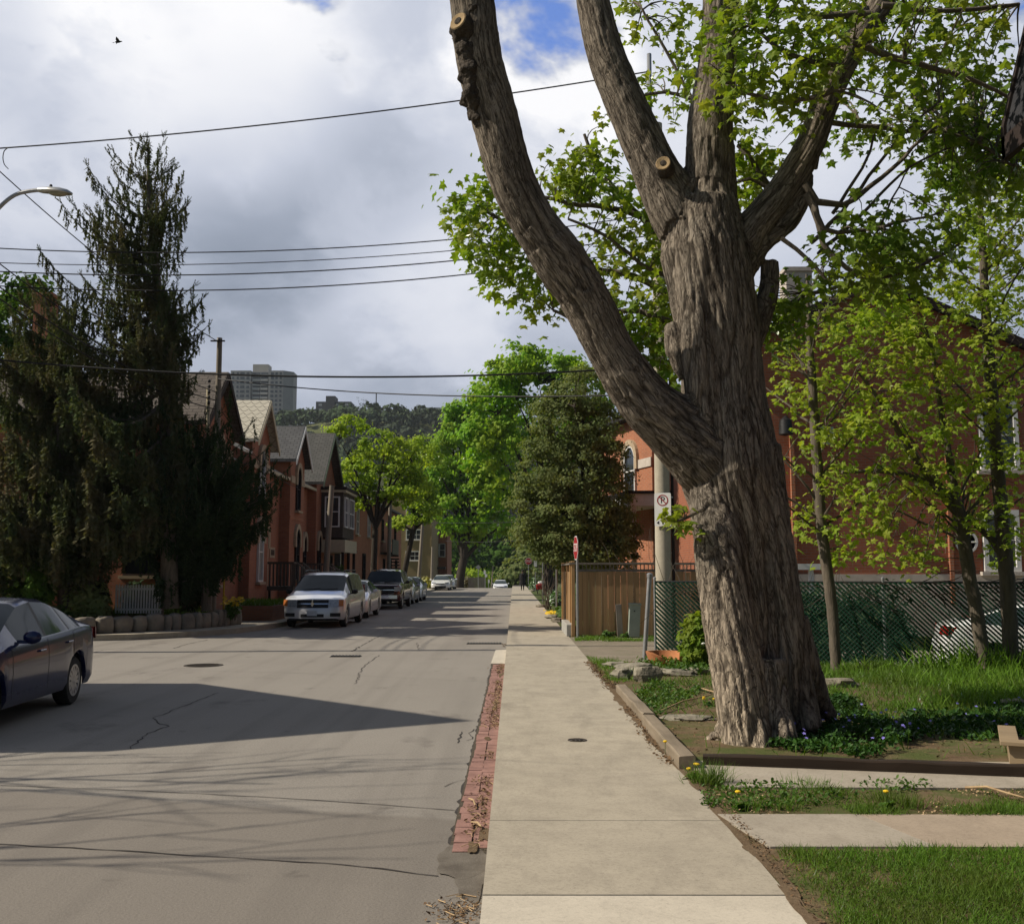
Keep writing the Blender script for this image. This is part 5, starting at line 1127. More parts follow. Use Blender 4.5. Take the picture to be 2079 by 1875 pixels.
for px, lb in ((1600, 'dark clipped hedge bush behind the slats nearest the big trunk'), (1690, 'dark clipped hedge bush behind the slats, middle of three'), (1780, 'dark clipped hedge bush behind the slats, nearest the white car')):
    c = at(px, 1250, 21.6); shrub('hedge_bush', lb, c.x, 21.6, -.24, 1.0, .5, 2.15, 2000, .17, M['needle_d'], CV, CF, seed=px, cat='hedge', lumps=16)
# bare thorny brush in front of the porch, left of the pole
def brush(label, cx, cy, z0, h, rad, n, seed, mat='bark_y'):
    t = thing('bare_shrub', label, 'shrub', (cx, cy, z0)); b = MB(); q = random.Random(seed)
    for i in range(n):
        a = q.uniform(0, 6.28); d = Vector((math.cos(a) * rad / h * .8, math.sin(a) * rad / h * .8, 1)).normalized(); P = [Vector((cx + q.uniform(-.15, .15), cy + q.uniform(-.15, .15), z0 - .05))]; L_ = h * q.uniform(.5, 1.05)
        for k in range(7): d = (d + Vector((q.uniform(-.3, .3), q.uniform(-.3, .3), q.uniform(-.15, .12)))).normalized(); P.append(P[-1] + d * L_ / 7)
        b.tube(P, [.013, .012, .010, .009, .007, .006, .004, .002], 5)
    b.build('stems', M[mat], t)
c = at(1318, 1120, 28.5); brush('tangle of bare brown stems left of the concrete pole above the board fence', c.x, 28.5, .1, 3.0, .9, 34, 5)
c = at(1385, 1150, 21.2); brush('bare arching canes between the concrete pole and the big trunk', c.x, 21.2, .1, 2.6, .8, 18, 6)
# ------------------------------------------------------------------ houses
def gable_block(t, x0, x1, y0, y1, z0, ze, zr, axis, wall, roof, over=.3, trim='trim_cream', thick=.14, name='wall', ridge=None):
    """walls with gables plus a pitched roof; axis = direction of the ridge"""
    b = MB()
    if axis == 'x':
        r = ridge if ridge is not None else (y0 + y1) / 2; P = [(y0, z0), (y1, z0), (y1, ze), (r, zr), (y0, ze)]
        b.add([(x0, p[0], p[1]) for p in P] + [(x1, p[0], p[1]) for p in P], [(0, 1, 2, 3, 4)[::-1], (5, 6, 7, 8, 9), (0, 5, 9, 4)[::-1], (1, 2, 7, 6)[::-1], (0, 1, 6, 5)])
    else:
        r = ridge if ridge is not None else (x0 + x1) / 2; P = [(x0, z0), (x1, z0), (x1, ze), (r, zr), (x0, ze)]
        b.add([(p[0], y0, p[1]) for p in P] + [(p[0], y1, p[1]) for p in P], [(0, 1, 2, 3, 4), (5, 6, 7, 8, 9)[::-1], (0, 4, 9, 5), (1, 6, 7, 2), (0, 5, 6, 1)])
    b.build(name, M[wall], t)
    rf = MB(); TB = []; lo, hi = (y0, y1) if axis == 'x' else (x0, x1); a0, a1 = (x0 - over, x1 + over) if axis == 'x' else (y0 - over, y1 + over)
    for s, e in ((-1, lo), (1, hi)):
        run = abs(r - e); dz = (zr - ze) / run; eo = e + s * over; zo = ze - dz * over; up = .03
        sec = [(r, zr + up), (eo, zo + up), (eo, zo + up + thick), (r, zr + up + thick)]
        m = lambda u, q: (u, q[0], q[1]) if axis == 'x' else (q[0], u, q[1])
        vs = [m(a0, q) for q in sec] + [m(a1, q) for q in sec]; f = [(0, 1, 2, 3), (4, 5, 6, 7)[::-1], (0, 4, 5, 1), (1, 5, 6, 2), (2, 6, 7, 3), (3, 7, 4, 0)]; rf.add(vs, f)
        # bargeboards on both verges
        for u, d in ((a0, -.045), (a1, .045)):
            sec2 = [(r, zr + up - .14), (eo, zo + up - .14), (eo, zo + up + thick * .8), (r, zr + up + thick * .8)]; vs = [m(u + (.002 if d > 0 else -.002), q) for q in sec2] + [m(u + d, q) for q in sec2]; tb = MB(); tb.add(vs, f); TB.append(tb)
    o = rf.build('roof', M[roof], t); [q.build('bargeboard', M[trim], o) for q in TB]; return o
def arch(wd, h, n=10, z0=0.0, flat=.0):
    """outline with a round head"""
    r = wd / 2; return [(-r, z0), (r, z0)] + [(r * math.cos(math.pi * i / n), z0 + h - r + r * math.sin(math.pi * i / n)) for i in range(n + 1)]
def rect(wd, h): return [(-wd / 2, 0), (wd / 2, 0), (wd / 2, h), (-wd / 2, h)]
def window(t, pos, facing, wd, h, kind='arch', frame='trim_white', glass='glass', hood=None, sill=True, bars=1, name='window', cols=1, fd=.07):
    """facing: angle of the outward normal turned from -y; the pane sits back in a real frame"""
    Mx = Matrix.Translation(pos) @ Matrix.Rotation(facing, 4, 'Z'); ol = arch(wd, h) if kind == 'arch' else rect(wd, h); il = [(x * (wd - 2 * fd) / wd, fd + z * (h - 2 * fd) / h) for x, z in ol]; n = len(ol)
    b = MB(); d = .09
    def ring(o, i, y0, y1):
        vs = [Mx @ Vector((p[0], y0, p[1])) for p in o] + [Mx @ Vector((p[0], y0, p[1])) for p in i] + [Mx @ Vector((p[0], y1, p[1])) for p in o] + [Mx @ Vector((p[0], y1, p[1])) for p in i]; fs = []
        for k in range(n):
            q = (k + 1) % n; fs += [(k, q, n + q, n + k), (2 * n + k, q + 2 * n, q, k)[::-1] if False else (k, 2 * n + k, 2 * n + q, q), (n + k, n + q, 3 * n + q, 3 * n + k)]
        b.add(vs, fs)
    ring(ol, il, -d, .02)
    for k in range(bars):
        z = fd + (h - 2 * fd) * (k + 1) / (bars + 1); b.box(Mx @ Vector((0, -d * .55, z)), (wd - 2 * fd, .035, .05), rz=facing)
    for k in range(cols - 1):
        x = -wd / 2 + wd * (k + 1) / cols; b.box(Mx @ Vector((x, -d * .55, h / 2)), (.05, .03, h - 2 * fd), rz=facing)
    fr = b.build(name, M[frame], t)
    p = MB(); p.add([Mx @ Vector((x, -.022, z)) for x, z in il], [tuple(range(n))]); p.build('pane', M[glass], fr)
    if sill: s = MB(); s.box(Mx @ Vector((0, -.07, -.05)), (wd + .22, .22, .10), rz=facing); s.build('sill', M[hood or 'stone'], fr)
    if hood and kind == 'arch':
        r0, r1 = wd / 2 + .01, wd / 2 + .24; zc = h - wd / 2; s = MB(); k = 14; vs = []
        for y in (-.12, .02):
            for rr in (r0, r1): vs += [Mx @ Vector((rr * math.cos(math.pi * i / k), y, zc + rr * math.sin(math.pi * i / k))) for i in range(k + 1)]
        m_ = k + 1; fs = []
        for i in range(k): fs += [(i, m_ + i, m_ + i + 1, i + 1), (m_ + i, 3 * m_ + i, 3 * m_ + i + 1, m_ + i + 1), (i, i + 1, 2 * m_ + i + 1, 2 * m_ + i)]
        fs += [(0, 2 * m_, 3 * m_, m_), (k, m_ + k, 3 * m_ + k, 2 * m_ + k)]; s.add(vs, fs)
        for sx in (-1, 1): s.box(Mx @ Vector((sx * (r0 + r1) / 2, -.05, zc - .22)), (r1 - r0, .14, .42), rz=facing)
        s.build('arch_hood', M[hood], fr)
    return fr
EAST = math.pi / 2                           # facade turned to +x
def band(t, x, y0, y1, z, h, mat='stone', d=.05, name='stone_band'):
    b = MB(); b.bx((x, y0, z), (x + d, y1, z + h)); b.build(name, M[mat], t)
def chimney(t, x, y, z0, z1, s=.6, mat='brickA'):
    b = MB(); b.bx((x - s / 2, y - s / 2, z0), (x + s / 2, y + s / 2, z1)); b.bx((x - s / 2 - .06, y - s / 2 - .06, z1), (x + s / 2 + .06, y + s / 2 + .06, z1 + .12)); b.build('chimney', M[mat], t)
XF = -10.05
# corner house behind the spruces
h1 = thing('brick_house', 'red brick corner house with brown shingles standing behind the spruces', 'house', (-15, 34.5, 0))
gable_block(h1, -24, XF, 32.7, 36.5, 0, 6.65, 8.35, 'x', 'brickA', 'roof_brown', .32, 'trim_dark')
chimney(h1, at(93, 650, 34.7).x, 34.7, 8, at(93, 606, 34.7).z, .6)
window(h1, (at(283, 1165, 32.7).x, 32.7, at(283, 1168, 32.7).z), 0, 1.0, 2.3, 'arch', 'trim_dark', 'glass', 'stone')
window(h1, (at(60, 1165, 32.7).x, 32.7, 1.6), 0, 1.0, 2.3, 'arch', 'trim_dark', 'glass', 'stone')
window(h1, (XF, 34.6, 1.3), EAST, .9, 2.4, 'arch', 'trim_white', 'glass', 'stone'); window(h1, (XF, 34.6, 4.6), EAST, .9, 1.7, 'arch', 'trim_white', 'glass', 'stone')
band(h1, XF, 32.75, 36.45, 5.7, .3)
def row_house(label, ya, yp, yb, ye, zr, ze, roof, barge, extra=None):
    """one dwelling of the row: gabled bay ya..yb with ridge at yp, entry wing yb..ye"""
    t = thing('row_house', label, 'house', (XF - 3, (ya + ye) / 2, 0), group='gabled brick houses along the left kerb')
    gable_block(t, -14.5, XF, ya, yb, 0, ze, zr, 'x', 'brickA', roof, .30, barge, ridge=yp, name='gabled_bay')
    b = MB(); b.bx((-19, yb - .002 + .004, 0), (XF - .45, ye - .004, 5.9)); b.build('wall', M['brickA'], t)
    r = MB(); xe = XF - .10; r.add([(xe, yb + .02, 5.85), (xe, ye - .02, 5.85), (-14.4, ye - .02, zr - .25), (-14.4, yb + .02, zr - .25), (xe, yb + .02, 6.0), (xe, ye - .02, 6.0), (-14.4, ye - .02, zr - .10), (-14.4, yb + .02, zr - .10)], [(0, 1, 2, 3)[::-1], (4, 5, 6, 7), (0, 1, 5, 4), (1, 2, 6, 5), (3, 0, 4, 7), (2, 3, 7, 6)]); o = r.build('wing_roof', M['roof_dark'], t)
    g = MB(); g.bx((xe, yb + .02, 5.82), (xe + .12, ye - .02, 5.95)); g.build('gutter', M['trim_cream'], o)
    b = MB(); b.bx((XF - .40, ya + .0, -.05), (XF + .05, yb - .0, .55)); b.build('plinth', M['stone'], t)
    d = MB(); d.tube([(XF - .35, yb + .10, .3), (XF - .35, yb + .10, 5.8)], .05, 8); d.build('downpipe', M['trim_cream'], t)
    return t
h2 = row_house('brick row house with the pale scalloped slate roof', 39.3, 40.8, 42.2, 46.1, 8.42, 6.95, 'roof_slate', 'trim_cream')
h3 = row_house('brick row house with a dark grey shingle roof and number plaque', 46.15, 47.7, 49.2, 52.3, 8.35, 6.9, 'roof_grey', 'trim_white')
h15 = thing('brick_house', 'low brick wing between the corner house and the scalloped roof', 'house', (-13, 38, 0)); b = MB(); b.bx((-19, 36.52, 0), (XF - .4, 39.28, 5.8)); b.build('wall', M['brickA'], h15)
b = MB(); b.add([(XF - .1, 36.55, 5.8), (XF - .1, 39.27, 5.8), (-14.4, 39.27, 8.0), (-14.4, 36.55, 8.0)], [(0, 1, 2, 3)]); b.build('roof', M['roof_dark'], h15)
b = MB(); b.box((XF + .1, 37.6, 6.25), (.5, .9, .12), ry=.5); b.build('dormer_flashing', M['trim_white'], h15)
for t, ya, yp, yb, ye in ((h2, 39.3, 40.8, 42.2, 46.1), (h3, 46.15, 47.7, 49.2, 52.3)):
    window(t, (XF, yp, 1.35), EAST, .80, 2.35, 'arch', 'trim_white' if t is h2 else 'trim_dark', 'curtain' if t is h2 else 'glass', 'stone'); window(t, (XF, yp, 4.55), EAST, .78, 2.0, 'arch', 'trim_white' if t is h2 else 'trim_dark', 'glass', 'stone')
    band(t, XF, ya + .05, yp - .68, 5.75, .32); band(t, XF, yp + .68, yb - .05, 5.75, .32); band(t, XF, ya + .02, yb - .02, 4.10, .14, 'brickR', .03)
    xw = XF - .45; window(t, (xw, yb + .75, 4.3), EAST, .55, 1.5, 'rect', 'trim_dark', 'glass', 'stone')
    window(t, (xw, yb + 1.1, 1.15), EAST, 1.0, 2.5, 'arch', 'trim_cream', 'glass', 'stone', sill=False, name='door')
    if t is h3: window(t, (xw, yb + 2.4, 1.5), EAST, .6, 2.0, 'arch', 'trim_dark', 'glass', 'stone')
b = MB(); b.bx((XF - .45, 44.4, 2.35), (XF - .42, 45.3, 2.8)); o = b.build('number_plaque', M['stone'], h2)
for k, c in enumerate('631'[:0]): pass
q = MB()
for k in range(3): q.box((XF - .412, 44.62 + k * .22, 2.575), (.012, .13, .24))
q.build('plaque_digits', M['trim_dark'], o)
# house with the faded green bargeboards and the boxed first floor bay
h4 = thing('row_house', 'brick house with green gable boards and a brown boxed upper bay window', 'house', (XF - 3, 55, 0), group='gabled brick houses along the left kerb')
gable_block(h4, -14.5, XF, 52.32, 57.9, 0, 6.5, 9.0, 'x', 'brickA', 'roof_green', .42, 'trim_green', ridge=55.0)
window(h4, (XF, 53.1, 1.3), EAST, .7, 2.3, 'arch', 'trim_dark', 'glass', 'stone')
b = MB(); b.bx((XF + .02, 53.6, 3.5), (XF + 1.15, 57.3, 6.0)); bay = b.build('upper_bay', M['brown_siding'], h4)
b = MB(); b.box((XF + .62, 55.45, 6.08), (1.45, 4.0, .16)); b.build('bay_roof', M['trim_dark'], bay); b = MB(); b.box((XF + .62, 55.45, 5.93), (1.36, 3.9, .12)); b.build('cornice', M['trim_cream'], bay)
window(bay, (XF + .60, 53.6, 4.05), 0, .78, 1.6, 'rect', 'trim_white', 'glass', None, False, 1); window(bay, (XF + 1.15, 56.2, 4.05), EAST, 1.6, 1.6, 'rect', 'trim_white', 'glass', None, False, 1, cols=2); window(bay, (XF + 1.15, 54.4, 4.05), EAST, .9, 1.6, 'rect', 'trim_white', 'glass', None, False, 1)
b = MB(); b.bx((XF + .02, 53.5, 2.75), (XF + 1.3, 57.5, 3.40)); b.build('porch_fascia', M['trim_cream'], h4)
for y in (53.6, 55.5, 57.4): b = MB(); b.bx((XF + 1.1, y - .07, .5), (XF + 1.24, y + .07, 2.75)); b.build('porch_post', M['trim_dark'], h4)
b = MB(); b.bx((XF + .02, 53.4, 0), (XF + 1.5, 57.6, .5)); b.build('porch_floor', M['stone_lt'], h4)
window(h4, (XF, 56.4, .55), EAST, 1.0, 2.1, 'rect', 'trim_dark', 'glass', None, False, 0, name='door')
b = MB(); b.add([(XF - .02, 57.6, 3.8), (XF + 1.0, 57.6, 2.9), (XF + 1.0, 60, 2.9), (XF - .02, 60, 3.8)], [(0, 1, 2, 3)]); b.add([(XF - .02, 57.6, 3.72), (XF + 1.0, 57.6, 2.82), (XF + 1.0, 60, 2.82), (XF - .02, 60, 3.72)], [(3, 2, 1, 0)]); b.build('side_awning', M['roof_dark'], h4)
def hip_house(name, label, x0, x1, y0, y1, ze, zr, wall, roof, ins, trim='trim_dark', over=.35):
    t = thing(name, label, 'house', ((x0 + x1) / 2, (y0 + y1) / 2, 0)); b = MB(); b.bx((x0, y0, -.3), (x1, y1, ze)); b.build('wall', M[wall], t)
    X0, X1, Y0, Y1 = x0 - over, x1 + over, y0 - over, y1 + over; xm = (x0 + x1) / 2; r = MB(); ya, yb = y0 + ins, y1 - ins
    r.add([(X0, Y0, ze), (X1, Y0, ze), (X1, Y1, ze), (X0, Y1, ze), (X0, Y0, ze + .15), (X1, Y0, ze + .15), (X1, Y1, ze + .15), (X0, Y1, ze + .15), (xm, ya, zr), (xm, yb, zr)], [(3, 2, 1, 0), (0, 1, 5, 4), (1, 2, 6, 5), (2, 3, 7, 6), (3, 0, 4, 7), (4, 5, 8), (5, 6, 9, 8), (6, 7, 9), (7, 4, 8, 9)]); r.build('roof', M[roof], t); return t
h5 = hip_house('brick_house', 'low hipped brick house behind the first yellow-green tree', -19, -9.6, 60.5, 71, 6.2, 8.6, 'brickR', 'roof_brown', 4)
window(h5, (-10.6, 60.5, .9), 0, 1.1, 2.0, 'rect', 'trim_white', 'glass', None, True, 1); window(h5, (-9.6, 63, 4.0), EAST, .9, 1.6, 'rect', 'trim_white', 'glass'); window(h5, (-9.6, 68, 4.0), EAST, .9, 1.6, 'rect', 'trim_white', 'glass'); window(h5, (-9.6, 66, .9), EAST, 1.0, 2.0, 'rect', 'trim_dark', 'glass')
h6 = hip_house('brick_house', 'dark brick house with an iron stair between the two street trees', -19, -9.7, 74, 89, 6.4, 9, 'brickA', 'roof_grey', 5)
for y in (76, 80, 84): window(h6, (-9.7, y, 4.0), EAST, .9, 1.6, 'rect', 'trim_dark', 'glass', 'stone'); window(h6, (-9.7, y + 1, 1.0), EAST, .9, 1.7, 'rect', 'trim_dark', 'glass', 'stone')
b = MB(); b.bx((-9.68, 75, 3.0), (-8.8, 79, 3.15)); b.bx((-8.85, 75, 3.15), (-8.8, 79, 4.1))
for k in range(12): b.bx((-9.6, 79 + k * .25, 2.9 - k * .24), (-8.8, 79.25 + k * .25, 3.0 - k * .24))
b.build('iron_stair', M['metal_dark'], h6)
# tan apartment block beyond the corner
ap = thing('apartment_building', 'tan brick walk-up building with white triple windows beyond the trees', 'apartment building', (-14.5, 135, -1)); x0, x1 = at(806, 1100, 128).x, at(876, 1100, 128).x
b = MB(); b.bx((x0 - 6, 128, -3), (x1, 144, at(840, 998, 128).z)); b.build('wall', M['brickT'], ap); b = MB(); zt = at(840, 998, 128).z; b.bx((x0 - 6.1, 127.9, zt), (x1 + .1, 144.1, zt + .3)); b.build('parapet', M['stone_lt'], ap)
for (xa, xb, ya, yb) in ((824, 856, 1056, 1027), (823, 852, 1138, 1118), (824, 856, 1096, 1074)):
    p, q = at(xa, ya, 127.98), at(xb, yb, 127.98); window(ap, ((p.x + q.x) / 2, 128, p.z), 0, q.x - p.x, q.z - p.z, 'rect', 'trim_white', 'glass', 'stone_lt', True, 1, cols=3, fd=.12)
hr = hip_house('brick_house', 'far reddish house with a small porch beside the tall green tree', at(877, 1100, 140).x, at(908, 1100, 140).x, 140, 150, at(890, 1080, 140).z, at(890, 1062, 140).z, 'brickA', 'roof_brown', 3)
for x in (886, 897): window(hr, (at(x, 1150, 140).x, 140, at(x, 1130, 140).z), 0, .9, 1.8, 'rect', 'trim_white', 'glass', None)
b = MB(); p = at(880, 1155, 138.5); q = at(904, 1150, 138.5); b.bx((p.x, 138.2, p.z), (q.x, 139.95, p.z + .3)); b.build('porch_roof', M['roof_brown'], hr)
# house out of the frame on the near left corner; its gable throws the big shadow on the road
def corner_house():
    t = thing('corner_house', 'brick house at the near left corner whose gable throws the dark wedge of shadow', 'house', (-14, 12, 0)); ka = -math.sin(SUN_BACK) / math.tan(SUN_EL) * -1; kx = math.cos(SUN_BACK) / math.tan(SUN_EL)
    ky = math.sin(SUN_BACK) / math.tan(SUN_EL); zp = 9.0; xg = gnd(925, 1463, 0).x - kx * zp; yp = gnd(925, 1463, 0).y - ky * zp
    def inv(px, py):
        g = gnd(px, py, 0); z = (g.x - xg) / kx; return g.y - ky * z, z
    f1 = inv(375, 1387); n1 = inv(173, 1525.5)
    ya, za = n1; yb, zb = f1
    P = [(ya, -.1), (yb, -.1), (yb, zb), (yp, zp), (ya, za)]; x0 = xg - 9; b = MB(); b.add([(x0, p[0], p[1]) for p in P] + [(xg, p[0], p[1]) for p in P], [(0, 1, 2, 3, 4)[::-1], (5, 6, 7, 8, 9), (0, 5, 9, 4)[::-1], (1, 2, 7, 6)[::-1]]); b.build('wall', M['brickA'], t)
    for (a, c) in (((yp, zp), (ya, za)), ((yp, zp), (yb, zb))):
        r = MB(); r.add([(x0 - .2, a[0], a[1] + .05), (xg + .02, a[0], a[1] + .05), (xg + .02, c[0], c[1] + .05), (x0 - .2, c[0], c[1] + .05), (x0 - .2, a[0], a[1] + .17), (xg + .02, a[0], a[1] + .17), (xg + .02, c[0], c[1] + .17), (x0 - .2, c[0], c[1] + .17)], [(0, 1, 2, 3), (4, 5, 6, 7), (0, 1, 5, 4), (1, 2, 6, 5), (2, 3, 7, 6), (3, 0, 4, 7)]); r.build('roof', M['roof_grey'], t)
    for y in (yp - .8, yp + 1.6): window(t, (xg, y, 1.3), EAST, .9, 1.9, 'arch', 'trim_white', 'glass', 'stone'); window(t, (xg, y, 4.0), EAST, .9, 1.7, 'arch', 'trim_white', 'glass', 'stone')
corner_house()
# ---------------- right side
M['brickD'] = brick_mat('deep_red_brick', (.36, .108, .052), (.29, .085, .042), (.28, .16, .11), stain_amt=.3)
rb = thing('brick_house', 'large red brick gabled house behind the young maples and slatted fence', 'house', (10, 31, 0)); WY = 27.0
pk = at(1775, 577, WY); zl = pk.z - .46 * (pk.x - 5.6); gable_block(rb, 5.6, 2 * pk.x - 5.6, WY, 40, -.25, zl, pk.z, 'y', 'brickD', 'roof_dark', .35, 'trim_dark')
b = MB(); b.bx((5.55, WY - .06, -.25), (2 * pk.x - 5.55, WY, at(1800, 1165, WY).z)); b.build('plinth', M['stone_lt'], rb)
def win_px(t, xa, ya, xb, yb, Y, **k):
    p, q = at(xa, yb, Y - .02), at(xb, ya, Y - .02); return window(t, ((p.x + q.x) / 2, Y, p.z), 0, q.x - p.x, q.z - p.z, 'rect', k.pop('frame', 'trim_white'), k.pop('glass', 'glass'), k.pop('hood', 'stone_lt'), **k)
win_px(rb, 1990, 812, 2062, 955, WY, bars=1, fd=.12); win_px(rb, 1998, 1035, 2066, 1160, WY, bars=1, fd=.12)
p, q = at(1668, 902, WY - .1), at(1692, 866, WY - .1); b = MB(); b.bx((p.x, WY - .12, p.z), (q.x, WY - .002, q.z)); b.build('meter_box', M['box_green'], rb, bevel=.01)
p = at(1590, 865, WY); b = MB(); b.lathe([(.0, .25), (.16, .12), (.19, -.25), (.0, -.3)], (p.x, WY - .25, p.z), 12); b.bx((p.x - .03, WY - .3, p.z + .1), (p.x + .03, WY, p.z + .16)); b.build('wall_lamp', M['metal_dark'], rb, True)
for x in (1928, 1612): p = at(x, 1100, WY); b = MB(); b.bx((p.x - .05, WY - .10, .9), (p.x + .05, WY - .0, at(x, 835, WY).z)); b.build('pilaster', M['brickR'], rb)
p = at(1995, 1100, WY); b = MB(); b.lathe([(.30, -.02), (.30, .02), (.24, .02), (.24, -.02)], (p.x - 0.45, WY - .06, p.z), 18, axis=(0, -1, 0)); 
for k in range(6): b.tube([(p.x - .45, WY - .06, p.z), (p.x - .45 + .27 * math.cos(k * 1.05), WY - .06, p.z + .27 * math.sin(k * 1.05))], .025, 5)
b.build('wall_ornament', M['trim_white'], rb)
p, q = at(1556, 1156, 24.0), at(1672, 1144, 24.0); gb = thing('garden_bench', 'pale railing board on posts glimpsed right of the big trunk above the slats', 'railing', (p.x, 24, -.2)); b = MB(); b.bx((p.x - .3, 23.9, p.z), (q.x, 24.1, q.z)); b.build('board', M['trim_white'], gb)
for x in (p.x, q.x - .35): b = MB(); b.bx((x, 23.95, -.24), (x + .1, 24.05, p.z)); b.build('leg', M['trim_white'], gb)
c = at(1625, 565, 29); chimney(rb, c.x, 29.5, 5, at(1625, 548, 29).z, .75, 'stone_lt')
# sunlit brick house with porch beyond the fence
lh = thing('brick_house', 'bright sunlit brick house with a stone arched bay and white porch beside the pole', 'house', (8, 43, 0)); Ax, Ay, Bx, By = 4.22, 41.0, 5.13, 38.0
ztop = 7.6; b = MB(); poly = [(Ax, Ay), (Bx, By), (13, 38), (13, 50), (Ax, 50)]; slab('', poly, -.2, ztop, None, mb=b); b.build('wall', M['brickR'], lh)
b = MB(); slab('', [(Ax - .4, Ay - .2), (Bx - .3, By - .45), (13.4, 37.6), (13.4, 50.4), (Ax - .4, 50.4)], ztop, ztop + .2, None, mb=b); vs = [(Ax - .4, Ay - .2, ztop + .2), (Bx - .3, By - .45, ztop + .2), (13.4, 37.6, ztop + .2), (13.4, 50.4, ztop + .2), (Ax - .4, 50.4, ztop + .2), (8.5, 43, ztop + 2.6)]; b.add(vs, [(i, (i + 1) % 5, 5) for i in range(5)]); b.build('roof', M['roof_dark'], lh)
nang = math.atan2(-(Ay - By), (Ax - Bx)); fac = math.atan2(-3 / 3.13, .91 / 3.13)      # normal (-3,-.91)
zc_ = at(1290, 935, 39).z; fl = at(1290, 1010, 39).z
wv = Vector((Ax, Ay, 0)).lerp(Vector((Bx, By, 0)), .38); window(lh, (wv.x, wv.y, fl + .1), fac, 1.05, at(1270, 905, 39).z - fl, 'arch', 'trim_white', 'glass', 'stone', True, 1)
for u0, u1, z0_, z1_, m_, d_ in ((.60, 1.0, at(1300, 948, 38.5).z, at(1300, 930, 38.5).z, 'stone_lt', .05),):
    a = Vector((Ax, Ay, 0)).lerp(Vector((Bx, By, 0)), u0); c = Vector((Ax, Ay, 0)).lerp(Vector((Bx, By, 0)), u1); n_ = Vector((-3, -.91, 0)).normalized() * d_; b = MB(); slab('', [tuple((a + n_).xy), tuple((c + n_).xy), tuple(c.xy), tuple(a.xy)][::1], z0_, z1_, None, mb=b); b.build('stone_band', M[m_], lh)
b = MB(); slab('', [(Ax - 1.0, Ay - .5), (Bx - 1.0, By - 1.6), (8.2, 36.3), (8.2, 38), (Bx, By), (Ax, Ay)], fl - .48, fl - .04, None, mb=b); o = b.build('porch_fascia', M['trim_white'], lh)
b = MB(); slab('', [(Ax - 1.1, Ay - .5), (Bx - 1.1, By - 1.7), (8.3, 36.2), (8.3, 38), (Bx, By), (Ax, Ay)], fl - .04, fl + .06, None, mb=b); b.build('porch_roof', M['roof_dark'], lh)
for (x, y) in ((Bx - .85, By - 1.4), (6.3, 36.5), (7.9, 36.5), (Ax - .8, Ay - .5)): b = MB(); b.bx((x - .07, y - .07, -.1), (x + .07, y + .07, fl - .48)); b.build('porch_post', M['trim_white'], lh)
b = MB(); p = at(1362, 1095, 36.4)
for k in range(4): b.bx((p.x + .12 + k * .28, 36.38, .7), (p.x + .15 + k * .28, 36.42, 2.6))
for k in range(5): b.bx((p.x, 36.37, .8 + k * .4), (p.x + 1.2, 36.41, .83 + k * .4))
b.build('lattice_screen', M['trim_white'], lh)
# eave corner of the near house, top right
nh = thing('near_house', 'dark red gable end of the nearest house at the top right corner', 'house', (7, 8, 0)); e = at(2046, 300, 9.6); e2 = at(2079, 150, 9.6)
b = MB(); b.bx((e.x + .55, 1.5, SW), (12, 9.2, e.z - .05)); b.build('wall', M['red_siding'], nh)
sl_ = (e2.z - e.z) / (e2.x - e.x); b = MB(); x1 = e.x + 2.6; z1 = e.z + sl_ * 2.6
b.add([(e.x, 1.2, e.z), (x1, 1.2, z1), (x1, 9.6, z1), (e.x, 9.6, e.z), (e.x, 1.2, e.z + .22), (x1, 1.2, z1 + .22), (x1, 9.6, z1 + .22), (e.x, 9.6, e.z + .22)], [(3, 2, 1, 0), (4, 5, 6, 7), (0, 1, 5, 4), (1, 2, 6, 5), (2, 3, 7, 6), (3, 0, 4, 7)]); b.build('roof', M['roof_dark'], nh)
b = MB(); b.add([(e.x + .55, 9.21, e.z - .1), (12, 9.21, e.z - .1), (12, 9.21, z1), (x1, 9.21, z1), (e.x + .55, 9.21, e.z + sl_ * .5)], [(0, 1, 2, 3, 4)]); b.build('gable', M['red_siding'], nh)
b = MB(); b.add([(e.x - .03, 9.6, e.z - .12), (x1, 9.6, z1 - .12), (x1, 9.6, z1 + .2), (e.x - .03, 9.6, e.z + .22), (e.x - .03, 9.66, e.z - .12), (x1, 9.66, z1 - .12), (x1, 9.66, z1 + .2), (e.x - .03, 9.66, e.z + .22)], [(0, 1, 2, 3), (7, 6, 5, 4), (0, 4, 5, 1), (3, 2, 6, 7), (0, 3, 7, 4)]); b.build('bargeboard', M['trim_dark'], nh)
b = MB(); b.bx((e.x - .03, 1.2, e.z - .10), (e.x + .04, 9.66, e.z + .12)); b.build('gutter', M['trim_dark'], nh)
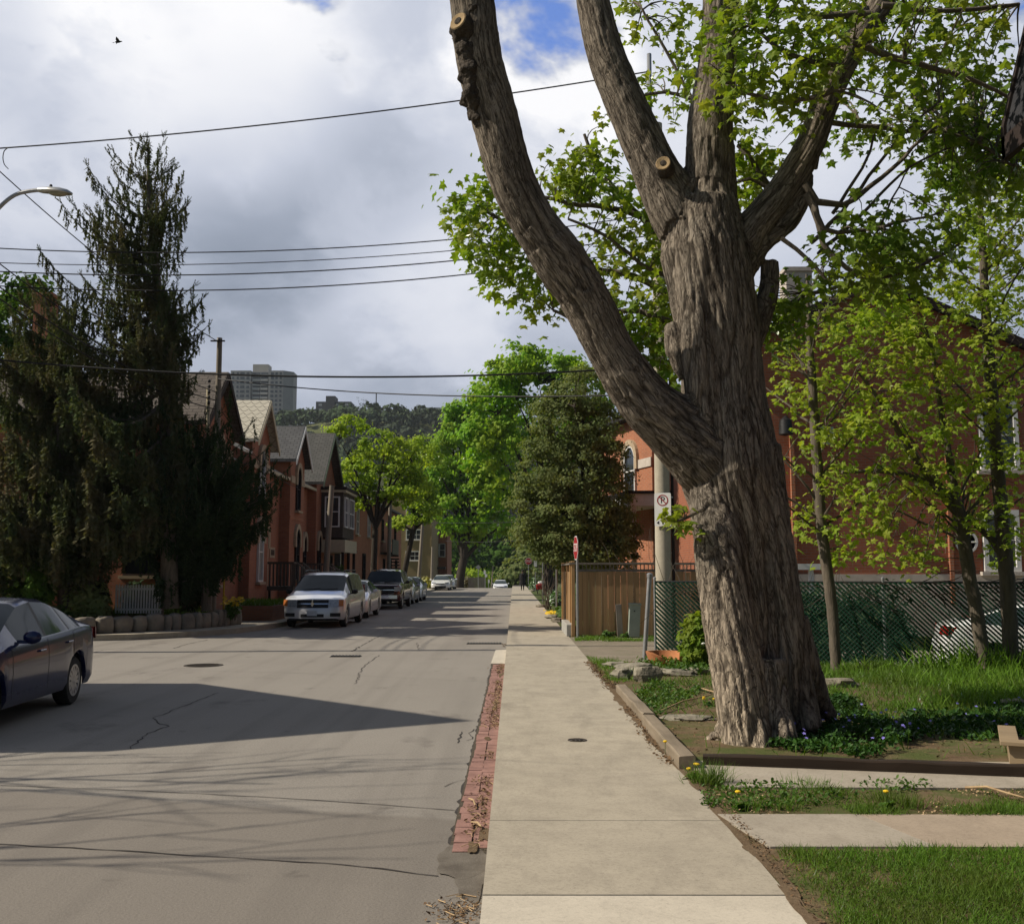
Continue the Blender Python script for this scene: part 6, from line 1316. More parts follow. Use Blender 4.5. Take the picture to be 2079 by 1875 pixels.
# ------------------------------------------------------------------ vehicles (front at y = 0 facing -y, rear at y = L)
def car(name, label, cat, spec, loc, rz, paint, group=None, detail=True):
    L, W, ax, Rw = spec['L'], spec['W'] / 2, spec['axles'], spec['R']; Ra = Rw + .055
    t = thing(name, label, cat, loc, rz, group); zs = spec.get('zs', .23)
    ys = {0.0, .04, .10, .18, .28, .4, L, L - .04, L - .10, L - .18, L - .28}
    for k in ('ws', 'rg'): ys |= set(spec[k])
    for a, c in spec['side']: ys |= {a, c}
    y = .5
    while y < L - .3: ys.add(round(y, 3)); y += .16
    for a in ax:
        for k in range(-8, 9): ys.add(round(a + Ra * math.sin(R(90) * k / 8), 3))
    ys = sorted(ys); ys = [q for i, q in enumerate(ys) if i == 0 or q - ys[i - 1] > .004]
    nose, tailr = spec.get('nose', .12), spec.get('tail', .08); plan = spec.get('plan', .22)
    def sect(y):
        e = min(y, L - y); k = math.sqrt(max(0, 1 - (1 - min(e / .42, 1)) ** 2)); w_ = W * (.80 + .20 * k) * interp(y, spec.get('wk', [(0, 1), (L, 1)]))
        zt, zb, wr = interp(y, spec['zt']), interp(y, spec['zb']), W * interp(y, spec['wr']); wr = min(wr, w_ * .95); z0 = zs + .05 * (1 - k)
        for a in ax:
            if abs(y - a) < Ra - .002: z0 = max(z0, Rw + math.sqrt(Ra ** 2 - (y - a) ** 2))
        h = max(zt - zb, .015); zm = (zs + zb) * .54
        P = [(w_ * .93, z0), (w_ * .985, max(zs + .10, z0 + .012)), (w_, max(zm, z0 + .024)), (w_ * .988, max(zb - .10, z0 + .036)), (w_ * .962, max(zb, z0 + .045)), (w_ * .94, zb + min(.03, h * .25)), (w_ * .94 + (wr - w_ * .94) * .93, zb + h * .88), (wr * .90, zb + h * .975), (wr * .5, zt), (0, zt + .008)]
        o = []
        for x, z in P:
            f = max(0, 1 - y / .7); g = max(0, 1 - (L - y) / .7)
            yy = y + f * (plan * (x / W) ** 2 * .75 + nose * max(0, z - .55) / .5) - g * (plan * .5 * (x / W) ** 2 + tailr * max(0, z - .6) / .5)
            o.append((x, yy, z))
        return o
    S = [sect(y) for y in ys]; n = len(S); K = 10
    parts = {}
    def put(nm, quad): parts.setdefault(nm, []).append(quad)
    for i in range(n - 1):
        ym = (ys[i] + ys[i + 1]) / 2; hh = interp(ym, spec['zt']) - interp(ym, spec['zb'])
        for k in range(K - 1):
            nm = 'body'
            if k == 5 and hh > .14:
                wi = [q for q, (a, c) in enumerate(spec['side']) if a <= ym <= c]
                if wi: nm = 'side_window_%d' % wi[0]
                elif spec['side'][0][0] < ym < spec['side'][-1][1]: nm = 'pillar_%d' % sum(ym > c for a, c in spec['side'])
            if k >= 6 and spec['ws'][0] <= ym <= spec['ws'][1]: nm = 'windscreen' if k >= 7 or k == 6 else nm
            if k >= 7 and spec['rg'][0] <= ym <= spec['rg'][1]: nm = 'rear_window'
            if k == 0 and zs > .2: nm = 'body'
            for s in (1, -1):
                q = [S[i][k], S[i][k + 1], S[i + 1][k + 1], S[i + 1][k]]; q = [(p[0] * s, p[1], p[2]) for p in q]; put(nm + ('_l' if s > 0 else '_r') if nm[:4] in ('side', 'pill') else nm, q[::-1] if s > 0 else q)
    cols = [-1, -.72, -.36, 0, .36, .72, 1]
    def fy(x, z, end=0):
        if end == 0: return plan * (x / W) ** 2 * .75 + nose * max(0, z - .55) / .5
        return L - plan * .5 * (x / W) ** 2 - tailr * max(0, z - .6) / .5
    for end, Sx in ((0, S[0]), (1, S[-1])):
        for k in range(K - 1):
            for c in range(6):
                q = []
                for (kk, cc) in ((k, c), (k, c + 1), (k + 1, c + 1), (k + 1, c)):
                    x = Sx[kk][0] * cols[cc]; z = Sx[kk][2]; q.append((x, fy(x, z, end), z))
                put('body', q if end == 0 else q[::-1])
    mats = {'body': paint, 'side_window': M['glass_blue'], 'windscreen': M['glass_blue'], 'rear_window': M['glass_blue'], 'pillar': M['black_trim']}
    for nm, qs in parts.items():
        b = MB(); idx = {}; vs = []; fs = []
        for q in qs:
            f = []
            for p in q:
                key = (round(p[0], 4), round(p[1], 4), round(p[2], 4))
                if key not in idx: idx[key] = len(vs); vs.append(p)
                f.append(idx[key])
            f2 = [v for j, v in enumerate(f) if v != f[j - 1]]
            if len(set(f2)) >= 3: fs.append(tuple(dict.fromkeys(f2)))
        b.add(vs, fs); nm = 'side_window' if nm[:4] == 'side' else 'pillar' if nm[:4] == 'pill' else nm; b.build(nm, mats[nm], t, True, False, sharp=32)
    b = MB(); b.bx((-W * .80, .30, zs - .03), (W * .80, L - .3, .50)); b.build('underbody', M['black_trim'], t, world=False)
    for a in ax:
        for s in (-1, 1):
            wh = MB(); xo = s * (W - .045); wd = .20; A = (s, 0, 0)
            wh.lathe([(Rw * .62, -.5 * wd), (Rw * .9, -.5 * wd), (Rw, -.34 * wd), (Rw, .34 * wd), (Rw * .93, .49 * wd), (Rw * .66, .5 * wd), (Rw * .62, .40 * wd)], (xo - s * wd / 2, a, Rw), 24, axis=A)
            ty = wh.build('wheel', M['tyre'], t, True, False, sharp=50); r = MB()
            r.lathe([(Rw * .66, .44 * wd), (Rw * .60, .46 * wd), (Rw * .56, .32 * wd), (0, .25 * wd)], (xo - s * wd / 2, a, Rw), 24, axis=A, mi=1); r.lathe([(Rw * .66, .40 * wd), (Rw * .655, .50 * wd), (Rw * .58, .50 * wd), (Rw * .57, .36 * wd)], (xo - s * wd / 2, a, Rw), 24, axis=A)
            for q in range(spec.get('spokes', 5) * (2 if spec.get('twin') else 1)):
                an = 2 * math.pi * q / spec.get('spokes', 5) if not spec.get('twin') else 2 * math.pi * (q // 2) / spec.get('spokes', 5) + (.20 if q % 2 else -.20)
                r.box((xo - s * wd * .10, a + math.cos(an) * Rw * .34, Rw + math.sin(an) * Rw * .34), (.03, Rw * .52, Rw * (.13 if spec.get('twin') else .20)), rx=an)
            r.lathe([(Rw * .15, .2 * wd), (Rw * .15, .47 * wd), (0, .5 * wd)], (xo - s * wd / 2, a, Rw), 12, axis=A); r.build('rim', [M['rim'], M['black_trim']], ty, True, False)
    # fittings on nose and tail
    def patch(nm, mat, x0, x1, z0, z1, end=0, off=.012, parent=t, steps=5, skew=0):
        b = MB(); vs = []; m_ = -1 if end == 0 else 1
        for i in range(steps + 1):
            x = x0 + (x1 - x0) * i / steps
            for z in (z0 + skew * i / steps, z1 + skew * i / steps): vs.append((x, fy(x, z, end) + m_ * off, z))
        m = len(vs)
        for i in range(steps + 1):
            x = x0 + (x1 - x0) * i / steps
            for z in (z0 + skew * i / steps, z1 + skew * i / steps): vs.append((x, fy(x, z, end) - m_ * .03, z))
        fs = [(2 * i, 2 * i + 2, 2 * i + 3, 2 * i + 1) for i in range(steps)] + [(2 * i, m + 2 * i, m + 2 * i + 2, 2 * i + 2) for i in range(steps)] + [(2 * i + 1, 2 * i + 3, m + 2 * i + 3, m + 2 * i + 1) for i in range(steps)] + [(0, 1, m + 1, m), (2 * steps, m + 2 * steps, m + 2 * steps + 1, 2 * steps + 1)]
        b.add(vs, fs); return b.build(nm, mat, parent, world=False)
    fr = spec['front']
    for s in (-1, 1):
        a, c, z0, z1 = fr['lamp']; o = patch('headlight', M['headlamp'], s * a, s * c, z0, z1, skew=fr.get('skew', 0))
        if 'amber' in fr: a2, c2 = fr['amber']; patch('turn_signal', M['amber'], s * a2, s * c2, z0 + .02, z1, off=.016, skew=fr.get('skew', 0))
        a, c, z0, z1 = spec['rear']['lamp']; patch('taillight', M['tail'], s * a, s * c, z0, z1, 1)
        if 'fog' in fr: a, c, z0, z1 = fr['fog']; patch('fog_recess', M['black_trim'], s * a, s * c, z0, z1)
        b = MB(); yl = fy(s * W * .96, (z0 + z1) / 2, 1) - .20; b.add([(s * W * .955, yl, z0 + .06), (s * W * .93, yl + .20, z0), (s * W * .93, yl + .20, z1), (s * W * .95, yl, z1 - .02), (s * W * .80, yl, z0 + .06), (s * W * .80, yl + .20, z0), (s * W * .80, yl + .20, z1), (s * W * .80, yl, z1 - .02)], [(0, 1, 2, 3)[::s], (4, 5, 6, 7)[::-s], (0, 1, 5, 4), (1, 2, 6, 5), (2, 3, 7, 6), (3, 0, 4, 7)]); b.build('taillight', M['tail'], t, world=False)
    a, z0, z1 = fr['grille']; g = patch('grille', M['black_trim'], -a, a, z0, z1, steps=8)
    if fr.get('cross'):
        b = MB(); zc = (z0 + z1) / 2; b.box((0, fy(0, zc) - .022, zc), (.035, .025, z1 - z0)); o = patch('grille_bar', M['chrome'], -a, a, zc - .018, zc + .018, off=.022, steps=8); b.build('grille_stem', M['chrome'], g, world=False)
        b = MB(); b.prism([(0, -.09), (.055, 0), (0, .09), (-.055, 0)], .02, Matrix.Translation((0, fy(0, zc) - .042, zc))); b.build('emblem', M['chrome'], g, world=False)
    elif fr.get('bar'): patch('grille_bar', M['chrome'], -a, a, *fr['bar'], off=.022, steps=8)
    if 'chrome_bumper' in fr: z0, z1 = fr['chrome_bumper']; patch('bumper', M['chrome'], -W * .80, W * .80, z0, z1, off=.05, steps=8)
    if 'intake' in fr: a, z0, z1 = fr['intake']; patch('intake', M['black_trim'], -a, a, z0, z1, steps=6)
    zc = fr['plate']; patch('number_plate', M['plate'], -.155, .155, zc - .075, zc + .075, off=.026)
    patch('number_plate', M['plate'], -.155, .155, spec['rear']['plate'] - .075, spec['rear']['plate'] + .075, 1, off=.02)
    my, mz = spec['mirror']
    for s in (-1, 1):
        b = MB(); b.sphere((s * (W + .10), my, mz), .10, 10, 7, sq=(1.05, .55, .78)); b.box((s * (W + .0), my, mz - .05), (.12, .05, .04)); b.build('mirror', M['black_trim'] if spec.get('dark_mirror') else paint, t, True, False)
    for s in (-1, 1):
        for y in spec['seams']:
            A_, B_ = sect(y - .005), sect(y + .005); d = MB(); vs = []
            for q in (1, 2, 3, 4): vs += [(s * (A_[q][0] + .0025), A_[q][1], A_[q][2]), (s * (B_[q][0] + .0025), B_[q][1], B_[q][2])]
            d.add(vs, [(2 * q, 2 * q + 1, 2 * q + 3, 2 * q + 2)[::-s] for q in range(3)]); d.build('door_seam', M['black_trim'], t, world=False)
        for y in spec['handles']: h = MB(); h.box((s * (W * 1.0), y, interp(y, spec['zb']) - .12), (.035, .19, .026)); h.build('door_handle', paint, t, world=False, bevel=.006)
    if spec.get('rails'):
        for s in (-1, 1):
            b = MB(); b.tube([(s * W * .66, 2.1, 1.74), (s * W * .66, 2.2, 1.80), (s * W * .66, 4.4, 1.80), (s * W * .66, 4.5, 1.74)], .02, 6); b.build('roof_rail', M['black_trim'], t, True, False)
    if detail:
        b = MB(); y0_ = spec['ws'][0]; z_ = interp(y0_, spec['zt']); b.tube([(-.5, y0_ + .02, z_ + .03), (.05, y0_ + .10, z_ + .07)], .010, 5); b.tube([(.05, y0_ + .02, z_ + .03), (.6, y0_ + .10, z_ + .07)], .010, 5); b.build('wiper', M['black_trim'], t, world=False)
    return t
SED = dict(L=4.57, W=1.80, R=.318, axles=(.88, 3.58), zt=[(0, .60), (.12, .70), (1.05, .93), (1.22, .97), (1.75, 1.24), (2.1, 1.385), (2.5, 1.44), (3.0, 1.41), (3.4, 1.315), (3.9, 1.15), (4.25, 1.06), (4.45, 1.03), (4.57, .96)], zb=[(0, .56), (.3, .72), (1.2, .885), (3.0, .955), (3.9, 1.0), (4.3, 1.0), (4.57, .92)],
           wr=[(0, .80), (1.0, .80), (1.3, .80), (2.1, .66), (3.3, .66), (4.1, .76), (4.57, .78)], ws=(1.22, 2.08), rg=(3.35, 4.15), side=[(1.62, 2.43), (2.51, 3.28), (3.33, 3.74)], nose=.16, tail=.10, plan=.26, spokes=7, twin=True,
           front=dict(lamp=(.42, .80, .60, .74), skew=.05, grille=(.40, .58, .68), bar=(.655, .68), intake=(.52, .28, .42), plate=.50), rear=dict(lamp=(.50, .86, .82, .98), plate=.62), mirror=(1.62, 1.0), seams=(1.38, 2.49, 3.40), handles=(2.25, 3.22))
VAN = dict(L=5.14, W=1.95, R=.335, axles=(.98, 4.06), zs=.25, zt=[(0, .78), (.15, .90), (.95, 1.11), (1.05, 1.14), (1.95, 1.64), (2.3, 1.715), (3.2, 1.75), (4.5, 1.72), (4.75, 1.66), (4.98, 1.15), (5.14, 1.02)], zb=[(0, .74), (.3, .88), (1.0, 1.02), (3.0, 1.07), (4.9, 1.10), (5.14, .98)],
           wr=[(0, .82), (1.0, .82), (2.0, .76), (4.6, .76), (5.14, .80)], ws=(1.05, 1.95), rg=(4.75, 4.98), side=[(1.60, 2.42), (2.50, 3.50), (3.58, 4.60)], nose=.14, tail=.02, plan=.24, spokes=5,
           front=dict(lamp=(.50, .80, .66, .88), amber=(.80, .94), grille=(.49, .63, .88), cross=True, fog=(.55, .86, .36, .47), intake=(.36, .34, .44), plate=.46), rear=dict(lamp=(.74, .92, .9, 1.3), plate=.8), mirror=(1.62, 1.10), seams=(1.32, 2.46, 3.54), handles=(2.25, 3.3), rails=True, dark_mirror=True)
TRK = dict(L=5.75, W=2.0, R=.385, axles=(1.0, 4.6), zs=.40, zt=[(0, 1.06), (.08, 1.14), (1.2, 1.22), (1.3, 1.24), (2.05, 1.78), (2.5, 1.86), (3.6, 1.85), (3.85, 1.72), (3.95, 1.30), (5.75, 1.30)], zb=[(0, 1.02), (.3, 1.10), (1.3, 1.16), (3.8, 1.22), (5.75, 1.25)],
           wr=[(0, .88), (1.2, .86), (2.1, .74), (3.6, .74), (3.95, .9), (5.75, .9)], ws=(1.3, 2.05), rg=(3.7, 3.90), side=[(1.75, 2.6), (2.7, 3.6)], nose=.03, tail=.0, plan=.12, spokes=6,
           front=dict(lamp=(.66, .94, .84, 1.05), grille=(.66, .74, 1.06), bar=(.885, .925), chrome_bumper=(.50, .66), intake=(.55, .42, .49), plate=.58), rear=dict(lamp=(.86, .97, .9, 1.2), plate=.7), mirror=(1.75, 1.25), seams=(1.5, 2.65, 3.75), handles=(2.45, 3.45), dark_mirror=True)
P_navy = paint_mat('navy_paint', (.010, .016, .070), .1, .22, .35); P_silver = paint_mat('silver_paint', (.62, .64, .67), .25, .30); P_white = paint_mat('white_car_paint', (.76, .76, .75), 0, .25); P_maroon = paint_mat('maroon_paint', (.055, .014, .012), .3, .22); P_grey = paint_mat('grey_paint', (.33, .335, .33), .4, .3)
th = .085; g = gnd(151, 1429, 0); cx, cy_ = g.x - .895 * math.cos(th) , g.y
front = Vector((g.x, g.y, 0)) - Matrix.Rotation(th, 3, 'Z') @ Vector((.87, 3.58, 0))
car('sedan', 'dark navy sedan driving out of the left edge of the photo', 'car', SED, (front.x, front.y, 0), th, P_navy)
car('minivan', 'silver minivan parked at the left kerb, nearest of the parked row', 'minivan', VAN, (-6.27, 32.3, 0), 0, P_silver, 'vehicles parked along the left kerb')
car('parked_car', 'white car squeezed between the silver minivan and the maroon pickup', 'car', SED, (-6.37, 38.7, 0), 0, P_white, 'vehicles parked along the left kerb')
car('pickup_truck', 'dark maroon pickup truck with chrome grille bar parked behind the white car', 'pickup truck', TRK, (-6.22, 48.2, 0), 0, P_maroon, 'vehicles parked along the left kerb')
car('parked_car', 'silver car parked just behind the maroon pickup', 'car', SED, (-6.28, 55.6, 0), 0, P_grey, 'vehicles parked along the left kerb')
car('parked_car', 'grey car half hidden behind the silver one past the pickup', 'car', SED, (-6.35, 61.2, 0), 0, P_silver, 'vehicles parked along the left kerb')
car('parked_car', 'white car parked far down the left kerb by the yellow bush', 'car', SED, (-6.85, 96.5, 0), 0, P_white, 'vehicles parked along the left kerb')
car('parked_car', 'silver car parked behind the farthest white one', 'car', SED, (-6.75, 102.5, 0), 0, P_silver, 'vehicles parked along the left kerb')
car('white_car', 'white car coming over the crest of the road', 'car', SED, (-1.62, 124.5, crest(126.5)), 0, P_white)
car('white_car', 'white car parked behind the green slats at the right edge', 'car', SED, (12.5, 18.9, -.24), R(73), P_white)
# ------------------------------------------------------------------ person in black walking away on the sidewalk
def person():
    Y = gnd(1061, 1198, SW).y; x = gnd(1061, 1198, SW).x; t = thing('person', 'person in a long black coat walking away on the sidewalk', 'person', (x, Y, SW), R(4))
    J = [(0, 0, .98, .15), (0, .0, 1.20, .165), (0, -.01, 1.42, .16), (0, 0, 1.50, .065), (0, .01, 1.57, .06), (0, .0, 1.67, .095), (0, 0, 1.76, .07),
         (-.20, 0, 1.42, .07), (-.25, .02, 1.15, .055), (-.24, -.05, .92, .042), (-.235, -.08, .82, .035), (.20, 0, 1.42, .07), (.26, -.02, 1.15, .055), (.25, -.02, .92, .042), (.245, -.03, .82, .035),
         (-.09, 0, .90, .10), (-.10, -.06, .50, .07), (-.10, .05, .09, .05), (-.10, -.12, .04, .045), (.09, 0, .90, .10), (.10, .05, .50, .07), (.10, .16, .10, .05), (.10, .02, .04, .045)]
    E = [(0, 1), (1, 2), (2, 3), (3, 4), (4, 5), (5, 6), (2, 7), (7, 8), (8, 9), (9, 10), (2, 11), (11, 12), (12, 13), (13, 14), (0, 15), (15, 16), (16, 17), (17, 18), (0, 19), (19, 20), (20, 21), (21, 22)]
    me = bpy.data.meshes.new('tmp'); me.from_pydata([j[:3] for j in J], E, []); o = bpy.data.objects.new('tmp', me); COL.objects.link(o); m = o.modifiers.new('s', 'SKIN'); sv = me.skin_vertices[0].data
    for i, j in enumerate(J): sv[i].radius = (j[3], j[3] * (.8 if i in (0, 1, 2) else 1)); sv[i].use_root = i == 0
    s = o.modifiers.new('d', 'SUBSURF'); s.levels = 2; dg = bpy.context.evaluated_depsgraph_get(); r = bpy.data.meshes.new_from_object(o.evaluated_get(dg)); bpy.data.objects.remove(o); bpy.data.meshes.remove(me); r.name = 'body'
    r.materials.clear(); r.materials.append(M['cloth_black']); r.materials.append(M['skin'])
    for p in r.polygons: p.use_smooth = True; p.material_index = 1 if p.center.z > 1.53 or (p.center.z < .87 and abs(p.center.x) > .2) else 0
    link(bpy.data.objects.new('body', r), t)
    c = MB(); c.lathe([(.30, .46), (.27, .8), (.235, 1.05), (.24, 1.25), (.225, 1.40), (.10, 1.50)], (0, 0, 0), 20); c.v = [(v[0], v[1] * .72, v[2]) for v in c.v]; c.build('coat', M['cloth_black'], t, True, False)
    h = MB(); h.sphere((0, .012, 1.70), .108, 12, 9, sq=(.92, 1, 1.08)); h.build('hair', M['hair'], t, True, False)
    for s in (-1, 1):
        q = MB(); bx_ = s * .24
        for k in range(4): q.tube([(bx_ + (k - 1.5) * .016, -.08, .80), (bx_ + (k - 1.5) * .018, -.085, .75), (bx_ + (k - 1.5) * .017, -.075, .715 + .006 * abs(k - 1.5))], .008, 5)
        q.tube([(bx_ - s * .03, -.08, .81), (bx_ - s * .05, -.10, .77)], .009, 5); q.build('fingers', M['skin'], t, True, False)
person()
# ------------------------------------------------------------------ trees
QV = [(0, 0, 0), (-.5, .45, -.10), (0, 1, -.12), (.5, .45, -.10), (0, .5, .05)]; QF = [(0, 4, 1), (1, 4, 2), (2, 4, 3), (3, 4, 0)]
def crown_points(blobs, n, clumps, spread, seed, thin=.55):
    """leaf positions: clumps spread over the shells of several ellipsoids (centre, radii)"""
    q = np.random.default_rng(seed); vol = np.array([b[1][0] * b[1][1] * b[1][2] for b in blobs]) ** .67; vol /= vol.sum(); C = []; Nn = []
    for i, (c, r) in enumerate(blobs):
        k = max(3, int(clumps * vol[i])); d = q.normal(0, 1, (k, 3)); d /= np.linalg.norm(d, axis=1, keepdims=True); rad = q.uniform(thin, 1.02, (k, 1)); C.append(np.array(c) + d * np.array(r) * rad); Nn.append(d)
    C = np.concatenate(C); Nn = np.concatenate(Nn); w_ = q.uniform(.3, 1.0, len(C)) ** 2; w_ /= w_.sum(); idx = q.choice(len(C), n, p=w_); sz = q.uniform(.6, 1.3, len(C))[idx][:, None]
    off = q.normal(0, 1, (n, 3)) * spread * sz * np.array([1, 1, .62]); pos = C[idx] + off; nr = Nn[idx] * .7 + off / spread * .35 + q.normal(0, .45, (n, 3)) + np.array([0, 0, .45]); return pos, nr, C
def limb_tree(t, base, blobs, C, r0, mat, forks=9, lean=(0, 0), zf=None, seed=0, extra=None):
    q = random.Random(seed); b = MB(); base = Vector(base); top = Vector(max(blobs, key=lambda k: k[0][2])[0]); zf = zf or (base.z + (top.z - base.z) * .35); f = Vector((base.x + lean[0], base.y + lean[1], zf))
    b.tube([base + Vector((0, 0, -.3)), base + Vector((0, 0, .05)), base.lerp(f, .3), base.lerp(f, .65), f], [r0 * 1.5, r0 * 1.25, r0, r0 * .92, r0 * .85], 10); order = list(range(len(C))); q.shuffle(order); fan = []
    for k in order[:forks]:
        c = Vector(C[k]); c = f.lerp(c, .9); m_ = f.lerp(c, .5) + Vector((q.uniform(-.1, .1), q.uniform(-.1, .1), .12)) * (c - f).length; P = [f.lerp(m_, u).lerp(m_.lerp(c, u), u) for u in (0, .2, .4, .6, .8, 1)]; b.tube(P, [r0 * .6, r0 * .5, r0 * .4, r0 * .3, r0 * .2, r0 * .06], 6); fan += P[2:]
    for k in order[forks:forks * 6]:
        c = Vector(C[k]); a = min(fan, key=lambda p: (p - c).length); b.tube([a, a.lerp(c, .5) + Vector((0, 0, .1)), c], [r0 * .16, r0 * .10, r0 * .03], 4)
    if extra: extra(b)
    return b.build('trunk', M[mat], t, True, sharp=60)
def leafy(name, label, cat, base, blobs, n, clumps, spread, size, leaf, r0, seed, bark='bark_d', forks=9, lean=(0, 0), zf=None, group=None, extra=None, tv=QV, tf=QF, thin=.55):
    t = thing(name, label, cat, tuple(base), group=group); pos, nr, C = crown_points(blobs, n, clumps, spread, seed, thin); q = np.random.default_rng(seed)
    limb_tree(t, base, blobs, C, r0, bark, forks, lean, zf, seed, extra); scatter('crown', tv, tf, pos, leaf_frames(nr), size * q.uniform(.55, 1.25, n), M[leaf], t); return t
def E(px, py, Y, rx, ry, rz, dy=0):
    """ellipsoid whose centre projects to (px, py) at depth Y, radii in metres"""
    c = at(px, py, Y + dy); return (tuple(c), (rx, ry, rz))
# yellow-green street trees on the left
c = gnd(757, 1186, .13); Y = 60; bx_ = at(757, 1150, Y).x
leafy('street_tree', 'yellow-green street tree in fresh leaf, nearest on the left kerb', 'tree', (bx_, Y, .13), [E(708, 865, Y, 1.15, 1.0, .65), E(770, 900, Y, 1.7, 1.4, .85), E(735, 945, Y, 1.5, 1.4, 1.0), E(815, 925, Y, 1.5, 1.5, 1.2), E(790, 985, Y, 1.8, 1.6, 1.1), E(722, 1005, Y, 1.0, 1.0, .9), E(838, 985, Y, 1.0, 1.2, 1.2)], 8200, 190, .20, .20, 'leaf_yellow', .20, 3, forks=13, lean=(.1, 0), zf=4.2, group='yellow-green street trees on the left')
Y = 74; bx_ = at(812, 1150, Y).x
leafy('street_tree', 'yellow-green street tree with a crooked trunk, second on the left kerb', 'tree', (bx_, Y, .13), [E(850, 930, Y, 1.5, 1.5, 1.7), E(838, 1000, Y, 1.6, 1.5, 1.2), E(862, 1035, Y, 1.2, 1.2, .8), E(825, 1055, Y, 1.0, 1.0, .7)], 5200, 120, .24, .22, 'leaf_yellow', .21, 4, forks=9, lean=(.9, 0), zf=4.6, group='yellow-green street trees on the left')
# bright green trees over the street
Y = 120; b0 = at(930, 1180, Y)
leafy('shade_tree', 'tall dark-trunked tree at the far corner with a crown of bright green leaves', 'tree', (b0.x, Y, crest(Y)), [E(905, 940, Y, 2.6, 3, 3.2), E(950, 880, Y, 3.6, 3.5, 4.2), E(1000, 830, Y, 4, 4, 5), E(905, 1030, Y, 2.4, 3, 2.4), E(960, 1010, Y, 3.5, 3.5, 3.5), E(1015, 960, Y, 4, 3.5, 5), E(890, 985, Y, 1.4, 2, 2), E(1000, 1065, Y, 3, 2.5, 1.4), E(945, 1075, Y, 2.6, 2.5, 1.0)], 15000, 260, .55, .52, 'leaf_bright', .55, 5, forks=12, lean=(.6, 0), zf=3.2)
Y = 76; leafy('shade_tree', 'big bright green tree rising behind the olive cedar on the right', 'tree', (2.6, Y, .1), [E(1010, 800, Y, 2.0, 2.2, 2.0), E(1060, 750, Y, 2.1, 2.2, 1.7), E(1130, 755, Y, 2.4, 2.2, 1.8), E(1190, 800, Y, 2.0, 2.2, 2.2), E(985, 900, Y, 2.0, 2.2, 2.4), E(1060, 860, Y, 2.6, 2.4, 3.0), E(1140, 880, Y, 3, 2.5, 3), E(1000, 990, Y, 1.7, 2, 2.2), E(1040, 715, Y, .7, .7, .9), E(1090, 720, Y, .6, .6, 1.0), E(1160, 728, Y, .6, .6, .8), E(965, 820, Y, .8, .9, 1.1), E(1010, 745, Y, .5, .6, .8)], 13000, 230, .38, .36, 'leaf_bright', .40, 6, forks=11, zf=4.5)
# olive cedar
CV = [(0, 0, 0), (-.16, .4, .04), (0, 1, 0), (.16, .4, .04), (-.42, .62, -.05), (.42, .62, -.05)]; CF = [(0, 3, 2), (0, 2, 1), (1, 2, 4), (3, 5, 2)]
Y = 36; leafy('cedar_tree', 'broad olive-green cedar leaning over the board fence', 'tree', (2.35, Y, .1), [E(1170, 800, Y, 1.0, 1.1, 1.0), E(1150, 870, Y, 1.45, 1.5, 1.3), E(1205, 880, Y, 1.1, 1.3, 1.3), E(1115, 950, Y, 1.3, 1.4, 1.3), E(1190, 960, Y, 1.6, 1.6, 1.4), E(1100, 1035, Y, 1.15, 1.4, 1.0), E(1175, 1040, Y, 1.7, 1.7, 1.2), E(1235, 1000, Y, .95, 1.2, 1.4), E(1160, 1105, Y, 1.5, 1.6, .8), E(1235, 1080, Y, 1.0, 1.2, .9), E(1085, 1080, Y, .8, 1.0, .5), E(1190, 1130, Y, 1.3, 1.4, .7), E(1130, 1125, Y, 1.0, 1.2, .5), E(1260, 1120, Y, .8, 1, .7)], 72000, 900, .145, .115, 'leaf_cedar', .20, 8, forks=14, zf=2.5, tv=CV, tf=CF, thin=.62)
# ---- spruces: whorls of boughs carrying hanging tassels of needles
def tassel(k=13, seed=1):
    q = random.Random(seed); V = [(-.05, 0, 0), (.05, 0, 0), (0, 1.0, 0)]; Fc = [(0, 1, 2)]
    for i in range(k):
        y = .03 + .92 * i / k; a = q.uniform(0, 6.28); l = .24 * (1 - .35 * i / k) * q.uniform(.7, 1.2); d = Vector((math.cos(a) * l, l * .75, math.sin(a) * l)); s = Vector((-math.sin(a), 0, math.cos(a))) * .075
        n = len(V); V += [(-s.x, y - .015, -s.z), (s.x, y + .03, s.z), (d.x, y + d.y, d.z)]; Fc.append((n, n + 1, n + 2))
    return V, Fc
def axis_frames(d):
    y = d / np.linalg.norm(d, axis=1, keepdims=True); a = rng.normal(0, 1, d.shape); x = np.cross(y, a); x /= np.linalg.norm(x, axis=1, keepdims=True); return np.stack([x, y, np.cross(x, y)], 2)
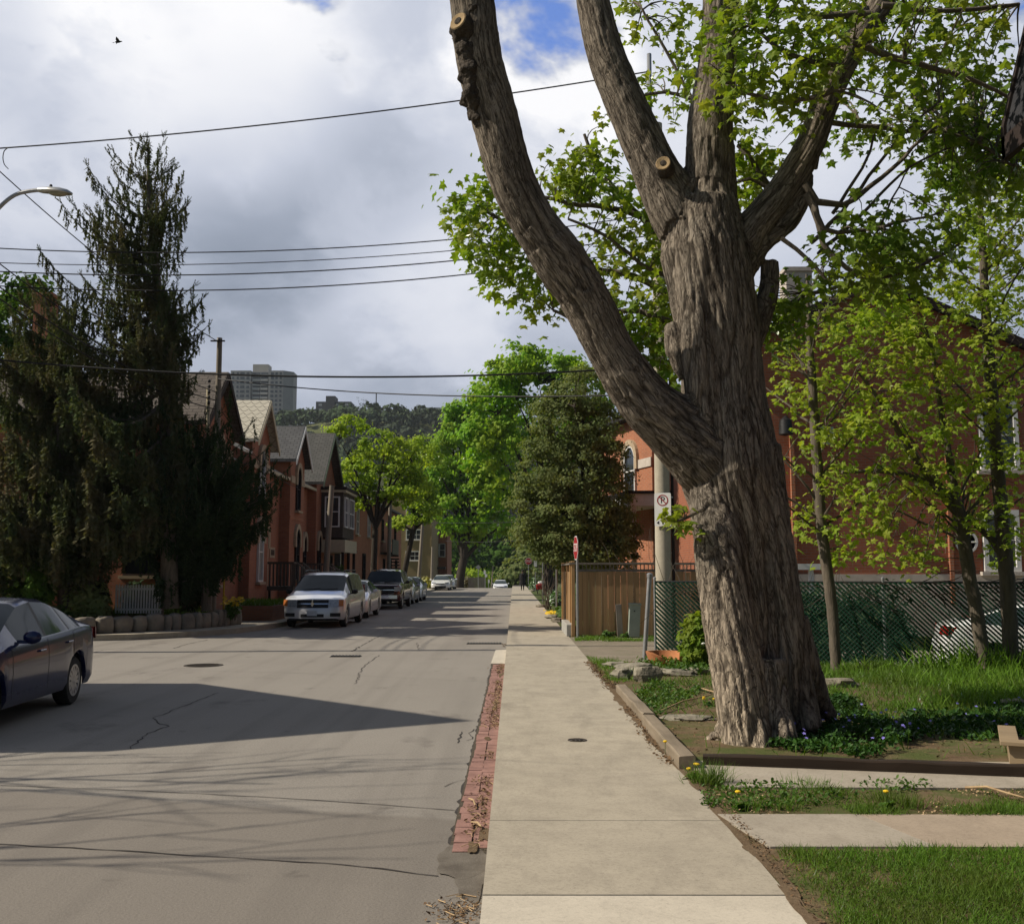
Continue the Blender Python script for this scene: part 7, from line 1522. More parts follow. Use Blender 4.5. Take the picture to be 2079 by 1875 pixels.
def spruce(label, trunk, r0, zones, mat, droop, tl, seed, dens=1.0, group=None, dead=0):
    """zones: (height, reach to the left, reach to the right, boughs) down the trunk"""
    q = random.Random(seed); base = trunk[0]; t = thing('spruce_tree', label, 'tree', tuple(base), group=group); b = MB(); P, Rr = densify(trunk, [r0 * (1 - .93 * i / (len(trunk) - 1)) for i in range(len(trunk))], .4); b.tube(P, Rr, 10); zs = [p.z for p in P]; pos, dr, sc_ = [], [], []
    ztop = zs[-1]
    def put(p, d, s): pos.append(tuple(p)); dr.append(tuple(d)); sc_.append(s)
    for i in range(len(zones) - 1):
        z1, l1, r1, n1 = zones[i]; z2, l2, r2, n2 = zones[i + 1]
        for k in range(int(n1 * dens)):
            u = q.random(); z = z1 + (z2 - z1) * u; j = min(range(len(P)), key=lambda m: abs(zs[m] - z)); o = P[j]; a = q.uniform(0, 2 * math.pi); cx, sy = math.cos(a), math.sin(a)
            L_ = (l1 + (l2 - l1) * u) if cx < 0 else (r1 + (r2 - r1) * u); dep = min(L_, .5 * ((l1 + r1) / 2 + .8)); reach = (abs(cx) * L_ + abs(sy) * dep) * (q.uniform(.45, 1.0) if q.random() > .16 else q.uniform(1.1, 1.32)) + .1; f = (ztop - z) / max(ztop - base[2], 1); up = .75 - 1.15 * min(1, f * 1.7)
            pts = []; rise = q.uniform(-.1, .12)
            for m in range(9):
                s = m / 8; h = reach * (up + rise) * s * .8 - droop * reach * s * (1 - s) * 1.1 * min(1, f * 2) + .28 * reach * s ** 3; pts.append(o + Vector((cx * reach * s, sy * reach * s, h)))
            b.tube(pts, [max(.006, .030 * (1 - m / 9) * min(1.4, reach / 2)) for m in range(9)], 5); steps = max(6, int(reach / .055))
            for m in range(steps):
                s = (m + q.random()) / steps
                if s < .14: continue
                w_ = s * 8; i0 = min(int(w_), 7); p = pts[i0].lerp(pts[i0 + 1], w_ - i0); d = (pts[i0 + 1] - pts[i0]).normalized(); side = Vector((-d.y, d.x, 0)) * q.choice((-1, 1))
                hang = q.random() < (.25 + .65 * min(1, f * 1.6)); ln = tl * q.uniform(.55, 1.25)
                if hang:
                    ex = p + side * q.uniform(0, .22); put(ex, Vector((q.uniform(-.18, .18), q.uniform(-.18, .18), -1)), ln * (1.1 + 1.1 * min(1, f * 1.3)))
                    if q.random() < .5: put(ex + Vector((q.uniform(-.08, .08), q.uniform(-.08, .08), -ln * .7)), Vector((q.uniform(-.15, .15), q.uniform(-.15, .15), -1)), ln)
                put(p, (d * .8 + side * q.uniform(.3, 1) + Vector((0, 0, q.uniform(-.25, .35)))), ln * .62)
            for m in range(3): put(pts[-1] + Vector((q.uniform(-.05, .05), q.uniform(-.05, .05), 0)), (pts[-1] - pts[-2]).normalized() * .7 + Vector((q.uniform(-.4, .4), q.uniform(-.4, .4), q.uniform(.0, .7))), tl * .6)
    for k in range(26): put(P[-1] + Vector((0, 0, -.03 * k)), Vector((q.uniform(-1, 1), q.uniform(-1, 1), .9)), tl * .55)
    b.build('trunk', M['bark_y'], t, True, sharp=60); tv, tf = tassel(); scatter('boughs', tv, tf, np.array(pos), axis_frames(np.array(dr)), np.array(sc_), M[mat], t); return t
Y = 29.6; X0 = lambda px, Y=29.6: at(px, 1150, Y).x
zpx = lambda py, Y=29.6: at(320, py, Y).z
tp = [Vector(at(345, 1235, Y)), Vector(at(340, 1000, Y)), Vector(at(333, 760, Y)), Vector(at(318, 560, Y)), Vector(at(303, 400, Y)), Vector(at(301, 292, Y))]
spruce('tall ragged spruce with drooping boughs at the left corner', tp, .26, [(zpx(296), .10, .10, 6), (zpx(350), .75, .60, 18), (zpx(420), 1.2, .75, 24), (zpx(500), 1.5, 1.0, 28), (zpx(600), 2.3, .9, 32), (zpx(700), 3.5, .75, 24), (zpx(780), 3.8, .35, 30), (zpx(900), 3.9, .5, 30), (zpx(1000), 3.6, .7, 10), (zpx(1040), 2.8, .6, 2)], 'needle', .55, .34, 21, 1.25)
tp = [Vector(at(130, 1240, 29.2)), Vector(at(125, 900, 29.2)), Vector(at(112, 700, 29.2)), Vector(at(90, 600, 29.2))]
spruce('shorter grey-green weeping spruce at the left edge of the photo', tp, .18, [(zpx(605), .10, .12, 4), (zpx(660), .8, .8, 22), (zpx(760), 1.6, 1.3, 36), (zpx(900), 2.2, 1.5, 40), (zpx(1030), 2.4, 1.5, 20), (zpx(1110), 2.1, 1.0, 4)], 'needle', .75, .36, 22, 1.7)
Y = 30.4; tp = [Vector(at(420, 1240, Y)), Vector(at(415, 1050, Y)), Vector(at(405, 930, Y)), Vector(at(395, 845, Y))]
spruce('low dark spruce spreading over the stone wall before the corner house', tp, .16, [(zpx(850, Y), .5, .3, 6), (zpx(900, Y), 1.3, .9, 40), (zpx(970, Y), 1.6, 1.45, 56), (zpx(1010, Y), 1.7, 1.75, 50), (zpx(1060, Y), 1.5, 1.2, 40), (zpx(1110, Y), 1.2, .7, 22), (zpx(1150, Y), .9, .3, 6)], 'needle_d', .35, .30, 23, 1.5)
for px, w_, h_, lb in ((180, .9, 1.7, 'dark evergreen shrub left of the white picket fence'), (285, .8, 1.25, 'dark evergreen shrub right behind the white picket fence'), (370, .9, 1.9, 'dark evergreen shrub between the picket fence and the low dark spruce'), (60, 1.0, 1.5, 'dark evergreen shrub behind the navy sedan roof')):
    c = at(px, 1200, 31.4); shrub('evergreen_shrub', lb, c.x, 31.4, .45, w_, .5, h_, 1500, .16, M['needle_d'], CV, CF, seed=200 + px, lumps=14)
# lighter trees and shrubs at the left
Y = 40; b0 = at(20, 1190, Y); leafy('broadleaf_tree', 'soft green tree behind the spruces at the left edge', 'tree', (b0.x, Y, .1), [E(20, 640, Y, 1.6, 1.6, 1.3), E(60, 590, Y, 1.1, 1.2, .9), E(-30, 720, Y, 2.2, 2, 1.6), E(40, 740, Y, 1.6, 1.6, 1.4)], 5200, 110, .26, .20, 'leaf_shrub', .28, 31, forks=9)
c = at(75, 1120, 28.9); shrub('leafy_bush', 'pale leafy bush under the spruce above the navy sedan', c.x, 28.9, .45, .85, .6, 3.1, 1800, .17, M['leaf_shrub'], MAPV, MAPF, seed=33, cat='bush', lumps=16)
c = at(170, 1225, 28.7); shrub('low_shrub', 'low yellowish juniper shrub left of the white picket fence', c.x, 28.9, .45, .8, .45, 1.2, 1600, .17, M['leaf_cedar'], CV, CF, seed=34, cat='shrub', lumps=14)
# house-front planting and far bushes
c = at(705, 1120, 50); shrub('green_bush', 'green bush before the porch of the house with the boxed bay', -8.9, 52, .13, .7, .6, 2.3, 700, .20, M['leaf_shrub'], seed=41, cat='bush')
c = at(866, 1170, 100); shrub('yellow_bush', 'bright yellow bush on the corner behind the far white car', c.x, 100, .1, .72, .7, 1.35, 900, .22, M['bush_gold'], seed=42, cat='bush', lumps=16)
c = at(938, 1165, 122); shrub('tan_bush', 'yellow-brown rounded bush at the foot of the dark-trunked tree', c.x + .3, 122, crest(122), 1.25, 1.2, 2.5, 900, .30, M['bush_tan'], seed=43, cat='bush', lumps=18)
c = at(1086, 1180, 92); shrub('green_hedge', 'rounded green bush beside the walking person', c.x, 92, .1, .62, .8, 1.55, 900, .2, M['bush_green'], seed=44, cat='bush', lumps=16)
c = at(1118, 1200, 60); shrub('front_plants', 'leafy plants in the front garden beyond the board fence', c.x, 52, .1, .5, 2.2, .9, 1500, .16, M['bush_green'], seed=45, cat='plants', lumps=20)
c = at(1108, 1230, 40); shrub('front_plants', 'low green plants and yellow blooms at the sidewalk edge by the thin pole', 1.85, 38.2, .1, .35, 2.6, .5, 1400, .14, M['leaf_shrub'], seed=46, cat='plants', lumps=22)
brush('thin bare shrub by the thin grey poles right of the sidewalk', at(1112, 1190, 46).x, 46, .1, 2.6, .9, 26, 8)
for i, (px, py, Y, rx, h, lf, lb) in enumerate(((1000, 1150, 190, 4.5, 6, 'leaf_shrub', 'pale green tree behind the crest of the road right of the lamp pole'), (955, 1140, 175, 3.2, 6.5, 'leaf_yellow', 'yellow-green tree behind the small far fence'), (1060, 1130, 180, 4.0, 9, 'leaf_cedar', 'brownish tree behind the distant stop sign'), (1035, 1110, 230, 7, 17, 'leaf_shrub', 'taller green tree far behind the crest'), (925, 1110, 220, 5, 14, 'leaf_shrub', 'dim green tree far behind the dark-trunked tree'), (1110, 1110, 200, 6, 14, 'leaf_cedar', 'dull tree far behind the cedar'), (820, 1100, 240, 8, 14, 'leaf_shrub', 'dim green tree behind the tan apartment building'), (720, 1060, 230, 8, 16, 'leaf_shrub', 'dim green tree behind the hipped brick house'))):
    x = at(px, py, Y).x; z = hill_z(x, Y); leafy('background_tree', lb, 'tree', (x, Y, z), [((x, Y, z + h * .62), (rx, rx, h * .38)), ((x - rx * .4, Y, z + h * .45), (rx * .7, rx * .7, h * .3)), ((x + rx * .5, Y, z + h * .5), (rx * .6, rx * .7, h * .3))], 1800, 60, .09 * h, .085 * h, lf, .03 * h, 60 + i, forks=7, group='trees closing the end of the street')
# bare tree out of the frame on the left that throws branch shadows on the near road
def bare(label, base, h, seed):
    q = random.Random(seed); t = thing('bare_tree', label, 'tree', base); b = MB()
    def grow(p, d, L_, r, lv):
        P = [p]; 
        for k in range(5): d = (d + Vector((q.uniform(-.16, .16), q.uniform(-.16, .16), q.uniform(-.05, .14)))).normalized(); P.append(P[-1] + d * L_ / 5)
        b.tube(P, [r * (1 - .09 * k) for k in range(6)], 6)
        if lv < 4:
            for k in range(3 if lv else 5):
                a = q.uniform(0, 6.28); s = Vector((math.cos(a), math.sin(a), q.uniform(.2, .8))).normalized(); grow(P[q.choice((3, 4, 5))], (d * .75 + s * .75).normalized(), L_ * q.uniform(.6, .8), r * .52, lv + 1)
    grow(Vector(base) - Vector((0, 0, .1)), Vector((0, 0, 1)), h * .34, .13, 0); b.build('trunk', M['bark_y'], t, True)
bare('unseen bare branching tree out of the frame at the near left corner, throwing branch shadows', (-11.2, 6.6, .1), 12.5, 12)
# ------------------------------------------------------------------ poles, lamps, wires, small street things
LP = at(-78, 1200, 22.5); LX, LY = LP.x, 22.5       # street lamp pole just outside the left edge
def lamp_pole():
    t = thing('street_lamp', 'curved-arm street lamp with a grey cobra head at the left edge', 'street lamp', (LX, LY, .13)); b = MB(); zt = at(0, 300, LY).z + .3
    b.lathe([(.17, -.3), (.15, 3), (.11, zt), (0, zt + .03)], (LX, LY, 0), 16); b.build('pole', M['pole'], t, True)
    pts = [Vector((LX + .08, LY, at(0, 520, LY).z)), at(-30, 460, LY), at(0, 420, LY), at(30, 396, LY), at(60, 388, LY), at(80, 386, LY)]; P, Rr = densify(pts, [.045] * 6, .1); a = MB(); a.tube(P, Rr, 10); arm = a.build('arm', M['metal_grey'], t, True)
    h = MB(); c0 = at(78, 386, LY); c1 = at(147, 394, LY); L_ = c1.x - c0.x; prof = [(0, .05, .05, .05), (.12, .085, .075, .06), (.35, .15, .10, .045), (.65, .17, .11, .03), (.88, .13, .085, .02), (1, .03, .03, .0)]; vs = []; n = 12
    for u, wy, up, dn in prof:
        for k in range(n):
            an = 2 * math.pi * k / n; s = math.sin(an); vs.append((c0.x + L_ * u, LY + math.cos(an) * wy, c0.z - .09 * u * 1 + (s * up if s > 0 else s * dn)))
    h.add(vs, [(i * n + k, i * n + (k + 1) % n, (i + 1) * n + (k + 1) % n, (i + 1) * n + k)[::-1] for i in range(5) for k in range(n)] + [tuple(range(n)), tuple(5 * n + k for k in range(n))[::-1]]); hd = h.build('head', M['alu'], t, True)
    l = MB(); l.sphere((c0.x + L_ * .60, LY, c0.z - .075), .13, 12, 8, sq=(1.75, 1, .50)); l.build('lens', M['lens'], hd, True)
    p = MB(); p.lathe([(.035, 0), (.035, .05), (.025, .07), (0, .075)], (c0.x + L_ * .36, LY, c0.z + .06), 10); p.build('photocell', M['metal_dark'], hd, True)
lamp_pole()
def cable(label, a, c, sag, r=.012, grp=None, name='cable', n=30):
    b = MB(); b.tube(catenary(a, c, sag, n), r, 6); return tag(b.build(name, M['wire'], None, True), label, 'cable', grp)
PM = at(1341, 150, 23)
LT = lambda py: Vector((LX, LY, at(0, py, LY).z)); RT = lambda py: Vector((PX - .2, PY_, at(1345, py, PY_).z))
g_ = 'cables crossing the street between the two poles'
cable('topmost cable running from the lamp pole up to the mast on the concrete pole', LT(303), RT(146), .20, .016, g_)
cable('upper of the four parallel cables against the spruce top', LT(502), RT(436), .42, .013, g_); cable('thin second of the four parallel cables across the spruce', LT(532), RT(462), .36, .010, g_)
cable('third of the four parallel cables across the spruce', LT(549), RT(478), .42, .014, g_); cable('lowest of the four parallel cables across the spruce', LT(578), RT(505), .46, .014, g_)
cable('thick bundled cable crossing in front of the tower block', LT(726), RT(744), .33, .022, g_)
P1 = at(440, 700, 32.2); P1x = P1.x
cable('cable from the wooden pole by the scalloped roof across to the concrete pole', Vector((P1x, 32.2, at(440, 768, 32.2).z)), RT(800), .25, .018)
cable('cable running on from the concrete pole to the right past the red house', RT(800), at(2150, 768, 19.5), .12, .014)
cable('long cable slanting from the lamp pole down to the top of the wooden pole', LT(322), Vector((P1x, 32.2, at(440, 692, 32.2).z)), .25, .013)
cable('slanting cable in front of the spruce, upper of the lower pair', LT(505), Vector((P1x, 32.2, at(440, 795, 32.2).z)), .35, .014); cable('slanting cable in front of the spruce, middle one', LT(552), Vector((P1x, 32.2, at(440, 812, 32.2).z)), .40, .016); cable('slanting cable in front of the spruce, lowest one', LT(575), Vector((P1x, 32.2, at(440, 830, 32.2).z)), .40, .016)
cable('service cable hanging past the scalloped roof to the plaque house', Vector((P1x, 32.2, at(440, 812, 32.2).z)), Vector((XF + .1, 47.2, 5.6)), .5, .012)
b = MB(); P, Rr = densify([at(x, y, LY) for x, y in ((17, 300), (9, 306), (6, 320), (9, 334), (17, 343))], [.010] * 5, .04); b.tube(P, Rr, 6); tag(b.build('jumper_cable', M['wire'], None, True), 'short curved jumper cable hanging below the topmost cable at the left edge', 'cable')
for i, (px0, py0, Y0, px1, py1, Y1, lb) in enumerate(((862, 1060, 95, 1150, 1054, 76, 'thin far cable across the bright green tree'), (905, 1098, 110, 1060, 1096, 100, 'far dark cable low across the street end'))): cable(lb, at(px0, py0, Y0), at(px1, py1, Y1), .15, .022)
def wood_pole(label, foot, top, Y, r, light=None, group='wooden utility poles along the left kerb', z0=.1):
    a = at(*foot, Y); a.z = z0; c = at(*top, Y); t = thing('utility_pole', label, 'utility pole', tuple(a), group=group); b = MB(); b.tube([a - Vector((0, 0, .3)), a, a.lerp(c, .5), c], [r * 1.15, r * 1.1, r, r * .85], 12); b.build('shaft', M['wood_pole'], t, True); return t, a, c
t, a, c = wood_pole('wooden pole with insulators beside the scalloped roof', (432, 1230), (446, 686), 32.2, .10)
b = MB(); b.tube([a + Vector((-.17, -.05, 0)), Vector((c.x - .30, c.y - .05, at(430, 790, 32.2).z))], .06, 8); b.build('guard_pipe', M['trim_cream'], t, True)
b = MB(); b.lathe([(.05, -.05), (.07, 0), (.05, .05), (0, .06)], (c.x, c.y - .12, c.z - .10), 8); b.bx((c.x - .25, c.y - .14, c.z - .14), (c.x + .2, c.y - .08, c.z - .10)); b.build('bracket', M['metal_dark'], t)
for py in (775, 786, 797, 808, 819): z = at(430, py, 32.2).z; i = MB(); i.lathe([(.03, -.05), (.055, -.02), (.03, 0), (.055, .02), (.03, .05)], (c.x - .25, c.y - .12, z), 8); i.build('insulator', M['metal_dark'], t, True)
wood_pole('leaning wooden pole before the boxed bay window', (657, 1180), (674, 985), 45, .13); wood_pole('wooden pole between the two yellow-green street trees', (788, 1165), (793, 996), 68, .13)
wood_pole('wooden pole before the tan apartment building', (849, 1180), (862, 1008), 95, .15); wood_pole('farthest wooden pole behind the white parked car', (876, 1190), (878, 1110), 100, .12); wood_pole('thin far pole behind the crest of the road', (998, 1190), (1001, 1148), 118, .07)
# signs and thin poles at the far right of the street
def small_pole(name, label, px, pb, pt, r, plates=(), mat='metal_grey', Y=None):
    g = gnd(px, pb, SW); Y = Y or g.y; a = Vector((at(px, pb, Y).x, Y, SW if Y < 112 else crest(Y))); c = at(px, pt, Y); t = thing(name, label, 'sign' if plates else 'pole', tuple(a)); b = MB(); b.tube([a - Vector((0, 0, .1)), Vector((a.x, a.y, c.z))], r, 8); b.build('post', M[mat], t, True)
    for (p0, q0, p1, q1, m_) in plates: u, v = at(p0, q1, Y - .05), at(p1, q0, Y - .05); k = MB(); k.bx((u.x, Y - .06, u.z), (v.x, Y - .045, v.z)); k.build('plate', M[m_], t, bevel=.002)
    return t
small_pole('thin_pole', 'thin grey pole at the planted edge of the sidewalk, nearer of two', 1130, 1248, 1143, .03); small_pole('lamp_post', 'thin pole carrying a white round lantern beyond the planted edge', 1102, 1222, 1138, .03, ())
b = MB(); c = at(1104, 1128, gnd(1102, 1222, SW).y); b.sphere(c, .17, 12, 8, sq=(1, 1, 1.1)); b.lathe([(.19, .1), (.10, .2), (0, .24)], c, 10); b.build('lantern', M['sign_white'], bpy.data.objects['lamp_post'], True)
small_pole('parking_sign', 'small white sign on a post just right of the distant stop sign', 1087, 1200, 1160, .03, ((1084, 1138, 1090, 1150, 'sign_white'),), Y=90)
small_pole('street_sign', 'white sign stacked over a smaller one beyond the crest', 985, 1190, 1160, .03, ((982, 1157, 986, 1165, 'sign_white'), (985, 1165, 989, 1171, 'sign_white')), Y=116); small_pole('street_sign', 'tiny white sign just left of the car on the crest', 992, 1190, 1176, .03, ((991, 1176, 994, 1183, 'sign_white'),), Y=117)
st = thing('warning_sign', 'grey back of a diamond sign beyond the crest', 'traffic sign', tuple(at(971, 1188, 118))); b = MB(); c = at(971, 1151, 118); b.prism([(0, -.30), (.30, 0), (0, .30), (-.30, 0)], .01, Matrix.Translation(c)); b.build('plate', M['sign_back'], st); b = MB(); b.tube([(c.x, c.y + .03, -.4), (c.x, c.y + .03, c.z + .2)], .03, 8); b.build('post', M['metal_grey'], st, True)
ff = thing('board_fence', 'weathered grey board fence at the end of the street', 'fence', tuple(at(950, 1188, 121))); b = MB(); x0, x1 = at(950, 1180, 121).x, at(986, 1180, 121).x; n = 16; zt = at(960, 1172, 121).z
for i in range(n): b.box((x0 + (x1 - x0) * (i + .5) / n, 121, (zt - .8) / 2 + .02 * (i % 3)), ((x1 - x0) / n * .9, .03, zt + .8))
b.build('boards', M['wood_grey'], ff)
rg = gnd(1096, 1200, SW); t = thing('red_barrow', 'red garden cart with a white sack on top beside the sidewalk', 'garden cart', (rg.x, 78, SW)); x = at(1097, 1190, 78).x; b = MB(); b.box((x, 78, SW + .50), (.50, .7, .36), taper=1.25); b.build('tub', M['red_plastic'], t, bevel=.02); b = MB(); b.sphere((x + .05, 78, SW + .78), .25, 12, 8, amp=.4, seed=3, sq=(1.1, 1, .6)); b.build('sack', M['sign_white'], t, True)
for s in (-1, 1): b = MB(); b.lathe([(.14, -.03), (.14, .03)], (x + s * .22, 77.7, SW + .14), 12, axis=(1, 0, 0)); b.build('wheel', M['tyre'], t, True)
rock(1081, 1200, .18, (1.1, 1, .9), 21, 'pale stone beside the walking person at the sidewalk edge', grp=None)
for i, (px, py, lb) in enumerate(((1120, 1255, 'pale stone by the yellow flowers, left of the block footing'), (1132, 1262, 'brown stone against the end of the block footing'), (1098, 1232, 'flat stone edging the planted strip'))): rock(px, py, .17, (1.2, 1, .7), 31 + i, lb, grp='stones along the planted strip')
k = 60; g = gnd(1122, 1252, SW); petals('front_blooms', g.x + rng.normal(0, .12, k), g.y + rng.normal(0, .5, k), SW + .12 + .1 * rng.random(k), .05, M['flower_y'])
# bird
def bird():
    c = at(240, 85, 40); t = thing('bird', 'small dark bird flying in the cloudy sky at the upper left', 'bird', tuple(c), R(20)); V = []; b = MB()
    b.lathe([(0, -.13), (.025, -.11), (.05, -.03), (.045, .05), (.02, .11), (.022, .14), (.0, .17)], (0, 0, 0), 10, axis=(.9, .2, .35)); b.build('body', M['feather'], t, True, False)
    for s in (-1, 1): w_ = MB(); w_.add([(.06, 0, .02), (.02, s * .12, .06), (-.08, s * .22, -.01 if s > 0 else .10), (-.10, s * .12, .02), (-.06, 0, .0), (0, s * .05, -.03)], [(0, 1, 3, 4), (1, 2, 3), (0, 4, 5)]); w_.build('wing', M['feather'], t, False, False)
    w_ = MB(); w_.add([(-.10, .0, -.04), (-.20, .05, -.07), (-.21, -.05, -.09)], [(0, 1, 2)]); w_.build('tail', M['feather'], t, False, False)
bird()
# ------------------------------------------------------------------ left corner garden: stone wall, picket fence, steps
def stone_wall():
    pts = [gnd(100, 1290, .135), gnd(200, 1286, .135), gnd(300, 1281, .135), gnd(400, 1275, .135), gnd(480, 1267, .135)]; P, _ = densify(pts, [0] * 5, .05); t = thing('stone_wall', 'low retaining wall of upright rough stones around the corner garden', 'wall', tuple(pts[2])); b = MB(); s = 0; i = 0; sd = 0
    while i < len(P) - 1:
        wd = random.uniform(.24, .55); j = i
        while j < len(P) - 1 and (P[j] - P[i]).length < wd: j += 1
        c = P[i].lerp(P[j], .5); d = (P[j] - P[i]); h = random.uniform(.42, .54); q = MB(); q.sphere((0, 0, 0), 1, 12, 8, amp=.30, seed=sd); sd += 1; rz = math.atan2(d.y, d.x); sg = lambda v: math.copysign(abs(v) ** .55, v)
        b.add([(c.x + math.cos(rz) * sg(v[0]) * wd * .52 - math.sin(rz) * sg(v[1]) * .16, c.y + .10 + math.sin(rz) * sg(v[0]) * wd * .52 + math.cos(rz) * sg(v[1]) * .16, .135 + h * .42 + sg(v[2]) * h * .52) for v in q.v], q.f); i = j
    b.build('stones', M['rock_wall'], t, True, sharp=45)
    m = MB(); slab('', [(p.x, p.y + .2) for p in pts] + [(-9.75, 32.6), (-24, 32.6), (-24, 28.4)], .0, .50, None, mb=m); struct(m.build('garden_bed', M['soil']))
stone_wall()
grass('garden_plants', [(-13.5, 28.6), (-9.0, 31.2), (-9.8, 32.4), (-14, 32.4)], 5000, .22, .03, M['grass'], lambda x, y: .2 + .8 * vn(x, y, 1.2), z=.49)
def picket():
    Yp = 29.9; a, c = at(232, 1240, Yp), at(328, 1242, Yp); t = thing('picket_fence', 'weathered white picket fence panel standing above the stone wall', 'fence', (a.x, Yp, .5)); zt = at(280, 1186, Yp).z; z0 = .56; n = 17; b = MB()
    for i in range(n): x = a.x + (c.x - a.x) * (i + .5) / n; b.prism([(x - .025, z0), (x + .025, z0), (x + .025, zt - .03), (x, zt + random.uniform(-.01, .015)), (x - .025, zt - .03)], .018, Matrix.Translation((0, Yp, 0)))
    b.build('pickets', M['trim_white'], t); r = MB()
    for z in (z0 + .08, zt - .16): r.bx((a.x, Yp + .02, z), (c.x, Yp + .05, z + .06))
    r.build('rail', M['trim_white'], t)
    for x in (a.x + (c.x - a.x) * .24, c.x): p = MB(); p.bx((x - .03, Yp + .052, .4), (x + .03, Yp + .11, zt + .04)); p.build('post', M['wood_grey'], t)
picket()
p, q = at(454, 1240, 31.6), at(455, 1160, 31.6); b = MB(); b.tube([(p.x, 31.6, .3), (q.x, 31.6, q.z)], .03, 8); tag(b.build('yellow_post', M['yellow'], None, True), 'slim yellow post by the dark spruce near the house corner', 'post')
c = at(476, 1228, 31.4); s = shrub('flowering_plant', 'yellow blooming plant at the end of the stone wall', c.x, 31.4, .35, .35, .3, .75, 260, .12, M['leaf_shrub'], seed=71, cat='plant'); k = 40; o = petals('blooms', c.x + rng.normal(0, .18, k), 31.2 + rng.normal(0, .1, k), .75 + .25 * rng.random(k), .07, M['flower_y']); o.parent = s; o.matrix_parent_inverse = Matrix.Translation(-Vector(BASE[s]))
del o['kind']
c = at(128, 1242, 28.9); s = shrub('flowering_plant', 'pale leafed plant spilling over the wall above the sedan roof', c.x, 28.8, .45, .35, .25, .45, 240, .14, M['leaf_shrub'], seed=72, cat='plant')
# brick planter and wooden porch steps before the row houses
pl = thing('brick_planter', 'low brick planter with grass at the front of the scalloped-roof house', 'planter', (-9, 35.5, .1)); b = MB(); b.bx((-9.6, 34.3, .1), (-7.95, 38.2, .62)); b.build('wall', M['brickA'], pl); b = MB(); b.bx((-9.5, 34.4, .6), (-8.05, 38.1, .63)); b.build('soil', M['soil'], pl)
grass('planter_grass', [(-9.5, 34.4), (-8.05, 34.4), (-8.05, 38.1), (-9.5, 38.1)], 1800, .18, .03, M['grass'], lambda x, y: np.ones_like(x), z=.63)
def porch(label, y0, y1, zf, steps, mat='wood_deck'):
    t = thing('porch_steps', label, 'porch', (-9.6, (y0 + y1) / 2, .1)); xb, xf = XF - .44, XF + 1.05; b = MB(); b.bx((xb, y0, zf - .16), (xf, y1, zf)); b.build('deck', M[mat], t); r = MB()
    for y in (y0 + .04, y1 - .04):
        if y > y0 + .1: r.build('railing', M[mat], t); r = MB()
        r.bx((xb, y - .03, zf + .92), (xf, y + .03, zf + 1.0)); k = 10
        for i in range(k): x = xb + (xf - xb) * (i + .5) / k; r.bx((x - .02, y - .02, zf), (x + .02, y + .02, zf + .92))
    r.build('railing', M[mat], t); r = MB()
    for i in range(9):
        y = y0 + .1 + (y1 - y0 - .2) * i / 8
        if i < 3 : r.bx((xf - .06, y - .02, zf), (xf - .02, y + .02, zf + .92))
    r.bx((xf - .08, y0, zf + .92), (xf, y0 + (y1 - y0) * .3, zf + 1.0)); r.build('railing', M[mat], t); s = MB()
    for i in range(steps): z = zf - (i + 1) * zf / (steps + 1); s.bx((xf + i * .27, y0 + .7, z - .05), (xf + .30 + i * .27, y1 - .05, z))
    s.build('steps', M[mat], t); h = MB(); e = xf + steps * .27
    for y in (y0 + .68, y1 - .03):
        h.add([(xf, y - .03, zf + .92), (e, y - .03, .95), (e, y - .03, 1.03), (xf, y - .03, zf + 1.0), (xf, y + .03, zf + .92), (e, y + .03, .95), (e, y + .03, 1.03), (xf, y + .03, zf + 1.0)], [(0, 1, 2, 3), (7, 6, 5, 4), (0, 4, 5, 1), (2, 6, 7, 3), (1, 5, 6, 2), (0, 3, 7, 4)]); k = steps * 2
        for i in range(k): x = xf + (e - xf) * (i + .5) / k; zt = zf + .92 + (.95 - zf - .92) * (i + .5) / k; h.bx((x - .018, y - .018, zt - .85), (x + .018, y + .018, zt))
    h.build('handrail', M['wood_grey'], t); q = MB()
    for x in (xb + .1, xf - .08):
        for y in (y0 + .08, y1 - .08): q.bx((x - .05, y - .05, -.05), (x + .05, y + .05, zf - .16))
    q.build('porch_leg', M[mat], t); return t
porch('weathered wooden porch and steps of the scalloped-roof house', 42.3, 44.2, 1.15, 5); porch('dark wooden porch and steps of the plaque house', 49.3, 51.2, 1.15, 5)
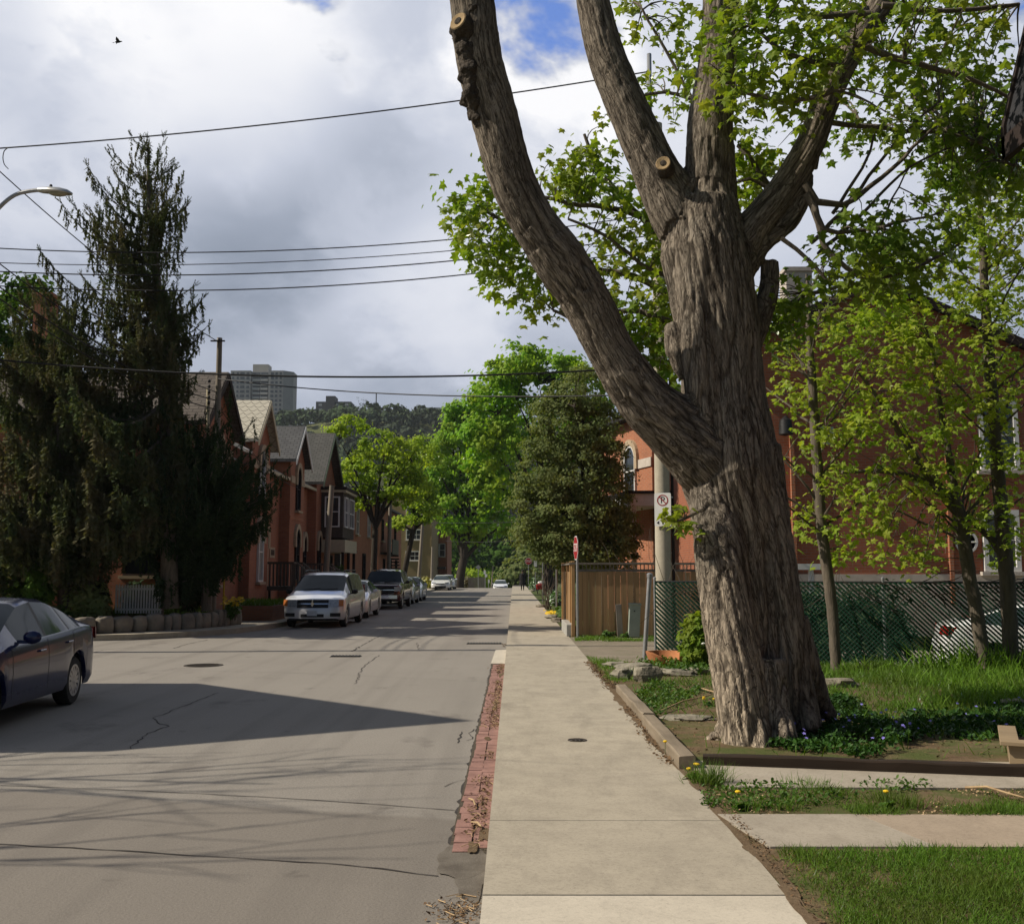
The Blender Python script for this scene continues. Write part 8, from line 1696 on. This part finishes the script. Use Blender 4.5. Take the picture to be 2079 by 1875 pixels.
# ------------------------------------------------------------------ the escarpment skyline
def tower():
    Y = 675; xl, xr = at(467, 800, Y).x, at(592, 800, Y).x; zt = at(530, 752, Y).z; z0 = zt - 46; t = thing('apartment_tower', 'grey high-rise apartment tower with balconies on the wooded escarpment', 'apartment tower', ((xl + xr) / 2, Y, z0)); W_ = xr - xl
    wp = mk('tower_concrete', (.34, .33, .32), (.29, .285, .28), .2, .9, bump=0); b = MB(); b.bx((xl, Y, z0), (xl + W_ * .33, Y + 16, zt)); b.bx((xl + W_ * .33, Y + 2.2, z0), (xl + W_ * .62, Y + 16, zt - .3)); b.bx((xl + W_ * .62, Y, z0), (xl + W_ * .86, Y + 16, zt)); b.add([(xl + W_ * .86, Y, z0), (xr, Y + 5, z0), (xr, Y + 16, z0), (xl + W_ * .86, Y + 16, z0), (xl + W_ * .86, Y, zt), (xr, Y + 5, zt), (xr, Y + 16, zt), (xl + W_ * .86, Y + 16, zt)], [(0, 1, 5, 4), (1, 2, 6, 5), (4, 5, 6, 7), (2, 3, 7, 6)]); b.build('wall', wp, t)
    p = MB(); a, c = at(514, 754, Y + 4), at(546, 740, Y + 4); p.bx((a.x, Y + 3, zt - .5), (c.x, Y + 12, c.z)); p.build('penthouse', mk('tower_penthouse', (.46, .43, .38), (.42, .39, .35), .3, .9, bump=0), t); fl = 3.0
    dk = mk('tower_window', (.075, .09, .11), (.05, .065, .08), .3, .3, bump=0); lt = mk('tower_balcony', (.46, .45, .43), (.40, .39, .38), .3, .9, bump=0)
    for k in range(13):
        z = zt - 1.2 - fl * k
        for u in (.355, .485): q = MB(); q.bx((xl + W_ * u, Y + .5, z - 2.45), (xl + W_ * (u + .118), Y + 2.3, z - 1.35)); q.bx((xl + W_ * u, Y + .4, z - 2.7), (xl + W_ * (u + .118), Y + 2.3, z - 2.45)); q.build('balcony', lt, t)
    for u in (.355, .485): q = MB(); q.bx((xl + W_ * u, Y + 2.05, zt - 40), (xl + W_ * (u + .118), Y + 2.25, zt - 1.1)); q.build('balcony_recess', dk, t)
    for u, ww in ((.025, .035), (.10, .035), (.16, .07), (.26, .045), (.655, .05), (.73, .04), (.80, .035)):
        proto = None
        for k in range(12):
            z = zt - 1.2 - fl * k
            if proto is None: q = MB(); q.bx((xl + W_ * u, Y - .08, z - 1.7), (xl + W_ * (u + ww), Y + .05, z)); proto = q.build('window', dk, t)
            else: o = proto.copy(); o.location.z -= fl * k; link(o, t)
    return t
tower()
def block(label, px0, px1, pt, pb, Y, col, pent=None, rows=3, name='flat_block'):
    a, c = at(px0, pb, Y), at(px1, pt, Y); t = thing(name, label, 'building', ((a.x + c.x) / 2, Y, a.z)); b = MB(); b.bx((a.x, Y, a.z - 8), (c.x, Y + 14, c.z)); b.build('wall', mk(label[:20], col, None, .3, .9, bump=0), t)
    if pent: p, q = at(pent[0], pt, Y), at(pent[1], pent[2], Y); b = MB(); b.bx((p.x, Y - 1, a.z - 8), (q.x, Y + 10, q.z)); b.build('stair_tower', mk(label[:16] + ' top', tuple(x * .8 for x in col), None, .3, .9, bump=0), t)
    n = max(3, int((c.x - a.x) / 5)); wm = M['glass'] if col[0] > .2 else mk(label[:10] + ' panes', (.42, .43, .44), None, .3, .4, bump=0)
    for r in range(rows):
        for i in range(n):
            x = a.x + (c.x - a.x) * (i + .5) / n
            if pent and at(pent[0], pt, Y).x - 1 < x < at(pent[1], pt, Y).x + 1: continue
            z = c.z - 1.4 - 3.2 * r; w_ = MB(); w_.bx((x - 1.1, Y - .06, z - 1.4), (x + 1.1, Y + .05, z)); w_.build('window', wm, t)
    return t
block('dark flat-roofed block with a stair tower on the escarpment edge', 641, 713, 815, 838, 655, (.09, .09, .095), (662, 681, 804)); block('pale low house on the bare cliff edge', 786, 822, 831, 838, 650, (.36, .38, .39), None, 1, 'hilltop_house'); block('low white house with a dark roof line at the right of the skyline', 858, 903, 827, 840, 655, (.42, .44, .46), None, 1, 'hilltop_house')
a = at(764, 800, 640); b = MB(); b.tube([(a.x, 640, a.z - 12), (a.x, 640, at(764, 797, 640).z)], .35, 8); b.bx((a.x - 1.5, 639.7, at(764, 797, 640).z - .5), (a.x + 1.5, 640.3, at(764, 797, 640).z)); tag(b.build('mast', M['metal_dark']), 'thin mast on the escarpment skyline', 'mast')
cl = MB(); a, c = at(770, 858, 628), at(850, 842, 628); n = 24
vs = []
for i in range(n + 1):
    x = a.x + (c.x - a.x) * i / n
    for j in range(4): vs.append((x, 626 + 1.8 * mnoise.noise((x * .2, j * 1.3, 0)) + j * .4, a.z + (c.z - a.z) * j / 3))
cl.add(vs, [(i * 4 + j, i * 4 + 4 + j, i * 4 + 5 + j, i * 4 + 1 + j) for i in range(n) for j in range(3)]); struct(cl.build('cliff', mk('cliff_rock', (.16, .13, .10), (.11, .09, .075), .4, .95, bump=.5), smooth=True))
# woods on the slope: one mass
q = np.random.default_rng(77); n = 1500; tx = q.uniform(-260, 120, n); ty = q.uniform(440, 655, n); pos = []; nr = []; sz = []
for i in range(n):
    z = hill_z(tx[i], ty[i]); h = q.uniform(6, 12) if ty[i] < 615 else q.uniform(4, 7.5); k = 46 if tx[i] > -220 and tx[i] < 10 else 16; d = q.normal(0, 1, (k, 3)); d /= np.linalg.norm(d, axis=1, keepdims=True); d[:, 2] = np.abs(d[:, 2]) - .25
    pos.append(np.array([tx[i], ty[i], z + h * .45]) + d * np.array([h * .42, h * .42, h * .55])); nr.append(d + q.normal(0, .4, (k, 3))); sz.append(np.full(k, h * .26))
sz = np.concatenate(sz); stuff(scatter('forest', QV, QF, np.concatenate(pos), leaf_frames(np.concatenate(nr)), sz * q.uniform(.6, 1.3, len(sz)), M['forest']))
for i, (px, pt, w_, lf, lb) in enumerate(((475, 823, 7, 'forest_l', 'green treetop before the foot of the tower at its left'), (620, 828, 9, 'forest_l', 'bare-topped tree on the skyline right of the tower'), (740, 806, 12, 'forest', 'wide leafless tree behind the dark block'), (762, 818, 7, 'forest_l', 'small green tree at the mast'), (812, 822, 7, 'forest', 'brownish tree over the pale cliff house'), (850, 826, 6, 'forest_l', 'green tree between the two pale houses'), (700, 826, 8, 'forest', 'dark tree before the dark block'))):
    Y = 632; c = at(px, pt, Y); h = 15; leafy('skyline_tree', lb, 'tree', (c.x, Y, c.z - h), [((c.x, Y, c.z - h * .32), (w_ * .5, w_ * .5, h * .32)), ((c.x - w_ * .25, Y, c.z - h * .5), (w_ * .4, w_ * .4, h * .25))], 420 if lf == 'forest_l' else 200, 40, 1.0, 1.3 if lf == 'forest_l' else .7, lf, .35, 90 + i, forks=12, group='trees on the escarpment skyline')
def haze():
    b = MB(); b.bx((-420, -60, -6), (420, 760, 175)); t = NT('haze_air'); v = t.N.new('ShaderNodeVolumePrincipled'); v.inputs['Color'].default_value = (.80, .86, .95, 1); v.inputs['Density'].default_value = .00011; v.inputs['Anisotropy'].default_value = .2
    t.L.new(v.outputs[0], t.out.inputs[1]); o = b.build('haze', t.mat); stuff(o)
haze()
